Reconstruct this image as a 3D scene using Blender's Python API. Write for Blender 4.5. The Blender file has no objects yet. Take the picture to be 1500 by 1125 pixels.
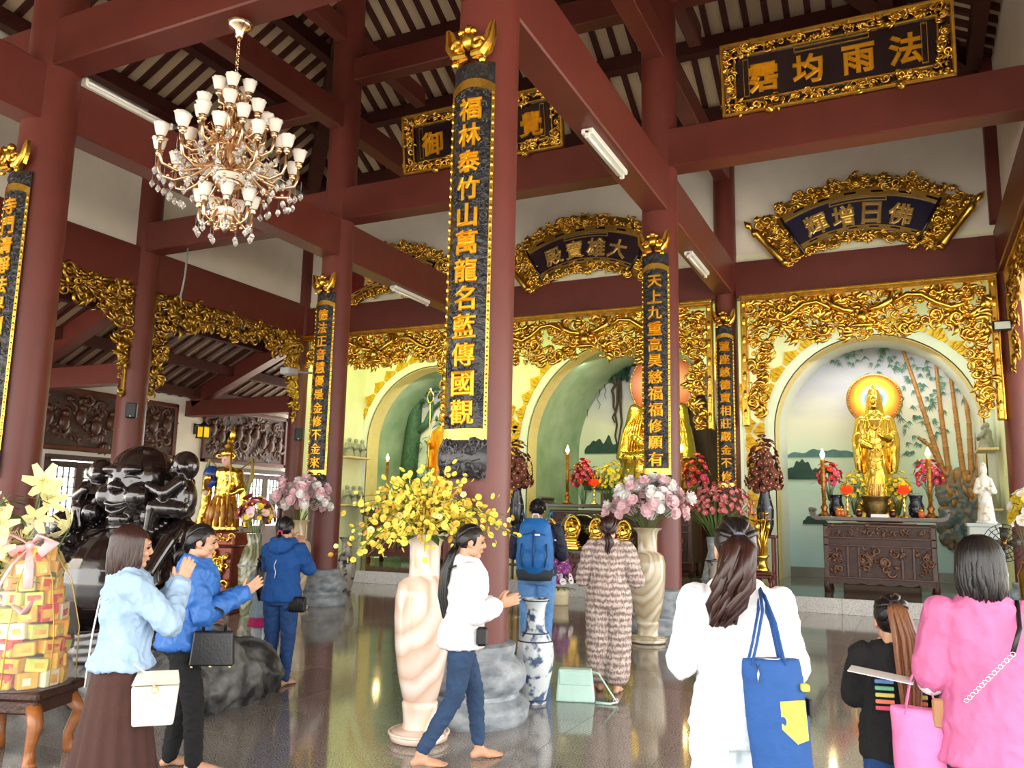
import bpy, bmesh, math, random
import numpy as np
from mathutils import Vector, Matrix, noise
from math import sin, cos, pi, radians, atan2, sqrt
SC = bpy.context.scene
C = SC.collection
R = random.Random(7)

# ------------------------------------------------------------------ camera
CAM_POS = (0.0, 0.0, 1.62)
YAW, PITCH, ROLL, LENS = -0.4454, 0.1532, 0.0202, 36 * 1214.36 / 1500
_fw = Vector((sin(YAW) * cos(PITCH), cos(YAW) * cos(PITCH), sin(PITCH)))
_r0 = Vector((cos(YAW), -sin(YAW), 0)); _u0 = _r0.cross(_fw)
_r = _r0 * cos(ROLL) + _u0 * sin(ROLL); _u = _u0 * cos(ROLL) - _r0 * sin(ROLL)
cd = bpy.data.cameras.new('camera'); cd.lens = LENS; cd.sensor_width = 36; cd.clip_end = 300
cam = bpy.data.objects.new('camera', cd); C.objects.link(cam)
cam.matrix_world = Matrix(((_r.x, _u.x, -_fw.x, CAM_POS[0]), (_r.y, _u.y, -_fw.y, CAM_POS[1]),
                           (_r.z, _u.z, -_fw.z, CAM_POS[2]), (0, 0, 0, 1)))
SC.camera = cam

# ------------------------------------------------------------------ daylight and exposure
SC.view_settings.view_transform = 'Standard'
SC.view_settings.look = 'None'
SC.view_settings.gamma = 1.0
SC.view_settings.use_curve_mapping = False
SC.view_settings.exposure = 0.85
wd = bpy.data.worlds.new('daylight'); SC.world = wd; wd.use_nodes = True
_bg = wd.node_tree.nodes['Background']
_bg.inputs[0].default_value = (1.0, 0.985, 0.955, 1)
_bg.inputs[1].default_value = 3.15


def area_light(name, loc, rot, sx, sy, power, col=(1, 1, 1), portal=False):
    ld = bpy.data.lights.new(name, 'AREA'); ld.shape = 'RECTANGLE'; ld.size = sx; ld.size_y = sy
    ld.energy = power; ld.color = col
    if portal: ld.cycles.is_portal = True
    o = bpy.data.objects.new(name, ld); C.objects.link(o); o.location = loc; o.rotation_euler = rot
    return o


def point_light(name, loc, power, col, rad=0.03):
    ld = bpy.data.lights.new(name, 'POINT'); ld.energy = power; ld.color = col; ld.shadow_soft_size = rad
    o = bpy.data.objects.new(name, ld); C.objects.link(o); o.location = loc
    return o


# high sun behind the hall: it only strikes the courtyard in front and the roofs
_sl = bpy.data.lights.new('sun', 'SUN'); _sl.energy = 14; _sl.angle = radians(2); _sl.color = (1, .96, .88)
_so = bpy.data.objects.new('sun', _sl); C.objects.link(_so); _so.rotation_euler = Vector((.12, -.42, -.9)).to_track_quat('-Z', 'Y').to_euler()

# portals (they emit nothing, they guide the sampling of the sky) in the open front and sides
area_light('front_portal', (-6.2, -1.3, 2.15), (radians(90), 0, 0), 26, 4.3, 1, portal=True)
area_light('side_portal', (5.6, 8, 1.9), (0, radians(90), 0), 3.8, 18, 1, portal=True)

# warm lamps of the altar gallery, hidden above the gilded screens
area_light('gallery_lamp_right', (-0.6, 17.35, 5.85), (radians(34), 0, 0), 3.8, 0.25, 40, (0.90, 1.0, 0.76))
area_light('gallery_lamp_centre', (-6.2, 17.35, 5.85), (radians(38), 0, 0), 4.8, 0.25, 56, (0.84, 1.0, 0.34))
area_light('gallery_lamp_left', (-11.6, 17.35, 5.85), (radians(38), 0, 0), 4.0, 0.25, 60, (0.88, 1.0, 0.32))
# added fill lights behind each niche arch crown, brightening mural and statue
area_light('niche_fill_right', (-0.6, 19.95, 5.2), (radians(14), 0, 0), 2.2, 0.2, 22, (1.0, 0.97, 0.88))
area_light('niche_fill_centre', (-6.2, 20.2, 5.5), (radians(30), 0, 0), 2.8, 0.2, 32, (1.0, 0.97, 0.8))
area_light('niche_fill_left', (-11.7, 20.0, 5.2), (radians(25), 0, 0), 2.0, 0.2, 24, (1.0, 0.97, 0.85))

# ------------------------------------------------------------------ materials
_M = {}


def mat(name, col, rough=0.6, metal=0.0, var=0.12, scale=6.0, bump=0.0, bscale=40.0, spec=0.5, col2=None, stretch=None,
        emit=None, estr=0.0, trans=0.0, coat=0.0, sub=0.0, alpha=1.0, contrast=None):
    """principled material, colour broken up by object-space noise, fine relief by bump"""
    if name in _M: return _M[name]
    m = bpy.data.materials.new(name); m.use_nodes = True
    nt = m.node_tree; b = nt.nodes['Principled BSDF']
    b.inputs['Roughness'].default_value = rough; b.inputs['Metallic'].default_value = metal
    b.inputs['Specular IOR Level'].default_value = spec
    if coat: b.inputs['Coat Weight'].default_value = coat; b.inputs['Coat Roughness'].default_value = 0.08
    if trans: b.inputs['Transmission Weight'].default_value = trans
    if alpha < 1: b.inputs['Alpha'].default_value = alpha
    if sub:
        b.inputs['Subsurface Weight'].default_value = sub
        b.inputs['Subsurface Radius'].default_value = (0.02, 0.008, 0.004)
    tc = nt.nodes.new('ShaderNodeTexCoord'); mp = nt.nodes.new('ShaderNodeMapping')
    nt.links.new(tc.outputs['Object'], mp.inputs['Vector'])
    if stretch: mp.inputs['Scale'].default_value = stretch
    if var > 0 or col2:
        nz = nt.nodes.new('ShaderNodeTexNoise'); nz.inputs['Scale'].default_value = scale; nz.inputs['Detail'].default_value = 5
        nt.links.new(mp.outputs[0], nz.inputs['Vector'])
        rp = nt.nodes.new('ShaderNodeValToRGB')
        lo, hi = contrast or (0.3, 0.7)
        rp.color_ramp.elements[0].position = lo; rp.color_ramp.elements[1].position = hi
        c1 = [max(0, v * (1 - var)) for v in col]; c2 = col2 or [min(1, v * (1 + var)) for v in col]
        rp.color_ramp.elements[0].color = (*(col if col2 else c1), 1); rp.color_ramp.elements[1].color = (*c2, 1)
        nt.links.new(nz.outputs['Fac'], rp.inputs['Fac']); nt.links.new(rp.outputs['Color'], b.inputs['Base Color'])
    else:
        b.inputs['Base Color'].default_value = (*col, 1)
    if bump:
        n2 = nt.nodes.new('ShaderNodeTexNoise'); n2.inputs['Scale'].default_value = bscale; n2.inputs['Detail'].default_value = 4
        nt.links.new(mp.outputs[0], n2.inputs['Vector'])
        bp = nt.nodes.new('ShaderNodeBump'); bp.inputs['Strength'].default_value = bump; bp.inputs['Distance'].default_value = 0.02
        nt.links.new(n2.outputs['Fac'], bp.inputs['Height']); nt.links.new(bp.outputs['Normal'], b.inputs['Normal'])
    if emit:
        b.inputs['Emission Color'].default_value = (*emit, 1); b.inputs['Emission Strength'].default_value = estr
    _M[name] = m
    return m


def node_mat(name, build, rough=0.5):
    """material whose base colour comes from build(nodes, links, texcoord node)"""
    if name in _M: return _M[name]
    m = bpy.data.materials.new(name); m.use_nodes = True; nt = m.node_tree
    b = nt.nodes['Principled BSDF']; b.inputs['Roughness'].default_value = rough
    tc = nt.nodes.new('ShaderNodeTexCoord')
    build(nt, nt.links, tc, b)
    _M[name] = m
    return m


def srgb(r, g, b):
    f = lambda v: (v / 255 / 12.92) if v / 255 <= 0.04045 else ((v / 255 + 0.055) / 1.055) ** 2.4
    return (f(r), f(g), f(b))


# a side scene where modifiers and lettering are worked out, removed at the end
_TMP = bpy.data.scenes.new('workbench')


def evaluated_mesh(o):
    _TMP.collection.objects.link(o); vl = _TMP.view_layers[0]; vl.update()
    return bpy.data.meshes.new_from_object(o.evaluated_get(vl.depsgraph))


# ------------------------------------------------------------------ mesh building
class MB:
    def __init__(s):
        s.v = []; s.f = []; s.mi = []

    def add(s, vs, fs, M=None, mi=0):
        o = len(s.v)
        if M is not None: vs = [tuple(M @ Vector(p)) for p in vs]
        s.v.extend(tuple(p) for p in vs); s.f.extend(tuple(i + o for i in f) for f in fs); s.mi.extend([mi] * len(fs))
        return s

    def box(s, c, d, M=None, mi=0, taper=1.0):
        x, y, z = c; a, b, h = d[0] / 2, d[1] / 2, d[2] / 2
        vs = [(x + i * a * (taper if k > 0 else 1), y + j * b * (taper if k > 0 else 1), z + k * h) for k in (-1, 1) for j in (-1, 1) for i in (-1, 1)]
        return s.add(vs, [(0, 2, 3, 1), (4, 5, 7, 6), (0, 1, 5, 4), (2, 6, 7, 3), (0, 4, 6, 2), (1, 3, 7, 5)], M, mi)

    def bbox(s, c, d, bv=0.01, M=None, mi=0):
        """box with chamfered edges"""
        a, b, h = d[0] / 2, d[1] / 2, d[2] / 2; bv = min(bv, a * .9, b * .9, h * .9)
        bm = bmesh.new(); bmesh.ops.create_cube(bm, size=1)
        for v in bm.verts: v.co = Vector((v.co.x * 2 * a, v.co.y * 2 * b, v.co.z * 2 * h)) + Vector(c)
        bmesh.ops.bevel(bm, geom=bm.edges[:], offset=bv, segments=1, affect='EDGES')
        bm.verts.index_update()
        s.add([v.co[:] for v in bm.verts], [[v.index for v in f.verts] for f in bm.faces], M, mi); bm.free()
        return s

    def prism(s, pts, y0, y1, M=None, mi=0):
        """polygon in x,z extruded along y"""
        n = len(pts)
        vs = [(p[0], y0, p[1]) for p in pts] + [(p[0], y1, p[1]) for p in pts]
        fs = [tuple(range(n)), tuple(range(2 * n - 1, n - 1, -1))] + [(i, i + n, (i + 1) % n + n, (i + 1) % n) for i in range(n)]
        return s.add(vs, fs, M, mi)

    def strip(s, la, lb, y0, y1, M=None, mi=0):
        """solid band between two polylines (x,z) of equal length, extruded along y"""
        n = len(la)
        vs = []
        for y in (y0, y1):
            vs += [(p[0], y, p[1]) for p in la] + [(p[0], y, p[1]) for p in lb]
        fs = []
        for i in range(n - 1):
            fs += [(i, i + 1, n + i + 1, n + i), (2 * n + i, 3 * n + i, 3 * n + i + 1, 2 * n + i + 1),
                   (i, 2 * n + i, 2 * n + i + 1, i + 1), (n + i, n + i + 1, 3 * n + i + 1, 3 * n + i)]
        fs += [(0, n, 3 * n, 2 * n), (n - 1, 3 * n - 1, 4 * n - 1, 2 * n - 1)]
        return s.add(vs, fs, M, mi)

    def lathe(s, prof, seg=24, c=(0, 0, 0), M=None, mi=0, mod=None, cap=True):
        """prof: (radius, z) from bottom to top; mod(angle, k) scales the radius"""
        vs = []; n = len(prof)
        for k, (r, z) in enumerate(prof):
            for i in range(seg):
                a = 2 * pi * i / seg; q = r * (mod(a, k) if mod else 1)
                vs.append((c[0] + q * cos(a), c[1] + q * sin(a), c[2] + z))
        fs = []
        for k in range(n - 1):
            for i in range(seg):
                j = (i + 1) % seg
                fs.append((k * seg + i, k * seg + j, (k + 1) * seg + j, (k + 1) * seg + i))
        if cap:
            fs.append(tuple(range(seg - 1, -1, -1))); fs.append(tuple((n - 1) * seg + i for i in range(seg)))
        return s.add(vs, fs, M, mi)

    def loft(s, rings, cap=True, M=None, mi=0, closed=True):
        n = len(rings[0]); vs = [p for r in rings for p in r]; fs = []
        m = n if closed else n - 1
        for k in range(len(rings) - 1):
            for i in range(m):
                j = (i + 1) % n
                fs.append((k * n + i, k * n + j, (k + 1) * n + j, (k + 1) * n + i))
        if cap:
            fs.append(tuple(range(n - 1, -1, -1))); fs.append(tuple((len(rings) - 1) * n + i for i in range(n)))
        return s.add(vs, fs, M, mi)

    def tube(s, pts, rad, seg=8, M=None, mi=0, flat=1.0, up=None, ends=True):
        """tube along a path; rad is a number or a list; flat squeezes it along the 'up' axis"""
        P = [Vector(p) for p in pts]; n = len(P)
        if not hasattr(rad, '__len__'): rad = [rad] * n
        rings = []; prev = None
        for i in range(n):
            t = (P[min(i + 1, n - 1)] - P[max(i - 1, 0)])
            if t.length < 1e-9: t = Vector((0, 0, 1))
            t.normalize()
            ref = Vector(up) if up else (prev if prev is not None else (Vector((0, 0, 1)) if abs(t.z) < 0.9 else Vector((1, 0, 0))))
            a = ref - t * ref.dot(t)
            if a.length < 1e-6: a = Vector((1, 0, 0)) - t * t.x
            a.normalize(); b = t.cross(a); prev = a
            rings.append([tuple(P[i] + (a * cos(2 * pi * k / seg) * flat + b * sin(2 * pi * k / seg)) * rad[i]) for k in range(seg)])
        return s.loft(rings, ends, M, mi)

    def ball(s, c, r, seg=10, rings=6, M=None, mi=0, rot=None):
        if not hasattr(r, '__len__'): r = (r, r, r)
        vs = [Vector((0, 0, -r[2]))]
        for k in range(1, rings):
            a = -pi / 2 + pi * k / rings
            for i in range(seg):
                t = 2 * pi * i / seg
                vs.append(Vector((r[0] * cos(a) * cos(t), r[1] * cos(a) * sin(t), r[2] * sin(a))))
        vs.append(Vector((0, 0, r[2])))
        if rot is not None: vs = [rot @ v for v in vs]
        vs = [tuple(v + Vector(c)) for v in vs]
        fs = []
        for i in range(seg): fs.append((0, 1 + (i + 1) % seg, 1 + i))
        for k in range(rings - 2):
            for i in range(seg):
                j = (i + 1) % seg
                fs.append((1 + k * seg + i, 1 + k * seg + j, 1 + (k + 1) * seg + j, 1 + (k + 1) * seg + i))
        L = len(vs) - 1; o = 1 + (rings - 2) * seg
        for i in range(seg): fs.append((L, o + i, o + (i + 1) % seg))
        return s.add(vs, fs, M, mi)

    def cap(s, a, b, ra, rb, seg=12, flat=1.0, up=None):
        """tapered capsule from a to b"""
        a = Vector(a); b = Vector(b); d = b - a; L = d.length
        if L < 1e-6: return s.ball(a, ra, seg, 6)
        d.normalize(); pts = []; rad = []
        for k in range(4, 0, -1):
            t = pi / 2 * k / 4; pts.append(a - d * ra * sin(t)); rad.append(max(ra * cos(t), ra * .08))
        pts += [a]; rad += [ra]
        for q in (0.33, 0.66): pts.append(a + (b - a) * q); rad.append(ra + (rb - ra) * q)
        pts += [b]; rad += [rb]
        for k in range(1, 5):
            t = pi / 2 * k / 4; pts.append(b + d * rb * sin(t)); rad.append(max(rb * cos(t), rb * .08))
        return s.tube(pts, rad, seg, flat=flat, up=up)

    def mesh(s, name, mats, smooth=True):
        me = bpy.data.meshes.new(name); me.from_pydata(s.v, [], s.f); me.update()
        if not isinstance(mats, (list, tuple)): mats = [mats]
        for m in mats: me.materials.append(m)
        if len(mats) > 1: me.polygons.foreach_set('material_index', s.mi)
        if smooth: me.polygons.foreach_set('use_smooth', [True] * len(me.polygons))
        return me

    def obj(s, name, mats, parent=None, smooth=False, loc=None, rot=None, angle=None):
        me = s.mesh(name, mats, smooth)
        if angle is not None:
            me.polygons.foreach_set('use_smooth', [True] * len(me.polygons)); me.set_sharp_from_angle(angle=radians(angle))
        return link(name, me, parent, loc, rot)


def link(name, me, parent=None, loc=None, rot=None):
    o = bpy.data.objects.new(name, me); C.objects.link(o)
    if parent is not None: o.parent = parent
    if loc is not None: o.location = loc
    if rot is not None: o.rotation_euler = rot
    return o


def tag(o, label, cat, group=None):
    o['label'] = label; o['category'] = cat
    if group: o['group'] = group
    return o


def thing(name, label, cat, loc=(0, 0, 0), rz=0.0, group=None):
    o = bpy.data.objects.new(name, None); C.objects.link(o); o.location = loc; o.rotation_euler = (0, 0, rz)
    o.empty_display_size = 0.1
    return tag(o, label, cat, group)


def struct(name, mb, m, label=None, smooth=False, angle=None):
    o = mb.obj(name, m, None, smooth, angle=angle); o['kind'] = 'structure'
    if label: o['label'] = label
    return o


def stuff(o):
    o['kind'] = 'stuff'; return o


def copy_tree(src, loc, rz, label, group=None, scale=None):
    r = src.copy(); C.objects.link(r); r.location = loc; r.rotation_euler = (0, 0, rz); r['label'] = label
    if group: r['group'] = group
    if scale: r.scale = (scale,) * 3
    for ch in list(src.children):
        k = ch.copy(); C.objects.link(k); k.parent = r
        for g in list(ch.children):
            q = g.copy(); C.objects.link(q); q.parent = k
    return r


def np_noise(p):
    """smooth gradient noise, about -0.7..0.7, for an array of points"""
    i = np.floor(p).astype(np.int64); f = p - i; u = f * f * f * (f * (f * 6 - 15) + 10); out = 0.0
    for dx in (0, 1):
        for dy in (0, 1):
            for dz in (0, 1):
                h = ((i[:, 0] + dx) * 374761393 + (i[:, 1] + dy) * 668265263 + (i[:, 2] + dz) * 2147483647) & 0xFFFFFFFF
                h = ((h ^ (h >> 13)) * 1274126177) & 0xFFFFFFFF; h = (h ^ (h >> 16)) & 0xFFFFFFFF
                a = h.astype(np.float64) / 4294967296 * 6.2831853; c = ((h >> 8) & 1023) / 511.5 - 1; s = np.sqrt(1 - c * c)
                g = (f[:, 0] - dx) * s * np.cos(a) + (f[:, 1] - dy) * s * np.sin(a) + (f[:, 2] - dz) * c
                w = (u[:, 0] if dx else 1 - u[:, 0]) * (u[:, 1] if dy else 1 - u[:, 1]) * (u[:, 2] if dz else 1 - u[:, 2])
                out = out + w * g
    return (out * 1.2).astype(np.float32)


def remesh(mb, name, mats, voxel=0.012, smooth=6, parent=None, fold=0.0, fscale=9.0, stretch=(1, 1, .35), seed=0, sfac=0.5, cut=None):
    """one continuous skin around overlapping solids"""
    me = mb.mesh(name + '_raw', mats, True)
    o = bpy.data.objects.new(name + '_raw', me)
    md = o.modifiers.new('r', 'REMESH'); md.mode = 'VOXEL'; md.voxel_size = voxel; md.use_smooth_shade = True
    if smooth:
        sm = o.modifiers.new('s', 'SMOOTH'); sm.factor = sfac; sm.iterations = smooth
    out = evaluated_mesh(o); out.name = name
    bpy.data.objects.remove(o); bpy.data.meshes.remove(me)
    if fold:
        n = len(out.vertices); co = np.empty(n * 3, np.float32); nr = np.empty(n * 3, np.float32)
        out.vertices.foreach_get('co', co); out.vertices.foreach_get('normal', nr)
        co = co.reshape(-1, 3); nr = nr.reshape(-1, 3)
        p = co * np.array(stretch, np.float32) * fscale + np.array((seed * 3.7, seed * 1.3, seed * 2.1), np.float32)
        d = ((1 - 2.4 * np.abs(np_noise(p)) ** 0.8) * 0.7 + (1 - 2.4 * np.abs(np_noise(p * 2.2 + 5.3)) ** 0.8) * 0.35 + 0.3) * fold
        co += nr * d[:, None]
        out.vertices.foreach_set('co', co.ravel()); out.update()
    out.polygons.foreach_set('use_smooth', [True] * len(out.polygons))
    return link(name, out, parent) if parent is not None or cut is None else out


def rotz(a): return Matrix.Rotation(a, 4, 'Z')
def T(x, y, z): return Matrix.Translation((x, y, z))
def frame(o, x, y, z):
    """matrix from three axes and an origin"""
    return Matrix(((x[0], y[0], z[0], o[0]), (x[1], y[1], z[1], o[1]), (x[2], y[2], z[2], o[2]), (0, 0, 0, 1)))


_glyph = {}


def glyph(ch, size=1.0, extrude=0.05, bold=0.02):
    """vertices and faces of one character, centred on the origin in x,y"""
    key = (ch, round(extrude, 4), bold)
    if key not in _glyph:
        vs, fs = _outline(ch, extrude, bold)
        if vs:
            x0 = min(v.x for v in vs); x1 = max(v.x for v in vs); y0 = min(v.y for v in vs); y1 = max(v.y for v in vs)
            vs = [Vector((v.x - (x0 + x1) / 2, v.y - (y0 + y1) / 2, v.z)) for v in vs]
            k = 1.0 / max(x1 - x0, y1 - y0)
            vs = [Vector((v.x * k, v.y * k, v.z)) for v in vs]
        _glyph[key] = (vs, fs)
    vs, fs = _glyph[key]
    return [Vector((v.x * size, v.y * size, v.z * size)) for v in vs], fs


def _outline(ch, extrude, bold):
        cu = bpy.data.curves.new('t', 'FONT'); cu.body = ch; cu.size = 1; cu.extrude = extrude; cu.bevel_depth = bold; cu.bevel_resolution = 0; cu.resolution_u = 2
        o = bpy.data.objects.new('t', cu); me = evaluated_mesh(o)
        vs = [v.co.copy() for v in me.vertices]; fs = [tuple(p.vertices) for p in me.polygons]
        ok = [-.2 < v.x < 1.4 * len(ch) and -.4 < v.y < 1.15 for v in vs]   # stray points of a broken stroke are dropped
        fs = [f for f in fs if all(ok[i] for i in f)]; used = sorted({i for f in fs for i in f}); new = {o_: n_ for n_, o_ in enumerate(used)}
        vs = [vs[i] for i in used]; fs = [tuple(new[i] for i in f) for f in fs]
        bpy.data.objects.remove(o); bpy.data.curves.remove(cu); bpy.data.meshes.remove(me)
        return vs, fs


# shared materials
RED = mat('maroon_paint', srgb(101, 44, 37), 0.42, var=0.10, scale=3.0, bump=0.05, bscale=60)
REDD = mat('dark_red_timber', srgb(70, 28, 24), 0.55, var=0.2, scale=4)
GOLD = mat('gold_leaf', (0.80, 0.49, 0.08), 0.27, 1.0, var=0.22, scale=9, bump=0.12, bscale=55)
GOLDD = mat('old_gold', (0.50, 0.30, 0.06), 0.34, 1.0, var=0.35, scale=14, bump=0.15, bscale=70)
GOLDF = mat('gold_letter', srgb(226, 160, 24), 0.32, 0.55, var=0.12, scale=8)
BLACKB = mat('black_lacquer_relief', srgb(30, 29, 33), 0.33, var=0.5, scale=18, bump=1.0, bscale=16)
WHITEW = mat('white_plaster', srgb(236, 230, 220), 0.8, var=0.04, scale=2, bump=0.05)
STONE = mat('grey_stone', srgb(92, 102, 110), 0.4, var=0.0, col2=srgb(170, 178, 184), scale=6, bump=0.3, bscale=22, stretch=(1, 1, 1.6))
WOODD = mat('dark_carved_wood', srgb(62, 34, 24), 0.45, var=0.35, scale=7, bump=0.4, bscale=45)
WOODR = mat('rosewood', srgb(92, 40, 30), 0.32, var=0.25, scale=6, stretch=(1, 1, 4), bump=0.1)
GREEN = mat('leaf_green', srgb(62, 98, 44), 0.5, var=0.3, scale=14)
GREEND = mat('leaf_dark_green', srgb(40, 66, 40), 0.5, var=0.3, scale=14)
# ================================================================== the hall
xB, xC, xO, xR = -3.21, -9.216, -14.22, 1.79
Y1, Y2, Y3, Y4, YF = 6.11, 11.81, 16.9, 19.6, -1.5
ZE, SL = 10.0, 0.55          # eaves height and roof slope
PH = 0.26                    # altar platform height


def _granite(nt, L, tc, b):
    n1 = nt.nodes.new('ShaderNodeTexNoise'); n1.inputs['Scale'].default_value = 90; n1.inputs['Detail'].default_value = 3
    n2 = nt.nodes.new('ShaderNodeTexNoise'); n2.inputs['Scale'].default_value = 1.1; n2.inputs['Detail'].default_value = 3
    oi = nt.nodes.new('ShaderNodeObjectInfo')
    L.new(tc.outputs['Object'], n1.inputs['Vector']); L.new(tc.outputs['Object'], n2.inputs['Vector'])
    r = nt.nodes.new('ShaderNodeValToRGB'); L.new(n1.outputs['Fac'], r.inputs['Fac'])
    r.color_ramp.elements[0].position = 0.36; r.color_ramp.elements[0].color = (*srgb(84, 77, 71), 1)
    r.color_ramp.elements[1].position = 0.66; r.color_ramp.elements[1].color = (*srgb(168, 161, 153), 1)
    mx = nt.nodes.new('ShaderNodeMix'); mx.data_type = 'RGBA'; mx.blend_type = 'MULTIPLY'; mx.inputs[0].default_value = 1.0
    mr = nt.nodes.new('ShaderNodeMapRange'); mr.inputs[3].default_value = 0.82; mr.inputs[4].default_value = 1.12
    L.new(oi.outputs['Random'], mr.inputs[0]); L.new(r.outputs[0], mx.inputs[6]); L.new(mr.outputs[0], mx.inputs[7])
    L.new(mx.outputs[2], b.inputs['Base Color'])
    rr = nt.nodes.new('ShaderNodeMapRange'); rr.inputs[3].default_value = 0.035; rr.inputs[4].default_value = 0.12
    L.new(n2.outputs['Fac'], rr.inputs[0]); L.new(rr.outputs[0], b.inputs['Roughness'])
    b.inputs['Specular IOR Level'].default_value = 0.85


GRANITE = node_mat('polished_granite', _granite, 0.06)
PALEG = mat('pale_granite', srgb(196, 194, 188), 0.22, var=0.0, col2=srgb(150, 148, 144), scale=60)
PLATT = mat('platform_granite', srgb(92, 96, 90), 0.07, var=0.25, scale=70, spec=0.7)
CREAM = mat('cream_board', srgb(206, 184, 154), 0.8, var=0.08, scale=2)

# floor: tile bed and surrounding slab, single tiles where the joints can be told apart
TX0, TY0, TN, TM, TS = -8.0, 3.2, 12, 15, 0.8
TX1, TY1 = TX0 + TN * TS, TY0 + TM * TS
m = MB()
m.box(((xO - 6 + TX0) / 2, 8, -.1), (TX0 - (xO - 6), 30, .2)); m.box(((TX1 + 8) / 2, 8, -.1), (8 - TX1, 30, .2))
m.box(((TX0 + TX1) / 2, (TY0 - 7) / 2, -.1), (TX1 - TX0, TY0 + 7, .2)); m.box(((TX0 + TX1) / 2, (TY1 + 23) / 2, -.1), (TX1 - TX0, 23 - TY1, .2))
m.box(((TX0 + TX1) / 2, (TY0 + TY1) / 2, -.115), (TX1 - TX0, TY1 - TY0, .2))
floor = struct('floor', m, GRANITE)
m = MB(); m.bbox((0, 0, -.01), (TS - .003, TS - .003, .02), .0015); tm = m.mesh('floor_tile', GRANITE, False)
for i in range(TN):
    for j in range(TM):
        link('floor_tile', tm, floor, (TX0 + (i + .5) * TS, TY0 + (j + .5) * TS, 0))

# ground outside
m = MB(); m.box((0, 0, -.45), (160, 160, .4))
struct('ground_outside', m, mat('courtyard_paving', srgb(190, 184, 170), 0.9, var=0.2, scale=0.6))

# altar platform with a riser of pale slabs
m = MB(); m.box(((xO + xR) / 2, (15.68 + 24) / 2, PH / 2 - .001), (xR - xO - .1, 24 - 15.68, PH))
plat = struct('floor_platform', m, PLATT)
m = MB(); m.bbox((0, 0, 0), (.896, .05, PH + .004), .004); sm = m.mesh('riser_slab', PALEG, False)
for i in range(18):
    link('riser_slab', sm, plat, (xO + .5 + .45 + i * .9, 15.665, PH / 2 + .002))

# walls over the beams
m = MB(); m.box(((xO + xR) / 2, Y3 + .12, 8.4), (xR - xO, .2, 3.3)); struct('wall_back_upper', m, WHITEW)
m = MB(); m.box((xO - .05, (YF + Y3) / 2, 8.4), (.2, Y3 - YF, 3.3)); struct('wall_left_upper', m, WHITEW)
m = MB(); m.box((xR + .05, (YF + Y3) / 2, 8.4), (.2, Y3 - YF, 3.3)); struct('wall_right_upper', m, WHITEW)
m = MB(); m.box(((xO + xR) / 2 + .5, YF, 7.5), (xR - xO + 9, .25, 5.2)); struct('wall_front_upper', m, WHITEW)

# ---------------------------------------------------------------- roof with single rafters
roofmat = CREAM
xm, ym = (xO + xR) / 2, (YF + Y3) / 2
HW = (xR - xO) / 2 + .3
rz_ = ZE + SL * HW
e = .3
A0, B0, C0, D0 = (xO - e, YF - e, ZE - SL * e), (xR + e, YF - e, ZE - SL * e), (xR + e, Y3 + e, ZE - SL * e), (xO - e, Y3 + e, ZE - SL * e)
HWf = (xR - xO + 2 * e) / 2
zr = ZE - SL * e + SL * HWf
R0, R1 = (xm, YF - e + HWf, zr), (xm, Y3 + e - HWf, zr)


def slab(pts, th, name):
    m = MB(); n = len(pts); up = [(p[0], p[1], p[2] + th) for p in pts]
    m.add(list(pts) + up, [tuple(range(n - 1, -1, -1)), tuple(range(n, 2 * n))] + [(i, (i + 1) % n, n + (i + 1) % n, n + i) for i in range(n)])
    o = struct(name, m, roofmat); return o


roofs = {'back': slab([D0, C0, R1], .12, 'ceiling_back_slope'), 'left': slab([A0, D0, R1, R0], .12, 'ceiling_left_slope'),
         'right': slab([C0, B0, R0, R1], .12, 'ceiling_right_slope'), 'front': slab([B0, A0, R0], .12, 'ceiling_front_slope')}


def bar(m, a, b, w, h):
    """straight timber whose top edge follows a-b"""
    a = Vector(a); b = Vector(b); d = (b - a).normalized(); sx = d.cross(Vector((0, 0, 1))).normalized(); up = sx.cross(d).normalized()
    vs = []
    for p in (a, b):
        for s, t in ((-1, -1), (1, -1), (1, 0), (-1, 0)): vs.append(tuple(p + sx * s * w / 2 + up * t * h))
    m.add(vs, [(0, 1, 2, 3), (7, 6, 5, 4), (0, 4, 5, 1), (1, 5, 6, 2), (2, 6, 7, 3), (3, 7, 4, 0)])
    return m


PIT = 0.37
x = xO
while x < xR + .01:
    L = min(x - xO, xR - x)
    if L > .25:
        m = MB(); bar(m, (x, Y3 + .1, ZE - SL * .1), (x, Y3 - L, ZE + SL * L), .11, .08); m.obj('rafter', REDD, roofs['back'])
    x += PIT
y = 1.0
while y < Y3:
    L = min(Y3 - y, HW)
    if L > .25:
        for s, key, xx in ((1, 'left', xO), (-1, 'right', xR)):
            if key == 'right' and y < 7: continue
            m = MB(); bar(m, (xx - s * .1, y, ZE - SL * .1), (xx + s * L, y, ZE + SL * L), .11, .08); m.obj('rafter', REDD, roofs[key])
    y += PIT
for k, d in enumerate((.35, 1.75, 3.15, 4.55, 5.95)):
    z = ZE + SL * d - .11
    m = MB(); bar(m, (xO + d, Y3 - d, z), (xR - d, Y3 - d, z), .24, .3); m.obj('purlin', REDD, roofs['back'])
    m = MB(); bar(m, (xO + d, YF, z), (xO + d, Y3 - d, z), .24, .3); m.obj('purlin', REDD, roofs['left'])
    m = MB(); bar(m, (xR - d, YF, z), (xR - d, Y3 - d, z), .24, .3); m.obj('purlin', REDD, roofs['right'])
for s, key in ((0, 'left'), (1, 'right')):
    m = MB(); xx = xO if s == 0 else xR
    bar(m, (xx, Y3, ZE - .05), (xm, Y3 - (xR - xO) / 2, ZE + SL * (xR - xO) / 2 - .05), .34, .42); m.obj('hip_rafter', REDD, roofs[key])

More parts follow.
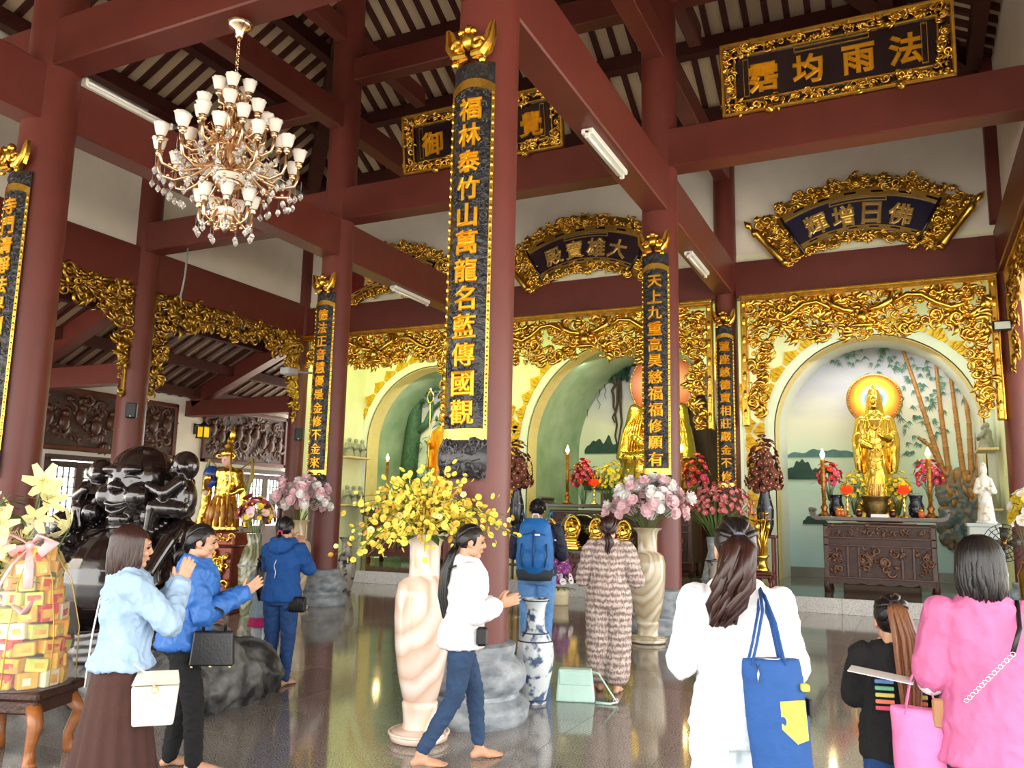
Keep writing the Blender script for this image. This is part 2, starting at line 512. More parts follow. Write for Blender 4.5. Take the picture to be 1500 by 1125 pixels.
# ---------------------------------------------------------------- beams
def beam(name, x0, x1, y0, y1, z0, z1, m_=None):
    m = MB(); m.bbox(((x0 + x1) / 2, (y0 + y1) / 2, (z0 + z1) / 2), (x1 - x0, y1 - y0, z1 - z0), .018)
    return struct(name, m, m_ or RED)


bw = .19
nb = [0]
def tbeam(*a):
    nb[0] += 1; return beam('trim_beam_%d' % nb[0], *a)
tbeam(xO, xR, Y2 - bw, Y2 + bw, 6.79, 7.395)
tbeam(xO, xR, Y1 - bw, Y1 + bw, 6.79, 7.395)
tbeam(xO, xR, Y3 - .08, Y3 + .2, 6.03, 6.79)
for xx in (xB, xC):
    tbeam(xx - bw, xx + bw, YF, Y3, 6.1, 6.8)
    tbeam(xx - .15, xx + .15, 2, Y3, 8.55, 9.0)
    tbeam(xx - .12, xx + .12, 2, Y3 - 2.5, 10.3, 10.7)
tbeam(xC, xB, Y2 - .14, Y2 + .14, 9.5, 9.95)
tbeam(xO, xC, Y2 - .14, Y2 + .14, 9.0, 9.4)
tbeam(xB, xR, Y2 - .14, Y2 + .14, 9.5, 9.95)
tbeam(xO - .16, xO + .16, YF, Y3, 6.06, 6.88)
tbeam(xR - .16, xR + .16, YF, Y3, 6.06, 6.88)
tbeam(xR - .25, xR - .02, Y3 - .6, Y3 - .35, 6.88, 10)
# ---------------------------------------------------------------- columns
BASEP = [(.43, 0), (.45, .04), (.45, .13), (.42, .17), (.375, .19), (.37, .22), (.40, .27), (.41, .35), (.385, .43), (.34, .48), (.325, .50), (.335, .52), (.335, .58), (.30, .6)]


def petal(a, k): return 1 + (.07 * abs(cos(a * 5)) if 6 <= k <= 8 else .02 * abs(cos(a * 14)) if k in (2, 12) else 0)


def column(x, y, r, z1, name, label, base=True, z0=0.0, cat='column', bs=1.0):
    t = thing(name, label, cat, (x, y, z0))
    m = MB(); zb = .6 if base else 0
    m.lathe([(r, zb - .02), (r, (z1 - z0) * .5), (r * .985, z1 - z0)], 40); m.obj('shaft', RED, t, angle=40)
    if base:
        m = MB(); m.lathe([(q * r / .27 * bs, z) for q, z in BASEP], 72, mod=petal); o = m.obj('stone_base', STONE, t, angle=50)
        o['label'] = 'carved grey stone lotus base'
    return t


column(xB, Y1, .268, 12.5, 'round_column', 'thick maroon column nearest the middle, behind the yellow flowers')
column(xB, Y2, .27, 11.6, 'round_column', 'maroon column behind the pink and white roses, in front of the seated buddha')
column(xC, Y2, .275, 12.4, 'round_column', 'maroon column right of the carved side screens, beside the woman in blue hoodie')
column(xC, Y1, .30, 12.5, 'round_column', 'thick maroon column at the left edge of the photo')
column(xO, Y2, .29, 10, 'round_column', 'maroon side column behind the black laughing buddha, carrying a small speaker')
column(xO, Y3, .22, 10, 'round_column', 'thin maroon corner column at the far left end of the altars', base=False)
column(xC, Y3, .22, 6.1, 'round_column', 'maroon altar column hidden behind the nearest pillar', base=False)
column(xB, Y3 - .02, .225, 10, 'round_column', 'maroon half column between the middle and right altars')
column(xR, Y3, .2, 6.1, 'round_column', 'maroon column at the right end of the right altar')

# ---------------------------------------------------------------- gallery wall with three arches
WALLY = mat('pale_lime_plaster', srgb(236, 238, 206), 0.75, var=0.04, scale=2)
TRIMW = mat('white_arch_trim', srgb(226, 232, 222), 0.5, var=0.03)
REVEAL = mat('cream_reveal', srgb(234, 214, 150), 0.7, var=0.04)
NICHEG = mat('sage_plaster', srgb(128, 158, 122), 0.8, var=0.0, col2=srgb(166, 186, 158), scale=1.6)
ARCH = {'left': (xO + .2, xC, -11.72, 2.18, 3.4, 21.5), 'centre': (xC, xB, -6.21, 2.66, 3.3, 22.6), 'right': (xB, xR - .1, -.6, 2.08, 3.56, 21.05)}


def arc(cx, r, zc, n=32):
    return [(cx - r * cos(pi * k / n), zc + r * sin(pi * k / n)) for k in range(n + 1)]


def on_rect(cx, zc, a, x0, x1, z1):
    dx, dz = -cos(a), sin(a); t = 1e9
    if dx < -1e-6: t = min(t, (x0 - cx) / dx)
    if dx > 1e-6: t = min(t, (x1 - cx) / dx)
    if dz > 1e-6: t = min(t, (z1 - zc) / dz)
    return (cx + dx * t, zc + dz * t)


def _mural(nt, L, tc, b):
    sp = nt.nodes.new('ShaderNodeSeparateXYZ'); L.new(tc.outputs['Object'], sp.inputs[0])
    nz = nt.nodes.new('ShaderNodeTexNoise'); nz.inputs['Scale'].default_value = .7; nz.inputs['Detail'].default_value = 5
    mp = nt.nodes.new('ShaderNodeMapping'); mp.inputs['Scale'].default_value = (1, 1, 2.6)
    L.new(tc.outputs['Object'], mp.inputs[0]); L.new(mp.outputs[0], nz.inputs['Vector'])
    ad = nt.nodes.new('ShaderNodeMath'); ad.operation = 'MULTIPLY_ADD'; ad.inputs[1].default_value = 1.5; L.new(nz.outputs['Fac'], ad.inputs[0]); L.new(sp.outputs[2], ad.inputs[2])
    mr = nt.nodes.new('ShaderNodeMapRange'); mr.inputs[1].default_value = .9; mr.inputs[2].default_value = 6.6; L.new(ad.outputs[0], mr.inputs[0])
    r = nt.nodes.new('ShaderNodeValToRGB'); L.new(mr.outputs[0], r.inputs[0]); cr = r.color_ramp
    stops = [(0, srgb(176, 212, 226)), (.2, srgb(196, 226, 232)), (.30, srgb(214, 234, 230)), (.37, srgb(196, 224, 214)), (.5, srgb(212, 228, 208)), (.68, srgb(220, 218, 200)), (.82, srgb(186, 186, 200)), (1, srgb(150, 160, 184))]
    cr.elements[0].position = 0; cr.elements[0].color = (*stops[0][1], 1); cr.elements[1].position = 1; cr.elements[1].color = (*stops[-1][1], 1)
    for p, c in stops[1:-1]:
        el = cr.elements.new(p); el.color = (*c, 1)
    L.new(r.outputs[0], b.inputs['Base Color'])


MURAL = node_mat('painted_sky_and_lake', _mural, 0.6)
for key, (x0, x1, cx, hw, zc, yn) in ARCH.items():
    a = arc(cx, hw, zc); n = len(a) - 1
    top = [on_rect(cx, zc, pi * k / n, x0, x1, 7.2) for k in range(n + 1)]
    m = MB(); m.strip(a, top, Y4, Y4 + .25)
    for s in (0, 1):
        q0, q1 = (x0, cx - hw) if s == 0 else (cx + hw, x1)
        m.box(((q0 + q1) / 2, Y4 + .125, (PH + zc) / 2), (q1 - q0, .25, zc - PH))
    struct('wall_gallery_' + key, m, WALLY)
    # reveal and niche shell
    hi = hw - .012; full = [(cx - hi, PH)] + arc(cx, hi, zc) + [(cx + hi, PH)]
    big = [(cx - hw - .12, PH)] + arc(cx, hw + .12, zc) + [(cx + hw + .12, PH)]
    m = MB(); m.strip(full, big, Y4 + .0, Y4 + .55); struct('trim_reveal_' + key, m, REVEAL)
    sh = 0.9 if key == 'centre' else 0.97
    q0 = [(p[0], Y4 + .55, p[1]) for p in full]; q1 = [(cx + (p[0] - cx) * sh, yn, p[1]) for p in full]
    m = MB(); k = len(q0); m.add(q0 + q1, [(i, i + 1, k + i + 1, k + i) for i in range(k - 1)]); struct('wall_niche_' + key, m, NICHEG if key != 'right' else TRIMW, smooth=True)
    m = MB(); m.box((cx, yn + .05, 3.3), (hw * 2.2, .1, 6.6)); struct('wall_mural_' + key, m, MURAL)
    # moulded white band round the opening
    o0 = [(cx - hw - .02, PH)] + arc(cx, hw + .02, zc) + [(cx + hw + .02, PH)]
    o1 = [(cx - hw - .17, PH)] + arc(cx, hw + .17, zc) + [(cx + hw + .17, PH)]
    o2 = [(cx - hw - .24, PH)] + arc(cx, hw + .24, zc) + [(cx + hw + .24, PH)]
    m = MB(); m.strip(o0, o1, Y4 - .06, Y4 - .002); m.strip(o1, o2, Y4 - .03, Y4 - .002); struct('trim_arch_' + key, m, TRIMW, angle=30)
    # gilded leaf ornaments round the band
    t = thing('leaf_border', 'row of gilded leaf ornaments round the %s niche arch' % {'left': 'left', 'centre': 'middle', 'right': 'right'}[key], 'ornament', (cx, Y4, zc))
    lm = MB(); w, h = .21, .26
    out = [(-w * .9, 0), (-w, h * .35), (-w * .55, h * .62), (0, h), (w * .55, h * .62), (w, h * .35), (w * .9, 0)]
    lm.prism(out, -.05, 0); lm.tube([(0, -.055, 0), (0, -.075, h * .5), (0, -.05, h * .92)], .025, 6)
    for sgn in (-1, 1): lm.tube([(sgn * w * .3, -.055, 0), (sgn * w * .55, -.07, h * .35), (sgn * w * .5, -.05, h * .55)], .018, 6)
    lme = lm.mesh('gilded_leaf', mat('gold_paint', srgb(214, 168, 30), 0.38, 0.35, var=0.25, scale=12, bump=0.3, bscale=30), False)
    na = int(pi * (hw + .24) / .43)
    for k in range(na + 1):
        an = pi * k / na; rr = hw + .23
        o = link('gilded_leaf', lme, t, (-rr * cos(an), -.004, rr * sin(an)), (0, an - pi / 2, 0))
    for s in (-1, 1):
        for k in range(1, 8):
            if zc - k * .43 > PH + .2: link('gilded_leaf', lme, t, (s * (hw + .23), -.004, -k * .43), (0, s * pi / 2, 0))
# baseboards in the niches, gallery ceiling and side walls
for key, (x0, x1, cx, hw, zc, yn) in ARCH.items():
    m = MB(); m.box((cx, yn - .02, PH + .11), (hw * 1.94, .05, .22)); struct('baseboard_' + key, m, mat('grey_skirting', srgb(120, 118, 108), .3, var=.2, scale=30))
m = MB(); m.box(((xO + xR) / 2, (Y3 + 24) / 2, 6.9), (xR - xO + 1, 24 - Y3, .1)); struct('ceiling_gallery', m, WALLY)
m = MB(); m.box((xO + .1, (Y3 + Y4) / 2 + .1, 3.5), (.2, Y4 - Y3, 6.6)); struct('wall_gallery_side_left', m, WALLY)
m = MB(); m.box((xR, (Y3 + Y4) / 2 + .1, 3.5), (.2, Y4 - Y3, 6.6)); struct('wall_gallery_side_right', m, WALLY)
m = MB(); m.box(((xO + xR) / 2, 23.9, 3.4), (xR - xO + 1, .2, 7)); struct('wall_rear', m, WHITEW)

# ---------------------------------------------------------------- left aisle: lean-to roof, ties, outer wall
XW = -18.05
m = MB(); zl0, zl1 = 4.62, 6.5
q = [(XW - .2, 0, zl0), (XW - .2, 21.5, zl0), (xO, 21.5, zl1), (xO, 0, zl1)]
m.add(q + [(p[0], p[1], p[2] + .12) for p in q], [(3, 2, 1, 0), (4, 5, 6, 7), (0, 1, 5, 4), (1, 2, 6, 5), (2, 3, 7, 6), (3, 0, 4, 7)])
al = struct('ceiling_aisle_left', m, CREAM)
y = 8.0
while y < 21.4:
    m = MB(); bar(m, (XW, y, zl0 + .03), (xO - .1, y, zl1 - .06), .12, .08); m.obj('rafter', REDD, al); y += PIT
for d in (.12, .42, .72, .96):
    m = MB(); xx = XW + (xO - XW) * d; zz = zl0 + (zl1 - zl0) * d - .06
    bar(m, (xx, 4, zz), (xx, 21.4, zz), .2, .24); m.obj('purlin', REDD, al)
for yy in (Y2, Y3):
    tbeam(XW, xO, yy - .15, yy + .15, 4.06, 4.5)
    m = MB(); bar(m, (XW + .1, yy, 4.72), (xO, yy, 6.3), .3, .42); nb[0] += 1; struct('trim_beam_%d' % nb[0], m, RED)
# outer wall with openings for doors
m = MB()
def wy(y0, y1, z0, z1, mm=None): (mm or m).box((XW - .1, (y0 + y1) / 2, (z0 + z1) / 2), (.2, y1 - y0, z1 - z0))
DOORS = [(9.0, 12.0), (12.75, 16.2), (17.75, 21.0)]
wy(5, 22, 2.75, 5.0); wy(5, 9, 0, 2.75); wy(12.0, 12.75, 0, 2.75); wy(16.2, 17.75, 0, 2.75); wy(21.0, 22, 0, 2.75)
struct('wall_left_outer', m, WHITEW)
LATT = mat('white_lattice', srgb(236, 232, 214), 0.6, var=0.05)
GLASS = mat('door_glass', (0.9, 0.95, 0.9), 0.05, trans=1.0, var=0)
for k, (y0, y1) in enumerate(DOORS):
    d = MB(); W = y1 - y0
    d.box((XW + .02, (y0 + y1) / 2, 2.69), (.16, W, .12)); d.box((XW + .02, y0 + .05, 1.35), (.16, .1, 2.6)); d.box((XW + .02, y1 - .05, 1.35), (.16, .1, 2.6))
    dr = struct('door_%d' % (k + 1), d, WOODD)
    n = 4; lw = (W - .2) / n
    for i in range(n):
        a0 = y0 + .1 + i * lw
        f = MB()
        for yy in (a0 + .05, a0 + lw - .05): f.box((XW, yy, 1.32), (.07, .09, 2.55))
        for zz, hh in ((.1, .18), (1.0, .12), (2.53, .14)): f.box((XW, a0 + lw / 2, zz), (.07, lw - .16, hh))
        f.box((XW, a0 + lw / 2, .55), (.04, lw - .16, .8))
        leaf = f.obj('door_leaf', WOODD, dr)
        g = MB(); y_, z_, w_, h_ = a0 + .1, 1.08, lw - .2, 1.38
        if i % 2 == 0 or k == 2:
            for j in range(1, 4): g.box((XW, y_ + w_ * j / 4, z_ + h_ / 2), (.03, .022, h_))
            for j in range(1, 6): g.box((XW, y_ + w_ / 2, z_ + h_ * j / 6), (.03, w_, .022))
            g.obj('glazing_bar', WOODD, leaf)
        else:   # fret lattice
            t_ = .05
            def hb(u0, u1, v): g.box((XW, y_ + w_ * (u0 + u1) / 2, z_ + h_ * v), (.05, w_ * (u1 - u0), t_))
            def vb(u, v0, v1): g.box((XW, y_ + w_ * u, z_ + h_ * (v0 + v1) / 2), (.05, t_, h_ * (v1 - v0)))
            for v in (.02, .18, .5, .82, .98): hb(0, 1, v)
            for u in (.03, .97): vb(u, 0, 1)
            for u in (.35, .65): vb(u, .5, .82); vb(u, .18, .5)
            hb(.35, 1, .66); hb(0, .65, .34); vb(.5, .82, .98); vb(.5, .02, .18); hb(.2, .8, .9); hb(.2, .8, .1)
            g.obj('fret_lattice', LATT, leaf)
        gl = MB(); gl.box((XW - .03, a0 + lw / 2, z_ + h_ / 2), (.006, w_, h_)); gl.obj('pane', GLASS, leaf)
# right aisle: roof, far posts, so that daylight falls in from its open side
m = MB(); q = [(xR, YF, 6.5), (xR, 21, 6.5), (xR + 4, 21, 4.62), (xR + 4, YF, 4.62)]
m.add(q + [(p[0], p[1], p[2] + .12) for p in q], [(3, 2, 1, 0), (4, 5, 6, 7), (0, 1, 5, 4), (1, 2, 6, 5), (2, 3, 7, 6), (3, 0, 4, 7)])
struct('ceiling_aisle_right', m, CREAM)
m = MB(); m.box((xR + 2, 19.7, 3), (4, .2, 6)); struct('wall_aisle_right_end', m, WHITEW)
# ================================================================== carved and gilded work
def spiral(cx, cz, a0, s, turns=1.25, hand=1, y=0.0, n=11):
    pts = []
    for k in range(n):
        t = k / (n - 1); r = s * (1 - .78 * t); a = a0 + hand * turns * 2 * pi * t
        pts.append((cx + r * cos(a), y - .03 * sin(pi * t), cz + r * sin(a)))
    return pts


def leaf(m, x, z, a, L, w, y, seg=6):
    d = Vector((cos(a), 0, sin(a))); q = Vector((-sin(a), 0, cos(a)))
    P = []
    for k in range(5):
        t = k / 4; P.append(tuple(Vector((x, y - .035 * sin(pi * t), z)) + d * L * t + q * .25 * L * sin(pi * t)))
    m.tube(P, [w * .3, w * .9, w, w * .6, w * .08], seg, up=(0, 1, 0), flat=.45)


def carve(m, inside, box, n, s, depth, rng):
    """dense scrolls, leaves and knobs within a region of the x,z plane"""
    x0, x1, z0, z1 = box; k = 0; tries = 0
    while k < n and tries < n * 40:
        tries += 1
        x = rng.uniform(x0, x1); z = rng.uniform(z0, z1)
        if not inside(x, z): continue
        k += 1; q = s * rng.uniform(.55, 1.35); y = -rng.uniform(0, depth); u = rng.random(); a = rng.uniform(0, 2 * pi)
        if u < .42:
            m.tube(spiral(x, z, a, q, rng.uniform(.8, 1.5), rng.choice((-1, 1)), y), [q * .12 + q * .16 * sin(pi * (j + .5) / 11) for j in range(11)], 5)
        elif u < .82:
            for j in range(rng.choice((1, 2, 3))): leaf(m, x, z, a + (j - 1) * .55, q * 1.7, q * .38, y, 5)
        elif u < .94:
            m.ball((x, y - q * .1, z), (q * .34, q * .34, q * .34), 7, 5)
        else:
            for j in range(6):
                b = j * pi / 3; m.ball((x + q * .33 * cos(b), y - .02, z + q * .33 * sin(b)), (q * .22, q * .15, q * .22), 6, 4)
            m.ball((x, y - .045, z), q * .16, 6, 4)
    return m


# ---------------------------------------------------------------- gilded screens over the altars
def screen(key, x0, x1, zt, low, legw, legz, label, n, seed, s=.115, legs=(1, 1)):
    """altar screen in the plane Y3: frame, carved band and two carved legs"""
    t = thing('gilded_screen', label, 'screen', ((x0 + x1) / 2, Y3 - .12, legz)); ox = (x0 + x1) / 2; rng = random.Random(seed)
    f = MB(); h = zt - legz
    f.bbox((0, -.05, h - .06), (x1 - x0, .24, .12), .03); f.bbox((0, -.14, h - .015), (x1 - x0 + .04, .1, .04), .01); f.bbox((0, -.15, h - .11), (x1 - x0, .06, .03), .01)
    f.obj('top_rail', GOLD, t)
    for sgn, on in ((-1, legs[0]), (1, legs[1])):
        if not on: continue
        f = MB(); f.bbox((sgn * ((x1 - x0) / 2 - .06), -.04, h / 2 - .05), (.12, .22, h - .1), .025); f.bbox((sgn * ((x1 - x0) / 2 - .01), -.12, h / 2 - .05), (.03, .1, h - .1), .008)
        for k in range(7):
            zz = .25 + k * (h - .4) / 6; f.ball((sgn * ((x1 - x0) / 2 - .06), -.15, zz), (.04, .025, .1), 8, 5)
        f.obj('side_rail', GOLD, t)
    hw = (x1 - x0) / 2

    def ins(x, z):
        if z > h - .17 or abs(x) > hw - .17: return False
        if z > low(x / hw) - legz: return True
        d = hw - .08 - abs(x); on = legs[0] if x < 0 else legs[1]
        return on and z > .06 and d < legw * (.45 + .55 * min(1, z / (h * .6)))
    m = MB(); carve(m, ins, (-hw, hw, 0, h), n, s, .13, rng)
    # large central mask with curling horns and side dragons
    c0 = h - .45
    for sg in (-1, 1):
        m.tube([(sg * .1, -.16, c0 - .05), (sg * .3, -.2, c0 - .02), (sg * .5, -.19, c0 + .1), (sg * .52, -.17, c0 + .26), (sg * .4, -.16, c0 + .3), (sg * .36, -.15, c0 + .2)], [.05, .07, .06, .05, .035, .015], 8)
        m.ball((sg * .16, -.2, c0 - .12), .055, 10, 6)
        pts = [(sg * (.55 + .24 * k), -.14 - .03 * sin(k * 1.3), c0 + .05 + .16 * sin(k * 1.15)) for k in range(int((hw - .6) / .24))]
        if len(pts) > 2: m.tube(pts, [.035 + .035 * sin(pi * (k + .4) / len(pts)) for k in range(len(pts))], 7)
    m.ball((0, -.2, c0 - .16), (.09, .07, .12), 10, 7); m.ball((0, -.17, c0 - .33), (.22, .06, .06), 10, 6)
    o = m.obj('carving', GOLD, t, True)
    return t


screen('right', -2.88, 1.6, 6.02, lambda u: 5.12 + .05 * cos(9 * u) - .1 * max(0, 1 - abs(u) * 5) - .16 * abs(u) ** 6, .52, 3.38,
       'gilded carved screen framing the right altar with the standing statue', 620, 3)
screen('centre', -8.95, -3.46, 6.0, lambda u: 5.02 + .12 * cos(8 * u) + .05 * cos(17 * u), .55, 3.33,
       'gilded carved screen over the middle altar with the seated buddha', 720, 4, legs=(1, 1))
screen('left', -13.95, -9.46, 6.0, lambda u: 5.2 - .1 * cos(6.5 * u + .5) + .05 * cos(15 * u), .35, 3.9,
       'gilded carved screen over the left altar, seen left of the nearest pillar', 560, 5, legs=(0, 1))


# ---------------------------------------------------------------- pierced lintels between the side columns
def lintel(X, y0, y1, label, seed, n, zt=6.06, side=1, legz=3.85):
    t = thing('pierced_lintel', label, 'screen', (X, (y0 + y1) / 2, legz), pi / 2); rng = random.Random(seed); hw = (y1 - y0) / 2; h = zt - legz

    def ins(x, z):
        u = abs(x) / hw; lowz = h - .62 - .08 * cos(x * 4) + .15 * (1 - u) ** 2
        if z > h - .03: return False
        if z > lowz: return True
        d = hw - abs(x); return d < .1 + .42 * (z / h) ** .8
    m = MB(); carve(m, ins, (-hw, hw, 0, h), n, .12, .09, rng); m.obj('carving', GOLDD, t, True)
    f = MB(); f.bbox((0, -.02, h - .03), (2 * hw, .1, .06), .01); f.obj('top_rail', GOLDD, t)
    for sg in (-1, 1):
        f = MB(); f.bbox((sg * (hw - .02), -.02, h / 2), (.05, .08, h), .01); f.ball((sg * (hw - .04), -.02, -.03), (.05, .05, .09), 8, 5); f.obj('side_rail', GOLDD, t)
    return t


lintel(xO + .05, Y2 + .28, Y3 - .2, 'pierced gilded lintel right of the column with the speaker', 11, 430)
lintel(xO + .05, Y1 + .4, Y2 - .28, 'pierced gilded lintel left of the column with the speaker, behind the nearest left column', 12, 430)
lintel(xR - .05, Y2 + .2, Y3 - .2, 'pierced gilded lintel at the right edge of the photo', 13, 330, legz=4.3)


# ---------------------------------------------------------------- couplet boards on the columns
def crest(t, r, z):
    m = MB(); y = -r - .05
    m.ball((0, y - .05, z + .17), (.075, .07, .085), 12, 8); m.ball((0, y - .06, z + .27), (.05, .05, .045), 10, 6)
    for sg in (-1, 1):
        pts = [(sg * .02, z + .02), (sg * .1, z + .0), (sg * .19, z + .06), (sg * .235, z + .2), (sg * .22, z + .34), (sg * .17, z + .3), (sg * .13, z + .2), (sg * .07, z + .16)]
        if sg < 0: pts = pts[::-1]
        m.prism(pts, y - .035, y + .01)
        m.tube([(sg * .03, y - .05, z + .05), (sg * .13, y - .07, z + .04), (sg * .2, y - .06, z + .14), (sg * .225, y - .04, z + .32)], [.03, .035, .03, .015], 7)
        m.tube(spiral(sg * .1, z + .12, 0 if sg > 0 else pi, .07, 1.2, sg, y - .06), .018, 6)
        m.ball((sg * .06, y - .09, z + .24), .03, 8, 5); m.ball((sg * .13, y - .05, z - .02), (.035, .03, .03), 8, 5)
    return m.obj('crest', GOLD, t, angle=35)


def couplet(x, y, r, text, label, z0=1.98, z1=5.42, ha=38):
    t = thing('couplet_board', label, 'couplet board', (x, y, 0), 0)
    ri, ro = r + .012, r + .05; n = 14; A = [radians(-ha + 2 * ha * k / n) for k in range(n + 1)]
    P = lambda rad, a, z: (rad * sin(a), -rad * cos(a), z)

    def shell(m, a0, a1, za, zb, r0, r1, n=8, arch=0.0):
        rings = []
        for k in range(n + 1):
            a = a0 + (a1 - a0) * k / n; u = 2 * k / n - 1; dz = arch * (1 - u * u)
            rings.append([P(r0, a, za + dz), P(r1, a, za + dz), P(r1, a, zb + dz), P(r0, a, zb + dz)])
        m.loft(rings, True)
    H = radians(ha)
    m = MB(); shell(m, -H, H, z0 + .22, z1, ri, ro, 16); m.obj('board', BLACKB, t, angle=40)
    m = MB()   # fine relief of clouds and dragon scales on the board
    rng = random.Random(int(abs(x * 31 + y * 17)))
    for k in range(230):
        a = rng.uniform(-H * .8, H * .8); z = rng.uniform(z0 + .3, z1 - .05); s = rng.uniform(.02, .045); b = rng.uniform(0, 6.28); pts = []
        for j in range(6):
            q = j / 5; rr = s * (1 - .7 * q); an = b + q * 7
            pts.append(P(ro + .002, a + rr * cos(an) / ro, z + rr * sin(an)))
        m.tube(pts, [s * .24] * 6, 4)
    _cr = m.obj('cloud_relief', mat('black_relief', srgb(46, 44, 48), .3, var=.4, scale=30), t, True); stuff(_cr)
    m = MB()
    shell(m, -H, -H + .09, z0 + .2, z1 - .27, ro, ro + .014, 3); shell(m, H - .09, H, z0 + .2, z1 - .27, ro, ro + .014, 3)
    shell(m, -H, H, z0 + .2, z0 + .29, ro, ro + .016, 12); shell(m, -H, H, z1 - .29, z1 - .21, ro, ro + .016, 14, arch=.06)
    k = 0; z = z0 + .34
    while z < z1 - .3:
        for sg in (-1, 1):
            m.ball(P(ro + .014, sg * (H - .045), z), (.014, .012, .028), 6, 4)
        z += .075
    m.obj('gold_border', GOLD, t, angle=40)
    # black dragon foot
    m = MB(); rings = []
    for k in range(9):
        q = k / 8; rr = ro + .035 * sin(pi * q) + .01; rings.append([P(rr, a, z0 - .1 + .31 * q) for a in A] + [P(r - .01, a, z0 - .1 + .31 * q) for a in reversed(A)])
    m.loft(rings)
    for k in range(60):
        a = rng.uniform(-H * .9, H * .9); z = rng.uniform(z0 - .08, z0 + .2); s = rng.uniform(.03, .06); b = rng.uniform(0, 6.28)
        m.tube([P(ro + .035, a + s * (1 - .12 * j) * cos(b + j) / ro, z + s * (1 - .12 * j) * sin(b + j)) for j in range(6)], s * .22, 5)
    m.obj('dragon_foot', mat('black_relief', srgb(58, 56, 60)), t, angle=45)
    n = len(text); zt, zb = z1 - .42, z0 + .42
    for i, ch in enumerate(text):
        vs, fs = glyph(ch, .21, .05, .03); zc = zt + (zb - zt) * i / (n - 1)
        m = MB(); m.add([P(ro + .006 + max(0, v.z), v.x / ro, zc + v.y) for v in vs], fs); m.obj('character', GOLDF, t)
    crest(t, r, z1)
    return t


couplet(xB, Y1, .268, '福林泰竹山萬龍名藍傳國觀', 'black couplet board with gold characters on the thick pillar behind yellow flowers')
couplet(xB, Y2, .27, '天上九重高昊慈福福修願有', 'black couplet board with gold characters above the pink and white roses')
couplet(xC, Y2, .275, '德法正音慧優是金修不金來', 'narrow slanting couplet board on the column left of the left altar')
couplet(xC, Y1, .30, '寺門清靜法界圓融光明遍照', 'couplet board cut by the left edge of the photo')
couplet(xB, Y3 - .02, .225, '蓮座慈德寶相莊嚴金不修', 'small couplet board between the middle and right altars')


# ---------------------------------------------------------------- rectangular name boards on the cross beam
LACQ = mat('dark_lacquer', srgb(30, 12, 22), 0.18, var=0.2, scale=4, coat=0.4)


def plaque(xc, w, h, text, label, seed):
    t = thing('name_board', label, 'plaque', (xc, Y2 - .17, 7.392)); t.rotation_euler = (radians(9), 0, 0); rng = random.Random(seed)
    m = MB(); m.box((0, .03, h / 2), (w - .2, .06, h - .2)); m.obj('panel', LACQ, t)
    m = MB(); hw = w / 2
    for zz in (.025, h - .025): m.bbox((0, -.03, zz), (w, .12, .05), .015)
    for sg in (-1, 1): m.bbox((sg * (hw - .025), -.03, h / 2), (.05, .12, h), .015)
    for zz in (.2, h - .2): m.bbox((0, -.02, zz), (w - .36, .05, .03), .01)
    for sg in (-1, 1): m.bbox((sg * (hw - .2), -.02, h / 2), (.03, .05, h - .38), .01)
    for sg in (-1, 1):
        for d in (-.035, .035): m.box((sg * (hw - .36) + d, -.012, h / 2), (.008, .02, h * .5))
        for zz in (-.25, .25): m.box((sg * (hw - .36), -.012, h / 2 + zz * h), (.078, .02, .008))
    for d in (-.03, .03): m.box((0, -.012, h - .27 + d), (w * .32, .02, .008))
    for sg in (-1, 1): m.box((sg * w * .16, -.012, h - .27), (.008, .02, .068))
    m.obj('frame', GOLD, t, angle=30)
    m = MB(); carve(m, lambda x, z: max(abs(x) - (hw - .19), abs(z - h / 2) - (h / 2 - .19)) > 0 and max(abs(x) - (hw - .06), abs(z - h / 2) - (h / 2 - .06)) < 0,
                    (-hw, hw, 0, h), 330, .058, .05, rng)
    m.obj('carved_border', GOLD, t, True)
    for sg in (-1, 1):
        m = MB(); m.ball((sg * w * .28, -.1, .0), (.07, .06, .07), 10, 7); m.ball((sg * w * .28, -.15, .0), .03, 8, 5); m.obj('knob', GOLD, t, True)
    for xx, ch in text:
        vs, fs = glyph(ch, .42, .03, .032)
        m = MB(); m.add([(v.x + xx, -.004 - max(0, v.z), v.y + h * .47) for v in vs], fs); m.obj('character', GOLDF, t)
    return t


plaque(-.68, 3.04, 1.06, [(-.93, '霑'), (-.32, '均'), (.34, '雨'), (.93, '法')], 'rectangular gold framed name board with four characters at the upper right', 21)
plaque(-6.2, 3.0, 1.04, [(-.93, '御'), (.93, '覺')], 'rectangular gold framed name board half hidden behind the thick pillar', 22)


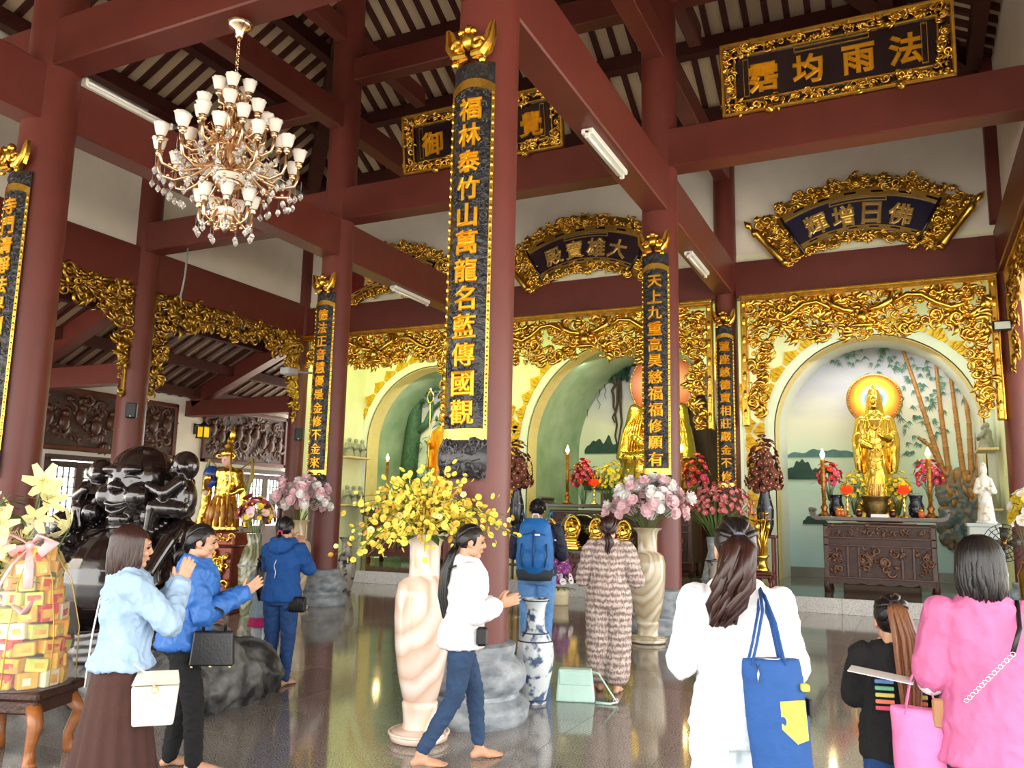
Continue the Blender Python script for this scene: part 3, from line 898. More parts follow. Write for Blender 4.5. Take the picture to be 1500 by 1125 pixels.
# ---------------------------------------------------------------- fan shaped name boards on the back wall
def fan(xc, text, panelmat, label, seed, csize=.44):
    t = thing('fan_board', label, 'plaque', (xc, Y3 - .09, 6.84)); z0 = 4.93 - 6.84; TH = radians(28.7); rng = random.Random(seed)
    n = 28; ang = [-TH + 2 * TH * k / n for k in range(n + 1)]; P = lambda r, a: (r * sin(a), z0 + r * cos(a))
    def band(m, r0, r1, y0, y1, f=1.0): m.strip([P(r0, a * f) for a in ang], [P(r1, a * f) for a in ang], y0, y1)
    m = MB(); band(m, 2.2, 2.98, -.05, .08); m.obj('panel', panelmat, t)
    m = MB(); band(m, 3.0, 3.26, -.03, .05); band(m, 2.06, 2.24, -.03, .05)
    for sg in (-1, 1): m.strip([P(2.1, sg * (TH + .16 * k / 4)) for k in range(5)], [P(3.14, sg * (TH + .16 * k / 4)) for k in range(5)], -.03, .05)
    m.obj('backing', GOLDD, t)
    m = MB(); band(m, 2.9, 3.04, -.09, -.04); band(m, 2.22, 2.31, -.09, -.04); band(m, 2.80, 2.82, -.065, -.05, .36); band(m, 2.86, 2.88, -.065, -.05, .36)
    for sg in (-1, 1):
        a = sg * TH * .36; m.box((*P(2.84, a)[:1], -.058, P(2.84, a)[1]), (.02, .016, .08))
    m.obj('gold_band', mat('gold_leaf_bright', (0.88, 0.60, 0.16), 0.3, 1.0, var=0.1), t, angle=30)
    m = MB()   # little inscriptions cut into the gold bands
    for rr, hh in ((2.97, .045), (2.265, .03)):
        for k in range(6):
            a0 = -TH * .82 + k * TH * .33; m.strip([P(rr - hh / 2, a0 + q * .025) for q in range(4)], [P(rr + hh / 2, a0 + q * .025) for q in range(4)], -.094, -.088)
    m.obj('band_mark', LACQ, t)
    m = MB()
    def ins(x, z):
        r = sqrt(x * x + (z - z0) ** 2); a = abs(atan2(x, z - z0))
        return (a < TH and (3.04 < r < 3.28 + .04 * cos(a * 40) or 2.04 < r < 2.2)) or (TH + .02 < a < TH + .155 and 2.1 < r < 3.22)
    carve(m, ins, (-2.3, 2.3, -.3, 1.6), 520, .08, .08, rng)
    m.lathe([(.11, 0), (.11, .03), (.085, .05), (.06, .03), (.05, .07), (.0, .09)], 16, M=T(0, -.1, P(3.17, 0)[1]) @ Matrix.Rotation(pi / 2, 4, 'X'))
    m.obj('carved_rim', GOLD, t, True)
    for sg in (-1, 1):
        a = sg * (TH + .175); p0 = Vector((P(2.15, a)[0], -.06, P(2.15, a)[1])); p1 = Vector((P(3.15, a)[0], -.06, P(3.15, a)[1])); d = (p1 - p0).normalized()
        m = MB(); seq = [(0, .08), (.06, .1), (.1, .07), (.12, .08), (.5, .082), (.86, .08), (.9, .105), (.97, .09), (1.02, .06), (1.06, .03), (1.1, .05), (1.16, .075), (1.22, .05), (1.3, .005)]
        m.tube([tuple(p0 + d * q) for q, r in seq], [r for q, r in seq], 12); m.obj('scroll_roller', GOLD, t, True)
        a2 = sg * (TH - .004); m = MB(); m.tube([(P(2.12, a2)[0], -.09, P(2.12, a2)[1]), (P(3.02, a2)[0], -.09, P(3.02, a2)[1])], .03, 8); m.obj('edge_rod', LACQ, t, True)
    for a, ch in text:
        vs, fs = glyph(ch, csize, .03, .034); a = radians(a); ca, sa = cos(a), sin(a); px, pz = P(2.55, a)
        m = MB(); m.add([(px + v.x * ca + v.y * sa, -.052 - max(0, v.z), pz - v.x * sa + v.y * ca) for v in vs], fs)
        m.obj('character', mat('gold_letter_bright', (0.95, 0.70, 0.25), 0.25, 0.8, var=0.05), t)
    return t


NAVY = mat('navy_lacquer', srgb(40, 40, 66), 0.16, var=0.15, coat=0.4)
PLUM = mat('plum_lacquer', srgb(52, 36, 48), 0.2, var=0.15, coat=0.3)
fan(-.63, [(-17.5, '輝'), (-6, '增'), (5.5, '日'), (17, '佛')], NAVY, 'fan shaped gold board with four characters over the right altar', 31)
fan(-6.25, [(-17.5, '殿'), (-6, '寶'), (5.5, '雄'), (17, '大')], PLUM, 'fan shaped gold board over the middle altar, right of the thick pillar', 32)
fan(-11.55, [(-11, '慧'), (-2, '弘')], mat('red_lacquer', srgb(112, 18, 24), .25, var=.15, coat=.3), 'fan shaped gold and red board partly hidden behind the slanting beam at left', 33)


# ---------------------------------------------------------------- lamp tubes, speakers, wall lantern
def tube_lamp(p, axis, label, side=False):
    t = thing('tube_lamp', label, 'lamp', p, 0)
    m = MB(); L = 1.35
    if side: m.bbox((.04, 0, 0), (.07, L, .09), .01)
    else: m.bbox((0, 0, -.035), (.15, L, .07), .012)
    m.obj('housing', mat('white_enamel', srgb(232, 232, 226), .35, var=.03), t)
    m = MB(); c = (.1, 0, 0) if side else (0, 0, -.09)
    m.tube([(c[0], -L / 2 + .03, c[2]), (c[0], L / 2 - .03, c[2])], .018, 10); m.obj('tube', mat('frosted_tube', srgb(240, 242, 240), .25, var=0), t, True)
    for s in (-1, 1):
        m = MB(); m.bbox((c[0] * .8, s * (L / 2 - .02), c[2] * .8), (.06, .04, .09), .008); m.obj('end_cap', mat('white_enamel', (1, 1, 1)), t)
    return t


tube_lamp((xC + bw, 7.0, 6.77), 'y', 'fluorescent tube on the dark beam left of the chandelier', True)
tube_lamp((xB, 9.3, 6.1), 'y', 'fluorescent tube under the slanting beam right of the thick pillar')
tube_lamp((xB, 14.3, 6.1), 'y', 'fluorescent tube under the beam left of the upper right fan board')
tube_lamp((xC, 14.3, 6.1), 'y', 'fluorescent tube under the beam left of the thick pillar')


def speaker(p, rz, label, w=.2, h=.3, d=.18):
    t = thing('wall_speaker', label, 'speaker', p, rz)
    m = MB(); m.bbox((0, d / 2, h / 2), (w, d, h), .02); m.obj('cabinet', mat('black_plastic', srgb(26, 28, 32), .5, var=.1), t)
    m = MB(); m.bbox((0, -.004, h / 2), (w - .03, .012, h - .03), .006); m.obj('grille', mat('speaker_grille', srgb(48, 54, 60), .6, var=.3, scale=80), t)
    m = MB(); m.ball((0, -.012, .03), (.02, .006, .01), 8, 5); m.obj('badge', mat('badge_silver', (.8, .8, .8), .3, .8, var=0), t)
    m = MB(); m.box((0, d + .04, h / 2), (.05, .08, .08)); m.obj('bracket', mat('black_plastic', (0, 0, 0)), t)


speaker((xO + .5, Y2 - .42, 3.3), radians(40), 'small black speaker on the column behind the laughing buddha')
speaker((xO + .42, Y3 - .4, 3.3), radians(35), 'small black speaker on the thin corner column, left of the pink roses')

t = thing('wall_lantern', 'square yellow wall lantern between the carved wooden panels', 'lantern', (XW + .35, 17.15, 3.45))
m = MB(); m.bbox((0, 0, .2), (.22, .22, .28), .01); m.obj('shade', mat('yellow_glass', srgb(240, 196, 30), .3, var=.1, emit=srgb(240, 190, 20), estr=.35), t)
m = MB()
for sx in (-1, 1):
    for sy in (-1, 1): m.box((sx * .12, sy * .12, .2), (.03, .03, .34))
m.box((0, 0, .04), (.28, .28, .03)); m.lathe([(.2, .36), (.12, .42), (.03, .5)], 4, c=(0, 0, 0)); m.box((-.17, 0, .42), (.34, .03, .03)); m.box((-.33, 0, .3), (.03, .08, .3)); m.obj('lantern_frame', mat('black_plastic', (0, 0, 0)), t)

t = thing('camera_box', 'small grey box on the couplet board column near the side lintel', 'camera', (xC - .5, Y2 - .55, 3.9))
m = MB(); m.bbox((0, 0, .08), (.2, .25, .12), .015); m.obj('housing', mat('grey_plastic', srgb(150, 152, 156), .4, var=.05), t)
m = MB(); m.tube([(0, .1, .1), (.1, .3, .1), (.25, .45, .1)], .02, 8); m.obj('bracket', mat('grey_plastic', (0, 0, 0)), t)

t = thing('flood_lamp', 'small black flood lamp at the upper right corner of the right altar screen', 'lamp', (1.62, Y3 - .45, 4.92))
m = MB(); m.bbox((0, 0, .09), (.3, .1, .18), .02); m.obj('housing', mat('black_plastic', (0, 0, 0)), t)
m = MB(); m.bbox((0, -.055, .09), (.24, .01, .13), .004); m.obj('lens', mat('lamp_lens', (.5, .55, .5), .1, var=0), t)
m = MB(); m.box((.0, .1, .05), (.04, .2, .03)); m.obj('bracket', mat('black_plastic', (0, 0, 0)), t)

# hanging grey cable from the side beam
m = MB(); m.tube([(-13.0, Y2, 6.8), (-13.02, Y2, 6.2), (-13.1, Y2, 5.75)], .02, 6)
tag(m.obj('hanging_cable', mat('grey_plastic', (0, 0, 0)), None, True), 'grey cable hanging down beside the pierced lintel', 'cable')


# ---------------------------------------------------------------- carved wooden panels on the outer wall
def wood_panel(y0, y1, z0, z1, label, seed):
    t = thing('carved_panel', label, 'wall panel', (XW + .02, (y0 + y1) / 2, z0), pi / 2); hw = (y1 - y0) / 2; h = z1 - z0; rng = random.Random(seed)
    m = MB(); m.box((0, -.03, h / 2), (2 * hw - .1, .05, h - .1)); m.obj('board', WOODD, t)
    m = MB()
    for zz in (.06, h - .06): m.bbox((0, -.06, zz), (2 * hw, .1, .12), .02)
    for s in (-1, 1): m.bbox((s * (hw - .06), -.06, h / 2), (.12, .1, h), .02)
    m.obj('frame', WOODR, t)
    m = MB(); carve(m, lambda x, z: True, (-hw + .2, hw - .2, .2, h - .2), 150, .16, .05, rng)
    for k in range(9):
        x = -hw + .35 + (2 * hw - .7) * k / 8; z = h * (.38 + .25 * rng.random()); m.ball((x, -.09, z + .22), .09, 10, 7); m.ball((x, -.08, z), (.15, .07, .2), 10, 7)
    m.obj('relief_figures', mat('dark_relief_wood', srgb(78, 44, 32), .35, var=.3, scale=8), t, True)


wood_panel(12.3, 16.45, 2.85, 4.35, 'wide dark carved wooden panel on the outer wall behind the laughing buddha', 41)
wood_panel(17.4, 20.9, 2.85, 4.45, 'dark carved wooden panel on the outer wall behind the golden guardian statue', 42)

# ---------------------------------------------------------------- chandelier
CH = thing('chandelier', 'gold and crystal chandelier with many white glass cups hanging from the cross beam', 'chandelier', (-6.23, Y1, 4.3))
CGOLD = mat('rose_gold_metal', (0.86, 0.60, 0.38), 0.18, 1.0, var=0.08)
OPAL = mat('opal_glass', srgb(236, 232, 228), 0.2, var=0.03, sub=0.1)
CRYST = mat('cut_crystal', (0.95, 0.95, 0.95), 0.03, trans=0.85, var=0)
m = MB(); m.lathe([(.13, 2.44), (.14, 2.42), (.11, 2.38), (.05, 2.34), (.045, 2.28), (.02, 2.25)][::-1], 20); m.obj('canopy', CGOLD, CH, True)
m = MB()
for k in range(9):
    z = 1.86 + k * .045; rot = Matrix.Rotation(pi / 2 * (k % 2), 4, 'Z')
    m.tube([tuple(T(0, 0, z) @ rot @ Vector((.017 * cos(a), 0, .03 * sin(a)))) for a in [2 * pi * j / 8 for j in range(9)]], .006, 5)
m.obj('chain', CGOLD, CH, True)
m = MB(); m.lathe([(.01, .1), (.05, .16), (.06, .24), (.1, .27), (.03, .31), (.03, .5), (.06, .55), (.13, .6), (.15, .66), (.05, .7), (.035, .85), (.07, .92), (.05, 1.0), (.03, 1.1), (.06, 1.18), (.09, 1.25), (.04, 1.32), (.03, 1.48), (.07, 1.55), (.05, 1.62), (.02, 1.75), (.06, 1.8), (.02, 1.86)], 20); m.obj('stem', CGOLD, CH, True)
for z, r in ((.60, .16), (.24, .11)):
    m = MB(); m.lathe([(.02, -.1), (r * .6, -.08), (r * .95, -.03), (r, .02), (r * 1.02, .03)], 20, c=(0, 0, z + .08)); m.obj('glass_bowl', OPAL, CH, True)
_cup = MB(); _cup.lathe([(.02, 0), (.036, .02), (.045, .05), (.05, .085), (.058, .1), (.052, .1), (.044, .08), (.038, .05), (.02, .02)], 16, mod=lambda a, k: 1 + (.06 * cos(8 * a) if 3 <= k <= 5 else 0)); cup_me = _cup.mesh('glass_cup', OPAL, True)
_dr = MB(); _dr.tube([(0, 0, 0), (0, 0, -.13)], .0025, 4); _dr.lathe([(.001, -.21), (.024, -.18), (.029, -.162), (.016, -.135), (.001, -.125)], 8); dr_me = _dr.mesh('crystal_drop', CRYST, False)
for r, n, zc, zr, ph in ((.16, 5, 1.62, 1.5, .3), (.34, 7, 1.34, 1.2, 0), (.5, 8, 1.14, 1.0, .2), (.70, 12, .92, .72, .1), (.27, 7, .40, .28, .1)):
    am = MB(); P = [(0, 0, zr + .06), (r * .25, 0, zr + .1), (r * .5, 0, zr - .03), (r * .75, 0, zr - .1), (r * .95, 0, zr - .06), (r, 0, zr + .04), (r, 0, zc - .02)]
    if r < .2: P = [(0, 0, zr), (r * .5, 0, zr - .03), (r * .9, 0, zr), (r, 0, zc - .02)]
    am.tube(P, [.017] * len(P), 7)
    am.tube([(r * .3, 0, zr + .09), (r * .4, 0, zr + .16), (r * .55, 0, zr + .12), (r * .52, 0, zr + .05)], [.012, .01, .008, .004], 6)
    am.tube([(r * .6, 0, zr - .07), (r * .72, 0, zr + .02), (r * .82, 0, zr - .02)], [.01, .009, .004], 6)
    for q in (.35, .6, .85): am.ball((r * q, 0, zr - .02 - .08 * sin(pi * q)), .02, 7, 5)
    am.lathe([(.012, -.05), (.04, -.02), (.03, .0), (.045, .012), (.02, .02)], 12, c=(r, 0, zc - .01))
    ame = am.mesh('arm', CGOLD, True)
    for k in range(n):
        a = ph + 2 * pi * k / n
        o = link('arm', ame, CH, (0, 0, 0), (0, 0, a)); q = link('glass_cup', cup_me, o, (r, 0, zc)); q.scale = (1.35,) * 3
        if r > .2:
            link('crystal_drop', dr_me, o, (r * .97, 0, zr - .04)); link('crystal_drop', dr_me, o, (r * 1.05, .02, zr - .0))
            if r > .4: link('crystal_drop', dr_me, o, (r * .8, 0, zr - .1)); link('crystal_drop', dr_me, o, (r * .6, .03, zr - .05)); link('crystal_drop', dr_me, o, (r * .9, -.03, zr - .06))
# ================================================================== statues
GOLDS = mat('statue_gold', (0.86, 0.56, 0.10), 0.24, 1.0, var=0.08, scale=5)
EBONY = mat('black_polished_wood', srgb(26, 18, 18), 0.14, var=0.3, scale=4, coat=0.5, spec=0.7)


def ring(cx, cy, z, rx, ry, n=20, tilt=0.0, wob=0.0, lob=9, ph=0.0):
    return [(cx + rx * cos(2 * pi * k / n) * (1 + wob * sin(lob * 2 * pi * k / n + ph)), cy + ry * sin(2 * pi * k / n) * (1 + wob * sin(lob * 2 * pi * k / n + ph)), z + tilt * cos(2 * pi * k / n)) for k in range(n)]


def halo(t, x, y, z, r, stops, label=None):
    def f(nt, L, tc, b):
        sp = nt.nodes.new('ShaderNodeVectorMath'); sp.operation = 'LENGTH'; L.new(tc.outputs['Object'], sp.inputs[0])
        mr = nt.nodes.new('ShaderNodeMapRange'); mr.inputs[2].default_value = r; L.new(sp.outputs['Value'], mr.inputs[0])
        rp = nt.nodes.new('ShaderNodeValToRGB'); L.new(mr.outputs[0], rp.inputs[0]); cr = rp.color_ramp
        cr.elements[0].position = stops[0][0]; cr.elements[0].color = (*stops[0][1], 1); cr.elements[1].position = stops[-1][0]; cr.elements[1].color = (*stops[-1][1], 1)
        for p, c in stops[1:-1]: cr.elements.new(p).color = (*c, 1)
        L.new(rp.outputs[0], b.inputs['Base Color']); L.new(rp.outputs[0], b.inputs['Emission Color']); b.inputs['Emission Strength'].default_value = .12
    m = MB(); m.lathe([(r, 0), (r, .05)], 56); o = m.obj('halo', node_mat('halo_%d' % int(r * 1000), f, .35), t, angle=30, loc=(x, y, z), rot=(pi / 2, 0, 0))
    m = MB(); m.tube([((r + .012) * cos(a), -.01, (r + .012) * sin(a)) for a in [2 * pi * k / 56 for k in range(57)]], .03, 7)
    for k in range(56):
        a = 2 * pi * k / 56; m.ball((r * .985 * cos(a), -.065, r * .985 * sin(a)), .018, 6, 4)
    m.obj('halo_rim', GOLDD, o, True, loc=(0, 0, 0), rot=(-pi / 2, 0, 0))
    return o


def lotus(m, r, z, n=16, rows=2, h=.16):
    for q in range(rows):
        for k in range(n):
            a = 2 * pi * (k + .5 * q) / n; rr = r * (1 - .04 * q); L = h * (1 - .12 * q)
            M = rotz(a) @ T(rr * .82, 0, z + q * .07) @ Matrix.Rotation(.45, 4, 'Y')
            m.ball((0, 0, L * .5), (.035 * r / .4, pi * r / n * .95, L * .62), 8, 6, M=M)


# ---------------------------------------------------------------- standing gilded statue, right niche
t = thing('standing_statue', 'tall golden robed statue standing before a round halo in the right niche', 'statue', (-.6, 20.0, PH))
m = MB(); Z = lambda z: z - PH
m.loft([ring(0, 0, Z(1.98), .33, .27), ring(0, 0, Z(2.2), .31, .25), ring(0, 0, Z(2.6), .30, .23), ring(0, 0, Z(3.0), .27, .21), ring(0, 0, Z(3.3), .27, .2), ring(0, 0, Z(3.6), .31, .2), ring(0, 0, Z(3.8), .31, .18), ring(0, .01, Z(3.92), .2, .14), ring(0, .01, Z(4.0), .1, .1)], True)
for s in (-1, 1):
    m.cap((s * .27, 0, Z(3.78)), (s * .37, -.05, Z(3.35)), .12, .11)
    m.loft([ring(s * .36, -.04, Z(3.5), .1, .12), ring(s * .37, -.06, Z(3.2), .105, .14), ring(s * .36, -.06, Z(2.85), .085, .15), ring(s * .345, -.05, Z(2.62), .06, .13)])
m.cap((.36, -.08, Z(3.36)), (.13, -.26, Z(3.42)), .085, .06); m.cap((-.36, -.06, Z(3.32)), (-.12, -.25, Z(3.2)), .085, .06)
m.ball((.1, -.28, Z(3.47)), (.045, .04, .07)); m.ball((-.08, -.27, Z(3.18)), (.05, .05, .05)); m.tube([(.1, -.29, Z(3.5)), (.1, -.3, Z(3.62))], .016, 6)
m.ball((0, -.02, Z(4.2)), (.125, .14, .175), 16, 12); m.ball((0, -.06, Z(4.1)), (.09, .09, .08), 12, 8); m.ball((0, .02, Z(4.36)), (.1, .11, .17), 14, 10); m.ball((0, 0, Z(4.5)), (.055, .06, .12), 12, 8)
m.loft([ring(0, .05, Z(3.85), .2, .11), ring(0, .05, Z(4.1), .165, .12), ring(0, .04, Z(4.35), .14, .13), ring(0, .03, Z(4.5), .09, .1)])
m.tube([(0, -.165, Z(4.24)), (0, -.185, Z(4.17)), (0, -.165, Z(4.15))], [.012, .022, .02], 8)
body = remesh(m, 'robed_figure', GOLDS, .016, 3, t, fold=.012, fscale=11, stretch=(1, 1, .16), seed=2)
m = MB()   # drapery ridges, sash, crown figure and necklace
for k in range(13):
    a = -pi * .95 + pi * .9 * k / 12; rr = .3
    m.tube([(.29 * cos(a) * (1.05 - .0), .23 * sin(a), Z(2.05)), (.285 * cos(a), .225 * sin(a), Z(2.5)), (.26 * cos(a), .2 * sin(a), Z(2.95))], [.022, .016, .006], 6)
for k, zz in enumerate((3.42, 3.28, 3.1, 2.9, 2.72)):
    m.tube([(-.2 + .02 * k, -.19, Z(zz + .12)), (-.1, -.235, Z(zz)), (0, -.245, Z(zz - .04)), (.1, -.235, Z(zz)), (.2 - .02 * k, -.19, Z(zz + .12))], .014, 6)
for s in (-1, 1):
    for k in range(4):
        m.tube([(s * (.3 + .035 * k), -.16 + .02 * k, Z(3.35)), (s * (.31 + .03 * k), -.2 + .02 * k, Z(3.0)), (s * (.29 + .028 * k), -.17 + .02 * k, Z(2.64))], .012, 6)
    m.tube([(s * .15, -.14, Z(3.85)), (s * .1, -.2, Z(3.65)), (0, -.225, Z(3.55))], .016, 6)
m.tube(spiral(0, Z(3.1), 0, .07, 1.4, 1, -.25), .012, 6)
m.obj('drapery', GOLDS, t, True)
m = MB(); lotus(m, .46, Z(1.78), 18, 2, .2); m.lathe([(.46, Z(1.55)), (.5, Z(1.6)), (.42, Z(1.7)), (.36, Z(1.8)), (.4, Z(1.97))], 32); m.obj('lotus_seat', GOLDS, t, True)
m = MB(); m.bbox((0, 0, Z(.9)), (1.5, 1.0, 1.28), .03); m.obj('plinth', WOODR, t)
halo(t, 0, .32, Z(4.31), .55, [(0, srgb(60, 130, 150)), (.3, srgb(50, 130, 170)), (.42, srgb(170, 220, 220)), (.54, srgb(250, 236, 120)), (.66, srgb(250, 196, 40)), (.84, srgb(236, 140, 20)), (1, srgb(150, 60, 20))])
m = MB(); m.tube([(0, .36, Z(2.0)), (0, .4, Z(3.8))], .03, 8); m.obj('halo_post', GOLDD, t, True)

# ---------------------------------------------------------------- seated gilded statue, middle niche
t = thing('seated_buddha', 'large golden seated buddha with an orange halo in the middle niche behind a column', 'statue', (-5.9, 21.3, PH))
m = MB()
m.loft([ring(0, 0, Z(2.85), .95, .62), ring(0, 0, Z(3.0), 1.02, .66), ring(0, .02, Z(3.22), .92, .55), ring(0, .05, Z(3.4), .62, .42), ring(0, .08, Z(3.75), .52, .36), ring(0, .08, Z(4.15), .62, .36), ring(0, .08, Z(4.4), .6, .32), ring(0, .08, Z(4.52), .3, .22), ring(0, .05, Z(4.62), .16, .17)], True)
for s in (-1, 1):
    m.cap((s * .6, .06, Z(4.36)), (s * .74, -.08, Z(3.72)), .19, .16); m.cap((s * .74, -.08, Z(3.72)), (s * .24, -.45, Z(3.42)), .15, .1)
    m.loft([ring(s * .72, -.02, Z(3.9), .17, .2), ring(s * .8, -.1, Z(3.4), .2, .3), ring(s * .85, -.15, Z(3.05), .2, .34)])
    m.cap((s * .75, -.3, Z(3.08)), (s * .1, -.55, Z(3.05)), .19, .15)
m.ball((0, -.52, Z(3.4)), (.2, .12, .07)); m.ball((0, .0, Z(4.92)), (.25, .27, .33), 18, 14); m.ball((0, .03, Z(5.2)), (.2, .2, .15), 14, 10); m.ball((0, .04, Z(5.36)), (.11, .11, .1), 12, 8)
for s in (-1, 1): m.cap((s * .25, .03, Z(5.0)), (s * .26, .02, Z(4.75)), .045, .05)
m.tube([(0, -.27, Z(5.0)), (0, -.31, Z(4.88)), (0, -.28, Z(4.85))], [.02, .04, .035], 8)
remesh(m, 'robed_figure', GOLDS, .026, 3, t, fold=.016, fscale=6, stretch=(1, 1, .3), seed=5)
m = MB()
for s in (-1, 1):
    for k in range(7):
        x = s * (.42 + .07 * k); m.tube([(x * .85, -.15, Z(4.3 - .03 * k)), (x, -.3, Z(3.7)), (x * 1.08, -.42, Z(3.15))], [.015, .026, .02], 6)
for k in range(8):
    m.tube([(-.8 + .1 * k, -.55, Z(3.22)), (-.1 * k * .2, -.66, Z(3.05)), (.8 - .1 * k, -.55, Z(3.2))], .02, 6)
for k in range(4): m.tube([(-.3 + .04 * k, -.25, Z(4.4)), (0, -.33, Z(4.0 - .09 * k)), (.3 - .04 * k, -.25, Z(4.4))], .02, 6)
m.obj('drapery', GOLDS, t, True)
m = MB(); lotus(m, 1.0, Z(2.5), 20, 2, .3); m.lathe([(1.1, Z(2.2)), (1.15, Z(2.35)), (.98, Z(2.5)), (.98, Z(2.86))], 40); m.obj('lotus_seat', GOLDS, t, True)
m = MB(); m.bbox((0, 0, Z(1.2)), (2.6, 1.6, 1.9), .04); m.obj('plinth', WOODR, t)
halo(t, 0, .62, Z(5.14), .9, [(0, srgb(226, 180, 40)), (.35, srgb(220, 160, 24)), (.6, srgb(206, 124, 14)), (.8, srgb(186, 84, 12)), (1, srgb(140, 46, 12))])
m = MB(); m.tube([(0, .66, Z(2.2)), (0, .7, Z(4.4))], .05, 8); m.obj('halo_post', GOLDD, t, True)

# ---------------------------------------------------------------- statue with a ringed staff, left niche
t = thing('staff_statue', 'golden orange robed statue holding a tall staff in the left niche', 'statue', (-11.78, 20.3, PH))
ORG = mat('saffron_gilt', srgb(232, 158, 28), 0.32, 0.6, var=0.15, scale=5)
m = MB(); m.loft([ring(0, 0, Z(2.1), .34, .28), ring(0, 0, Z(2.6), .3, .24), ring(0, 0, Z(3.1), .28, .22), ring(0, 0, Z(3.6), .33, .22), ring(0, 0, Z(3.85), .3, .2), ring(0, 0, Z(4.0), .12, .12)])
m.ball((0, 0, Z(4.22)), (.14, .15, .19), 14, 10)
for s in (-1, 1): m.cap((s * .28, 0, Z(3.78)), (s * .38, -.08, Z(3.3)), .11, .1); m.loft([ring(s * .36, -.06, Z(3.5), .1, .12), ring(s * .37, -.08, Z(2.8), .08, .15)])
m.cap((-.38, -.08, Z(3.32)), (-.3, -.3, Z(3.5)), .09, .06); m.cap((.38, -.08, Z(3.3)), (.12, -.28, Z(3.4)), .09, .06)
remesh(m, 'robed_figure', ORG, .02, 3, t, fold=.014, fscale=10, stretch=(1, 1, .2), seed=9)
m = MB(); m.tube([(-.3, -.32, Z(2.1)), (-.3, -.32, Z(4.6))], .018, 8); m.tube([(-.3 + .1 * cos(a), -.32, Z(4.78) + .16 * sin(a)) for a in [2 * pi * k / 16 for k in range(17)]], .016, 6); m.ball((-.3, -.32, Z(4.98)), (.03, .03, .06)); m.obj('staff', GOLDS, t, True)
m = MB(); lotus(m, .46, Z(1.9), 16, 2, .18); m.lathe([(.5, Z(1.7)), (.42, Z(1.85)), (.4, Z(2.1))], 28); m.obj('lotus_seat', GOLDS, t, True)
m = MB(); m.bbox((0, 0, Z(1.0)), (1.4, .9, 1.48), .03); m.obj('plinth', WOODR, t)

# ---------------------------------------------------------------- laughing buddha on a rock
LB = thing('laughing_buddha', 'big glossy black laughing buddha with children climbing on it', 'statue', (-6.32, 5.42, 0.34), radians(8))
m = MB()
m.ball((0, -.12, .62), (.56, .50, .47), 20, 14); m.ball((0, .08, .92), (.50, .38, .30), 18, 12); m.ball((0, .1, .25), (.66, .45, .26), 18, 12)
for s in (-1, 1):
    m.ball((s * .2, -.22, .95), (.2, .14, .13)); m.cap((s * .46, .1, .98), (s * .66, -.05, .58), .17, .15); m.cap((s * .66, -.05, .58), (s * .5, -.46, .40), .14, .11)
    m.ball((s * .46, -.55, .40), (.13, .1, .08)); m.cap((s * .35, .1, .2), (s * .68, -.34, .22), .23, .19); m.cap((s * .68, -.34, .22), (s * .2, -.62, .12), .18, .12); m.ball((s * .12, -.66, .1), (.15, .1, .08))
m.cap((0, .05, 1.05), (0, .02, 1.3), .24, .22)
hz = 1.42
m.ball((0, .02, hz + .07), (.285, .31, .33), 22, 16); m.ball((0, -.04, hz - .10), (.30, .26, .24), 20, 12)
for s in (-1, 1):
    m.ball((s * .155, -.185, hz - .07), (.125, .125, .115), 14, 10); m.ball((s * .285, .06, hz + .02), (.04, .08, .12)); m.ball((s * .305, .04, hz - .15), (.05, .055, .11))
    m.ball((s * .11, -.235, hz + .165), (.105, .06, .035), 12, 8); m.ball((s * .05, -.305, hz + .0), (.035, .035, .03))
m.ball((0, -.31, hz + .01), (.055, .065, .055), 12, 8); m.ball((0, -.215, hz - .27), (.13, .1, .075), 14, 9); m.ball((0, -.12, hz - .37), (.24, .17, .09), 16, 9)
for s in (-1, 1):   # rolls of the open robe
    m.tube([(s * .2, .3, 1.2), (s * .42, .1, 1.16), (s * .52, -.2, .98), (s * .52, -.42, .72), (s * .46, -.56, .5)], [.05, .07, .07, .06, .04], 9)
    for k in range(4): m.tube([(s * .84, -.1, .1 + .1 * k), (s * .80, -.4, .1 + .085 * k), (s * .5, -.66, .06 + .07 * k), (s * .15, -.72, .04 + .06 * k)], .045, 8)
    for k in range(3): m.tube([(s * .62, .16, .98 - .13 * k), (s * .80, -.02, .86 - .14 * k), (s * .76, -.18, .7 - .12 * k)], .04, 8)
remesh(m, 'figure', EBONY, .014, 4, LB)
m = MB()
for s in (-1, 1):
    m.tube([(s * .19, -.215, hz + .085), (s * .14, -.262, hz + .108), (s * .09, -.278, hz + .105), (s * .055, -.272, hz + .085)], [.006, .014, .015, .006], 7)
m.tube([(-.15, -.262, hz - .10), (-.09, -.292, hz - .135), (0, -.302, hz - .15), (.09, -.292, hz - .135), (.15, -.262, hz - .10)], [.008, .018, .022, .018, .008], 8)
m.tube([(-.13, -.255, hz - .13), (-.07, -.288, hz - .195), (0, -.298, hz - .215), (.07, -.288, hz - .195), (.13, -.255, hz - .13)], [.008, .02, .026, .02, .008], 8)
m.obj('face_lines', EBONY, LB, True)
bd = MB(); bd.ball((0, 0, 0), .036, 10, 7); bme = bd.mesh('bead', EBONY, True)
for k in range(26):
    a = pi * 1.0 * (k / 25) - pi * .5; x = .36 * sin(a); z = 1.12 - .2 * cos(a); y = -.36 * cos(a) - .06
    link('bead', bme, LB, (x, y, z))


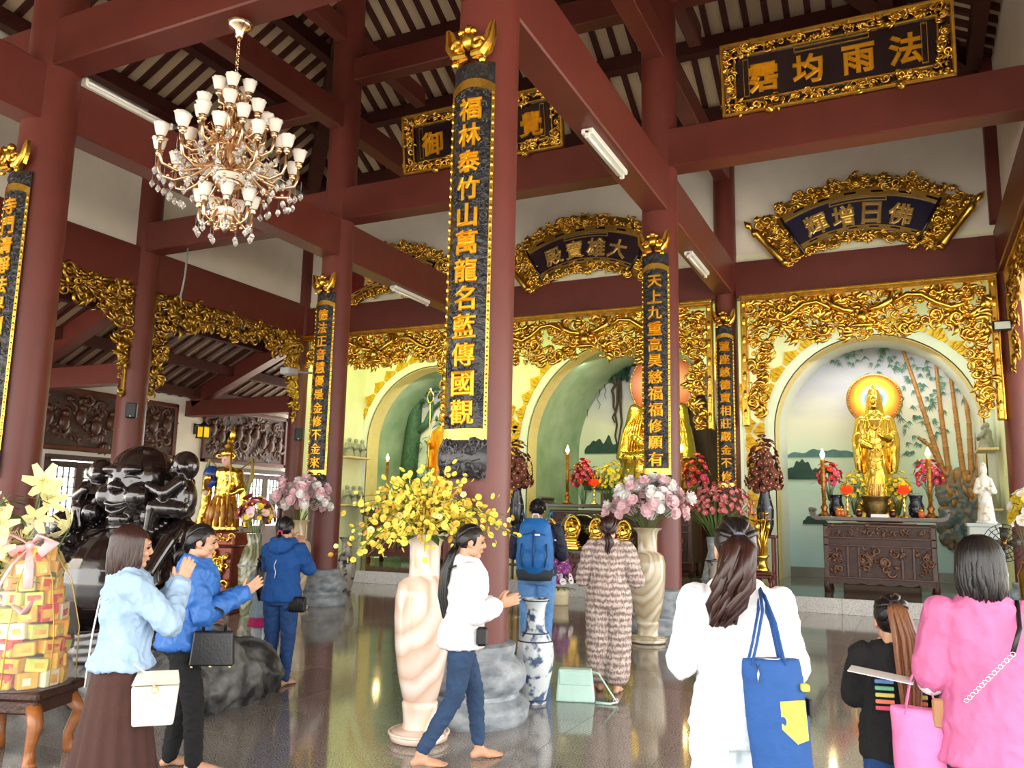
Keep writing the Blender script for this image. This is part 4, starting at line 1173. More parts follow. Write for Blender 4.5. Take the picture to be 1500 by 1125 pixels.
def child(x, y, z, rz, sc, seed, sit=True):
    M = T(x, y, z) @ rotz(rz) @ Matrix.Scale(sc, 4); m = MB(); b = MB()
    b.ball((0, 0, .13), (.115, .10, .15), 14, 10); b.ball((0, 0, .36), (.095, .1, .11), 14, 10); b.ball((0, -.055, .335), (.075, .06, .06))
    for s in (-1, 1):
        b.ball((s * .097, .01, .35), (.018, .032, .038)); b.cap((s * .1, 0, .24), (s * .15, -.08, .16), .05, .046); b.cap((s * .15, -.08, .16), (s * .1, -.19, .2), .045, .036); b.ball((s * .09, -.21, .21), .038)
        b.cap((s * .06, 0, .05), (s * .12, -.15, .06), .075, .062); b.cap((s * .12, -.15, .06), (s * .11, -.18, -.1), .06, .042); b.ball((s * .11, -.21, -.12), (.04, .06, .03))
    b.ball((0, -.105, .345), (.016, .02, .016)); b.v = [tuple(M @ Vector(p)) for p in b.v]
    o = remesh(b, 'child_figure', EBONY, .012 * sc, 2, LB); return o


child(.46, .02, 1.18, radians(-70), 1.25, 1); child(-.50, .05, 1.16, radians(40), 1.15, 2); child(-.50, -.34, .70, radians(25), 1.1, 3)
m = MB(); m.ball((.24, -.12, 1.18), .1, 12, 8); m.ball((-.32, -.2, 1.2), .09, 12, 8); m.obj('peach', EBONY, LB, True)
# rock
ROCK = mat('grey_rock', srgb(40, 40, 40), 0.5, var=0.0, col2=srgb(140, 142, 140), scale=4.5, bump=1.0, bscale=9, contrast=(.38, .72))
m = MB(); rng = random.Random(5)
for k in range(22):
    x = rng.uniform(-.75, .7); y = rng.uniform(-.42, .5); m.ball((x, y, .14), (rng.uniform(.3, .5), rng.uniform(.25, .4), rng.uniform(.22, .36)), 9, 6)
m.box((0, 0, .17), (1.6, 1.0, .34)); m.ball((.72, -.2, .25), (.3, .34, .38), 9, 6)
o = remesh(m, 'rock', ROCK, .03, 2, None, fold=.05, fscale=5, stretch=(1, 1, 1), seed=3); o.location = (-6.02, 5.38, 0); o.rotation_euler = (0, 0, radians(12))
tag(o, 'rough grey boulder under the black laughing buddha', 'rock')

# ---------------------------------------------------------------- guardian on a carved pedestal
t = thing('guardian_statue', 'golden armoured guardian with crown and spear on a carved pedestal', 'statue', (-9.85, 10.1, 0), radians(14))
m = MB(); m.bbox((0, 0, .5), (.72, .6, 1.0), .02); m.bbox((0, 0, 1.12), (.8, .66, .2), .02); m.bbox((0, 0, .06), (.82, .7, .12), .02); m.obj('pedestal', mat('red_gilt_wood', srgb(120, 44, 20), .35, .2, var=.2), t)
m = MB(); rng = random.Random(6); carve(m, lambda x, z: True, (-.32, .32, .2, .95), 70, .07, .03, rng); carve(m, lambda x, z: True, (-.36, .36, 1.05, 1.2), 26, .05, .02, rng)
m.tube([(.2 * cos(a), -.03, .6 + .22 * sin(a)) for a in [2 * pi * k / 24 for k in range(25)]], .02, 6)
m.v = [(p[0], p[1] - .31, p[2]) for p in m.v]; m.obj('pedestal_carving', GOLD, t, True)
g0 = 1.22
m = MB(); m.loft([ring(0, 0, g0 + .02, .25, .2), ring(0, 0, g0 + .25, .24, .19), ring(0, 0, g0 + .5, .18, .15), ring(0, 0, g0 + .62, .15, .12), ring(0, 0, g0 + .8, .2, .14), ring(0, 0, g0 + .95, .21, .13), ring(0, 0, g0 + 1.02, .08, .08)])
for s in (-1, 1): m.cap((s * .2, 0, g0 + .92), (s * .3, -.06, g0 + .68), .075, .06); m.cap((s * .3, -.06, g0 + .68), (s * .2, -.22, g0 + .72 - .12 * s), .055, .045); m.loft([ring(s * .3, -.02, g0 + .7, .06, .07), ring(s * .36, .02, g0 + .3, .08, .09), ring(s * .4, .04, g0 + .08, .05, .1)])
remesh(m, 'armoured_body', GOLDS, .014, 2, t, fold=.012, fscale=14, stretch=(1, 1, .5), seed=4)
m = MB(); m.ball((0, -.02, g0 + 1.14), (.085, .09, .11), 14, 10); m.ball((0, -.11, g0 + 1.13), (.016, .02, .02)); m.ball((-.2, -.25, g0 + .6), .045); m.ball((.2, -.25, g0 + .84), .045); m.obj('face_and_hands', mat('painted_skin', srgb(206, 166, 160), .45, var=.05), t, True)
m = MB(); m.lathe([(.1, 1.18), (.115, 1.24), (.1, 1.28), (.05, 1.32), (.065, 1.36), (.03, 1.4), (.035, 1.44), (.005, 1.52)], 16, c=(0, 0, g0 - .0))
for s in (-1, 1): m.tube(spiral(s * .13, g0 + 1.2, 0 if s < 0 else pi, .05, 1, s, -.03), .014, 6)
m.obj('crown', GOLDS, t, True)
m = MB(); m.tube([(.22, -.28, g0 + .1), (.22, -.28, g0 + 1.5)], .016, 8); m.lathe([(.02, 1.42), (.05, 1.5), (.03, 1.58), (.004, 1.68)], 8, c=(.22, -.28, g0)); m.obj('spear', GOLDS, t, True)
m = MB(); m.ball((-.24, -.05, g0 + .9), (.12, .12, .14), 10, 8); m.ball((-.2, -.13, g0 + .78), (.09, .06, .1), 10, 8); m.obj('blue_shoulder_guard', mat('blue_enamel', srgb(24, 54, 130), .3, var=.2), t, True)
m = MB()
for s in (-1, 1): m.tube([(s * .2, .08, g0 + 1.0), (s * .38, .1, g0 + 1.15), (s * .42, .05, g0 + .9), (s * .36, -.05, g0 + .5), (s * .44, -.02, g0 + .2), (s * .5, -.08, g0 + .05)], [.01, .03, .035, .03, .03, .015], 7)
m.obj('ribbon', mat('green_enamel', srgb(30, 120, 84), .3, var=.0, col2=srgb(190, 140, 40), scale=5), t, True)
m = MB()
for k in range(7):
    a = -pi * .9 + pi * .8 * k / 6; m.tube([(.16 * cos(a), .13 * sin(a), g0 + .55), (.24 * cos(a), .2 * sin(a), g0 + .3), (.27 * cos(a), .23 * sin(a), g0 + .08)], [.03, .045, .03], 7)
m.obj('skirt_panel', mat('red_enamel', srgb(122, 30, 26), .35, var=0, col2=srgb(200, 150, 50), scale=9), t, True)

# ---------------------------------------------------------------- row of small gilded buddhas on the offering chest
mini = None
MINI = [(-6.85, .98), (-6.33, 1.06), (-5.8, 1.0), (-5.22, .95), (-4.6, 1.0)]
ML = ['small gilded buddha statuette at the left end of the row', 'small gilded buddha statuette second from left, fully in view',
      'small gilded buddha statuette just left of the woman in the patterned dress', 'small gilded buddha statuette peeping out right of the woman in the patterned dress', 'small gilded buddha statuette hidden behind the tall marble vase']
for k, (x, sc) in enumerate(MINI):
    if mini is None:
        mini = thing('buddha_statuette', ML[0], 'statuette', (x, 16.25, .885), 0, 'gilded statuettes on the chest')
        m = MB(); m.loft([ring(0, 0, .2, .13, .09), ring(0, 0, .26, .15, .1), ring(0, 0, .32, .08, .06), ring(0, 0, .42, .09, .06), ring(0, 0, .46, .03, .03)]); m.ball((0, 0, .51), (.04, .042, .05)); m.ball((0, 0, .565), .022)
        for s in (-1, 1): m.cap((s * .08, 0, .43), (s * .1, -.02, .34), .03, .026); m.cap((s * .1, -.02, .34), (s * .02, -.08, .31), .026, .02)
        remesh(m, 'figure', GOLDS, .008, 2, mini)
        m = MB(); m.bbox((0, 0, .03), (.36, .22, .06), .01); m.bbox((0, 0, .08), (.3, .19, .05), .01); m.bbox((0, 0, .13), (.26, .17, .05), .01)
        for q in range(10): m.ball((-.13 + .029 * q, -.085, .18), (.018, .02, .03), 7, 5)
        m.obj('stepped_base', GOLDS, mini)
        m = MB(); m.tube([(.15 * cos(a), .06, .42 + .21 * sin(a)) for a in [2 * pi * q / 24 for q in range(25)]], [.024] * 25, 7); m.lathe([(.15, 0), (.15, .02)], 24, M=T(0, .07, .42) @ Matrix.Rotation(pi / 2, 4, 'X')); m.obj('halo', GOLDS, mini, True)
        mini.scale = (sc,) * 3
    else: copy_tree(mini, (x, 16.25, .885), 0, ML[k], None, sc)

# small grey figures on the side shelves
GREYS = mat('grey_glaze', srgb(150, 152, 140), .35, var=.15, scale=14)
def arhat_mesh():
    m = MB(); m.loft([ring(0, 0, 0, .12, .1), ring(0, 0, .1, .11, .09), ring(0, 0, .2, .08, .07), ring(0, 0, .3, .1, .07), ring(0, 0, .34, .03, .03)]); m.ball((0, 0, .39), (.045, .05, .055))
    for s in (-1, 1): m.cap((s * .09, 0, .3), (s * .12, -.06, .2), .03, .026); m.cap((s * .12, -.06, .2), (s * .03, -.1, .23), .025, .02)
    return m
o = remesh(arhat_mesh(), 'arhat_figurine', GREYS, .01, 2, None, fold=.006, fscale=20, stretch=(1, 1, .4)); first = True
for side, x, labs in (('left', xO + .36, (('upper', 3.02), ('lower', 1.72))), ('right', 1.45, (('upper', 3.02), ('lower', 1.85)))):
    for lv, z in labs:
        m = MB(); m.bbox((x, 19.0, z), (.36, 1.0, .05), .01)
        tag(m.obj('wall_shelf', mat('cream_shelf', srgb(222, 200, 150), .6, var=.05), None), '%s cream shelf for grey figurines beside the %s niche' % (lv, side), 'shelf')
        for j in range(3):
            q = o if first else o.copy()
            if not first: C.objects.link(q)
            first = False
            q.location = (x, 18.7 + .3 * j, z + .026); q.rotation_euler = (0, 0, (pi / 2 if side == 'left' else -pi / 2) + .3 * (j - 1)); q.scale = (1.15,) * 3
            tag(q, 'small grey figurine, %s in the row on the %s shelf beside the %s niche' % (('nearest', 'middle', 'farthest')[j], lv, side), 'figurine', 'grey figurines on side shelves')
# ================================================================== tables, offerings, vases and flowers
def carved_table(name, label, x0, x1, y0, y1, z0, zt, ends, seed, wood=WOODD, relief=True):
    cx, cy = (x0 + x1) / 2, (y0 + y1) / 2; w, d, h = x1 - x0, y1 - y0, zt - z0
    t = thing(name, label, 'table', (cx, cy, z0)); rng = random.Random(seed)
    m = MB(); m.bbox((0, 0, h * .55), (w, d, h * .72), .015); m.obj('cabinet', wood, t)
    m = MB(); m.bbox((0, 0, h - .04), (w + .08, d + .06, .08), .015)
    for s in (-1, 1):
        a = [(s * (w / 2 + .02), h), (s * (w / 2 + ends * .5), h + .005), (s * (w / 2 + ends * .85), h + .04), (s * (w / 2 + ends), h + .13)]
        b = [(s * (w / 2 + .02), h - .07), (s * (w / 2 + ends * .55), h - .065), (s * (w / 2 + ends * .95), h - .02), (s * (w / 2 + ends * 1.12), h + .1)]
        m.strip(a, b, -d / 2 - .03, d / 2 + .03)
        m.tube([(s * (w / 2 + ends * .96), -d / 2 - .03, h + .13), (s * (w / 2 + ends * .96), d / 2 + .03, h + .13)], .04, 8)
    m.obj('scrolled_top', mat('table_top_wood', srgb(74, 60, 54), .25, var=.2), t, angle=35)
    m = MB(); y = -d / 2 - .012
    for zz in (h * .2, h * .62, h * .72, h * .88): m.bbox((0, y, zz), (w, .04, .035), .008)
    for s in (-1, 1): m.bbox((s * (w / 2 - .05), y, h * .55), (.09, .04, h * .7), .008)
    for u in (-.28, -.18, .2, .3): m.bbox((u * w, y, h * .41), (.05, .035, h * .4), .008)
    m.obj('front_frame', WOODR if wood is WOODR else mat('brown_frame_wood', srgb(78, 50, 40), .4, var=.25, scale=8), t)
    if relief:
        m = MB()
        carve(m, lambda x, z: True, (-w * .17, w * .18, h * .27, h * .56), 36, .075, .03, rng); carve(m, lambda x, z: True, (-w * .45, w * .45, h * .75, h * .85), 46, .05, .02, rng)
        for s in (-1, 1): carve(m, lambda x, z: True, (s * w * .4 - .12, s * w * .4 + .12, h * .27, h * .56), 22, .055, .02, rng)
        m.v = [(p[0], p[1] - d / 2 - .01, p[2]) for p in m.v]; stuff(m.obj('front_relief', mat('relief_wood', srgb(112, 78, 58), .4, var=.3, scale=10), t, True))
    m = MB(); ap = [(-w / 2 + 2 * w / 2 * k / 24, h * .2 - .09 - .035 * abs(sin(k * pi / 4)) - (.1 if k in (0, 24) else 0)) for k in range(25)]
    m.strip([(p[0], h * .2) for p in ap], ap, -d / 2 - .01, -d / 2 + .03); m.obj('scalloped_apron', wood, t)
    for sx in (-1, 1):
        for sy in (-1, 1):
            m = MB(); m.tube([(sx * (w / 2 - .05), sy * (d / 2 - .05), h * .2), (sx * (w / 2 - .03), sy * (d / 2 - .03), h * .1), (sx * (w / 2 - .05), sy * (d / 2 - .05), .0)], [.06, .05, .065], 8); m.obj('leg', wood, t, True)
    return t


carved_table('altar_table', 'dark carved altar table with upturned ends before the standing statue', -1.5, .42, 17.0, 17.75, PH, 1.66, .22, 51)
carved_table('altar_table', 'dark altar table with upturned end before the seated buddha, left of the roses', -7.85, -4.4, 18.7, 19.5, PH, 1.84, .26, 52)
carved_table('altar_table', 'reddish brown altar table in the left niche behind the yellow flowers', -13.2, -10.3, 18.8, 19.5, PH, 1.5, .2, 53, WOODR)
carved_table('offering_chest', 'red brown carved chest carrying the row of small gilded buddhas', -7.2, -4.2, 16.05, 16.6, PH, .885, .05, 54, WOODR)

FLAME = mat('lamp_flame', (1, .85, .5), .4, var=0, emit=(1.0, .66, .22), estr=9)


def candle(x, y, z, h, label, light=True):
    t = thing('candle_lamp', label, 'candle', (x, y, z))
    m = MB(); m.lathe([(.11, 0), (.12, .03), (.07, .06), (.045, .12), (.07, .17), (.04, .22), (.03, .3)], 16); m.obj('holder', mat('bronze_holder', srgb(150, 96, 40), .35, .8, var=.2), t, True)
    m = MB(); m.lathe([(.035, .29), (.04, h * .5), (.04, h - .12), (.055, h - .1), (.03, h - .08)], 14)
    for k in range(14): a = k * .9; m.ball((.042 * cos(a), .042 * sin(a), .33 + (h - .5) * k / 14), .015, 6, 4)
    m.obj('candle_stick', mat('red_gilt_candle', srgb(120, 60, 24), .4, .4, var=0, col2=srgb(200, 150, 50), scale=20), t, True)
    m = MB(); m.lathe([(.004, h - .08), (.04, h - .03), (.045, h + .01), (.025, h + .07), (.003, h + .13)], 12); m.obj('flame_bulb', FLAME, t, True)
    if light: point_light('candle_glow', (x, y - .12, z + h + .02), 3.0, (1, .72, .34), .05)
    return t


candle(-1.48, 17.2, 1.66, 1.18, 'tall lit candle lamp at the left end of the right altar table')
candle(.36, 17.2, 1.66, 1.18, 'tall lit candle lamp at the right end of the right altar table')
candle(-7.5, 18.95, 1.84, 1.3, 'tall lit candle lamp left of the seated buddha, above the backpack man')
candle(-4.68, 18.95, 1.84, 1.3, 'tall lit candle lamp right of the column in front of the seated buddha')
candle(-12.78, 19.0, 1.5, 1.5, 'tall lit candle lamp in the left niche above the yellow flowers')


# ---------------------------------------------------------------- flowers
def petal_disc(m, r, n, cup, z0, tw=0.0, mi=0, wide=1.0):
    for k in range(n):
        a = 2 * pi * k / n + tw; w = pi * r / n * 1.15 * wide
        P = []
        for i, t in enumerate((.08, .5, 1.0)):
            q = r * t; zz = z0 + cup * t * t * r
            for s, ww in ((-1, w * (.35, 1, .55)[i]), (0, 0), (1, w * (.35, 1, .55)[i])):
                P.append((q * cos(a) - s * ww * sin(a), q * sin(a) + s * ww * cos(a), zz + (0 if s == 0 else .06 * r)))
        m.add(P, [(0, 1, 4, 3), (1, 2, 5, 4), (3, 4, 7, 6), (4, 5, 8, 7)], None, mi)


def rose_mesh(name, mt, r=.055):
    m = MB(); petal_disc(m, r, 5, .35, 0, 0); petal_disc(m, r * .82, 5, .9, .006, .6); petal_disc(m, r * .62, 5, 1.4, .01, .2); m.ball((0, 0, r * .3), (r * .62, r * .62, r * .52), 8, 6); m.ball((0, 0, r * .68), (r * .3, r * .3, r * .28), 7, 5)
    return m.mesh(name, mt, True)


def bloom_mesh(name, mt, mc, r=.03, n=5, cup=.3):
    m = MB(); petal_disc(m, r, n, cup, 0, wide=1.15); m.ball((0, 0, r * .25), (r * .25, r * .25, r * .3), 5, 4, mi=1)
    return m.mesh(name, [mt, mc], True)


def leaf_mesh(name, mt, L=.12, w=.03):
    m = MB(); P = []
    for t, ww in ((0, .15), (.35, 1), (.7, .75), (1, .05)):
        for s in (-1, 0, 1): P.append((s * w * ww, L * t, -.25 * L * t * t + (0 if s == 0 else .12 * w)))
    m.add(P, [(i * 3 + j, i * 3 + j + 1, i * 3 + j + 4, i * 3 + j + 3) for i in range(3) for j in range(2)])
    return m.mesh(name, mt, True)


def fcol(name, rgb, rough=.6): return mat(name, srgb(*rgb), rough, var=.16, scale=30, sub=.05)


PINKR, WHITR = fcol('pink_petal', (244, 206, 212)), fcol('white_petal', (250, 248, 242))
YELP, YELP2, ORGP = fcol('yellow_petal', (246, 214, 84)), fcol('pale_yellow_petal', (248, 234, 160)), fcol('orange_petal', (226, 168, 60))
REDP, PURP, MARP, CORP, MAGP = fcol('red_petal', (200, 40, 50)), fcol('purple_petal', (150, 60, 150)), fcol('dry_maroon_petal', (126, 62, 52)), fcol('coral_petal', (204, 112, 112)), fcol('magenta_petal', (214, 60, 110))
STEM = mat('green_stem', srgb(84, 112, 52), .6, var=.2)
ROSE_P, ROSE_W = rose_mesh('rose', PINKR), rose_mesh('rose', WHITR)
YB = [bloom_mesh('blossom', YELP, ORGP), bloom_mesh('blossom', YELP2, ORGP), bloom_mesh('blossom', ORGP, YELP)]
LEAFM, LEAFD = leaf_mesh('leaf', GREEN), leaf_mesh('leaf', GREEND, .1, .03)
LEAFL = leaf_mesh('leaf', GREEN, .3, .04)
IDX = {}


def aim(d, spin=0.0):
    return Vector(d).to_track_quat('Z', 'Y').to_matrix() @ Matrix.Rotation(spin, 3, 'Z')


def bunch(name, label, base, cz, rad, meshes, n, seed, scale=(.8, 1.2), leaves=40, leafm=None, stems=True, group=None, droop=0.0, shell=(.62, 1.0), low=-.35, leafscale=1.0):
    """flower arrangement: stems from the mouth, blossoms over a dome (rx, ry, rz) around height cz"""
    t = thing(name, label, 'flowers', base); rng = random.Random(seed); pos = []
    gold = pi * (3 - sqrt(5))
    for k in range(n):
        zz = 1 - (1 - low) * (k + .5) / n; rr = sqrt(max(0, 1 - zz * zz)); a = k * gold + rng.uniform(-.2, .2); q = rng.uniform(*shell)
        p = Vector((rad[0] * rr * cos(a) * q, rad[1] * rr * sin(a) * q, cz + rad[2] * zz * q - droop * rr * rr)); d = Vector((rr * cos(a), rr * sin(a), zz * .8 + .15 - droop))
        pos.append(p); me = meshes[k % len(meshes)] if rng.random() < .6 else rng.choice(meshes)
        o = link(me.name.split('.')[0], me, t, p); o.rotation_euler = aim(d, rng.uniform(0, 6)).to_euler(); s = rng.uniform(*scale); o.scale = (s, s, s)
    if stems:
        m = MB()
        for p in pos[::2]: m.tube([(p.x * .08, p.y * .08, -.1), (p.x * .35, p.y * .35, cz * .35), tuple(p * .96)], .004, 4)
        stuff(m.obj('stems', STEM, t, True))
    lm = leafm or LEAFD
    for k in range(leaves):
        a = rng.uniform(0, 2 * pi); q = rng.uniform(.25, .95); zz = rng.uniform(low, .75); rr = sqrt(max(0, 1 - zz * zz))
        p = Vector((rad[0] * rr * cos(a) * q, rad[1] * rr * sin(a) * q, cz + rad[2] * zz * q - droop * rr * rr)); d = Vector((cos(a), sin(a), rng.uniform(-.3, .7)))
        o = link('leaf', lm, t, p); o.rotation_euler = d.to_track_quat('Y', 'Z').to_euler(); s = rng.uniform(.7, 1.3) * leafscale; o.scale = (s, s, s)
    return t


def marble(name, c1, c2, c3, sc=2.2):
    def f(nt, L, tc, b):
        w = nt.nodes.new('ShaderNodeTexWave'); w.wave_type = 'RINGS'; w.rings_direction = 'SPHERICAL'; w.inputs['Scale'].default_value = sc; w.inputs['Distortion'].default_value = 7; w.inputs['Detail'].default_value = 3
        mp = nt.nodes.new('ShaderNodeMapping'); mp.inputs['Location'].default_value = (.1, .35, -.6); mp.inputs['Scale'].default_value = (1, 1, .55)
        L.new(tc.outputs['Object'], mp.inputs[0]); L.new(mp.outputs[0], w.inputs[0])
        r = nt.nodes.new('ShaderNodeValToRGB'); L.new(w.outputs['Fac'], r.inputs[0]); cr = r.color_ramp
        cr.elements[0].color = (*c1, 1); cr.elements[1].color = (*c2, 1); cr.elements.new(.55).color = (*c3, 1)
        L.new(r.outputs[0], b.inputs['Base Color']); b.inputs['Coat Weight'].default_value = .4
    return node_mat(name, f, .22)


VPROF = [(.175, 0), (.205, .012), (.21, .045), (.19, .075), (.125, .09), (.115, .13), (.125, .22), (.13, .26), (.118, .275), (.13, .3), (.165, .45), (.195, .65), (.207, .85), (.205, 1.0), (.185, 1.09), (.15, 1.125), (.118, 1.14), (.113, 1.16), (.112, 1.25), (.115, 1.36), (.13, 1.41), (.17, 1.44), (.175, 1.45), (.16, 1.452), (.1, 1.40), (.095, 1.2)]


def tall_vase(x, y, mt, label, sc=1.0, r=1.0):
    m = MB(); m.lathe([(q * r, z) for q, z in VPROF], 48); t = thing('marble_vase', label, 'vase', (x, y, 0)); o = m.obj('body', mt, t, angle=60); t.scale = (sc,) * 3
    m = MB(); m.tube([(.212 * r * cos(a), .212 * r * sin(a), .06) for a in [2 * pi * k / 32 for k in range(33)]], .012, 6); m.obj('foot_ring', mt, t, True)
    return t


PINKM = marble('pink_marble', srgb(238, 216, 200), srgb(242, 232, 222), srgb(222, 186, 160), 1.5)
BEIGM = marble('beige_onyx', srgb(186, 176, 148), srgb(206, 200, 178), srgb(172, 148, 116), 2.0)
GREYM = marble('cream_onyx', srgb(196, 176, 140), srgb(214, 200, 170), srgb(186, 164, 130), 2.0)
tall_vase(-3.24, 5.36, PINKM, 'tall pink swirled marble vase holding the yellow flowers')
tall_vase(-3.12, 10.75, BEIGM, 'tall beige veined stone vase holding the pink and white roses by the middle column', 1.0, 1.12)
tall_vase(-9.05, 10.95, GREYM, 'tall cream stone vase holding roses, partly behind the woman in blue hoodie', .98, 1.1)

# yellow sprays: arching stems with many small blossoms
YF_ = thing('yellow_flowers', 'huge spreading bunch of small yellow blossoms in the pink marble vase', 'flowers', (-3.24, 5.36, 1.43)); rng = random.Random(77); sm = MB(); cnt = 0; rest = MB()
for k in range(110):
    a = 2 * pi * k / 110 * 7.0 + rng.uniform(-.2, .2); el = rng.uniform(-.06, 1.3); L = rng.uniform(.36, .74) * (1.0 if el < .7 else .82); d = Vector((cos(a) * cos(el), sin(a) * cos(el), sin(el)))
    pts = [Vector((0, 0, -.1)), d * L * .25 + Vector((0, 0, .06)), d * L * .6 + Vector((0, 0, .07)), d * L - Vector((0, 0, .12 * cos(el)))]
    sm.tube([tuple(p) for p in pts], [.006, .005, .004, .002], 5)
    for j in range(13):
        q = .22 + .78 * j / 12; i = min(2, int(q * 3)); f = q * 3 - i; p = pts[i].lerp(pts[i + 1], f) + Vector((rng.uniform(-.07, .07), rng.uniform(-.07, .07), rng.uniform(-.06, .06)))
        nd = Vector((rng.uniform(-1, 1), rng.uniform(-1.2, .6), rng.uniform(-.3, 1))).normalized(); me = rng.choice((YB[0], YB[0], YB[0], YB[1], YB[2])); s = rng.uniform(.5, .86)
        cnt += 1
        if cnt <= 300:
            o = link('blossom', me, YF_, p); o.rotation_euler = aim(nd, rng.uniform(0, 6)).to_euler(); o.scale = (s, s, s)
        else:
            M = Matrix.Translation(p) @ aim(nd, 0).to_4x4() @ Matrix.Scale(s, 4); rest.add([v.co[:] for v in me.vertices], [tuple(q_.vertices) for q_ in me.polygons], M)
stuff(sm.obj('stems', STEM, YF_, True)); stuff(rest.obj('more_blossoms', YELP, YF_, True))
for k in range(16):
    a = 2 * pi * k / 16; o = link('leaf', LEAFL, YF_, (.08 * cos(a), .08 * sin(a), .02)); o.rotation_euler = Vector((cos(a), sin(a), rng.uniform(-.2, .5))).to_track_quat('Y', 'Z').to_euler()
bunch('rose_bouquet', 'round bouquet of pink and white roses in the vase by the middle column', (-3.12, 10.75, 1.43), .30, (.56, .5, .36), [ROSE_P, ROSE_W, ROSE_P], 64, 1, (1.15, 1.95), 60, group=None)
bunch('rose_bouquet', 'bouquet of pink and white roses above the woman in blue hoodie', (-9.05, 10.95, 1.41), .32, (.58, .5, .36), [ROSE_P, ROSE_W, ROSE_P], 60, 2, (1.05, 1.8), 60)

# floor vases
BLUEW = mat('blue_white_porcelain', srgb(208, 216, 220), .14, var=0, col2=srgb(62, 84, 120), scale=9, contrast=(.52, .6))
GREYV = mat('grey_brown_porcelain', srgb(150, 144, 130), .25, var=0, col2=srgb(56, 50, 46), scale=11, contrast=(.5, .58))
BP = [(.1, 0), (.105, .02), (.1, .04), (.12, .12), (.15, .26), (.165, .4), (.155, .5), (.12, .57), (.088, .61), (.08, .66), (.08, .76), (.09, .82), (.115, .865), (.12, .875), (.1, .87), (.07, .8)]
for x, y, sc, mt, lab in ((-3.0, 6.86, 1.0, BLUEW, 'blue and white porcelain floor vase beside the thick pillar base'), (-9.98, 13.55, 1.22, GREYV, 'grey patterned porcelain floor vase right of the left column base'), (-2.55, 12.2, 1.15, GREYV, 'dark patterned floor vase hidden behind the woman in white')):
    t = thing('porcelain_vase', lab, 'vase', (x, y, 0)); t.scale = (sc,) * 3
    m = MB(); m.lathe(BP, 36); m.obj('body', mt, t, angle=60)
    m = MB()
    for zz, rr in ((.52, .15), (.585, .112), (.03, .106), (.86, .115)): m.tube([(rr * cos(a), rr * sin(a), zz) for a in [2 * pi * k / 28 for k in range(29)]], .006, 5)
    m.obj('painted_band', mat('dark_blue_glaze', srgb(50, 62, 90), .2, var=.1), t, True)

# ---------------------------------------------------------------- offerings on the right altar table
def lotus_lamp(x, y, z, lab):
    t = thing('lotus_lamp', lab, 'lamp', (x, y, z)); m = MB(); m.lathe([(.09, 0), (.09, .02), (.025, .05), (.02, .18), (.04, .22), (.02, .27), (.02, .38), (.05, .42)], 14); m.obj('brass_stand', GOLDS, t, True)
    m = MB(); petal_disc(m, .13, 8, .75, .42); petal_disc(m, .1, 8, 1.6, .43, .4); m.ball((0, 0, .5), (.05, .05, .07), 10, 7); m.obj('red_lotus', mat('red_glass', srgb(226, 60, 30), .3, var=.1, emit=srgb(230, 60, 20), estr=.5), t, True)


lotus_lamp(-1.06, 17.15, 1.66, 'red lotus lamp on a brass stand left of the bronze urn'); lotus_lamp(-.08, 17.15, 1.66, 'red lotus lamp on a brass stand right of the bronze urn')
t = thing('incense_urn', 'engraved bronze incense urn in the middle of the right altar table', 'urn', (-.57, 17.2, 1.66)); BRZ = mat('aged_bronze', srgb(112, 92, 52), .4, .85, var=.3, scale=16, bump=.5, bscale=30)
m = MB(); m.lathe([(.17, 0), (.18, .02), (.17, .05), (.2, .1), (.215, .25), (.22, .33), (.25, .36), (.25, .39), (.2, .39), (.19, .3)], 28); m.obj('bowl', BRZ, t, angle=50)
m = MB()
for s in (-1, 1): m.tube([(s * .21, 0, .2), (s * .29, 0, .26), (s * .28, 0, .36), (s * .22, 0, .37)], .02, 7)
m.obj('handle', BRZ, t, True)
m = MB()
for k in range(9): m.tube([(.08 * cos(k), .08 * sin(k), .3), (.1 * cos(k), .1 * sin(k), .62)], .005, 4)
m.obj('incense_stick', mat('incense_red', srgb(150, 50, 40), .7, var=.1), t)
VDARK = mat('dark_glaze', srgb(30, 32, 44), .2, var=.0, col2=srgb(120, 140, 170), scale=14, contrast=(.6, .66))
for x, lab in ((-1.28, 'left'), (.12, 'right')):
    t = thing('altar_vase', 'dark glazed vase on the %s side of the right altar table' % lab, 'vase', (x, 17.45, 1.66)); m = MB(); m.lathe([(.09, 0), (.13, .06), (.14, .2), (.1, .32), (.12, .4), (.13, .42), (.1, .41)], 20); m.obj('body', VDARK, t, True)
    m = MB(); m.tube([(.1 * cos(a), .1 * sin(a), .33) for a in [2 * pi * k / 20 for k in range(21)]], .014, 6); m.obj('neck_band', mat('dark_blue_glaze', (0, 0, 0)), t, True)
MUMY = bloom_mesh('blossom', fcol('bright_yellow_petal', (238, 214, 40)), YELP, .035, 8, .5); ORC = bloom_mesh('blossom', MAGP, YELP, .05, 5, .25); ORR = bloom_mesh('blossom', REDP, YELP, .05, 5, .3)
bunch('flower_bunch', 'magenta and green flower bunch around the left candle of the right altar', (-1.4, 17.5, 2.06), .34, (.26, .2, .36), [ORC, ORR], 34, 11, (.9, 1.5), 30, LEAFM)
bunch('flower_bunch', 'magenta and green flower bunch around the right candle of the right altar', (.36, 17.5, 2.06), .36, (.24, .2, .38), [ORC, ORC, ORR], 34, 12, (.9, 1.5), 30, LEAFM)
bunch('flower_bunch', 'yellow flower bunch left of the bronze urn on the right altar', (-.95, 17.5, 1.8), .36, (.27, .2, .42), [MUMY], 60, 13, (.8, 1.3), 44, LEAFM)
bunch('flower_bunch', 'yellow flower bunch right of the bronze urn on the right altar', (-.18, 17.5, 1.8), .36, (.27, .2, .42), [MUMY], 60, 14, (.8, 1.3), 44, LEAFM)
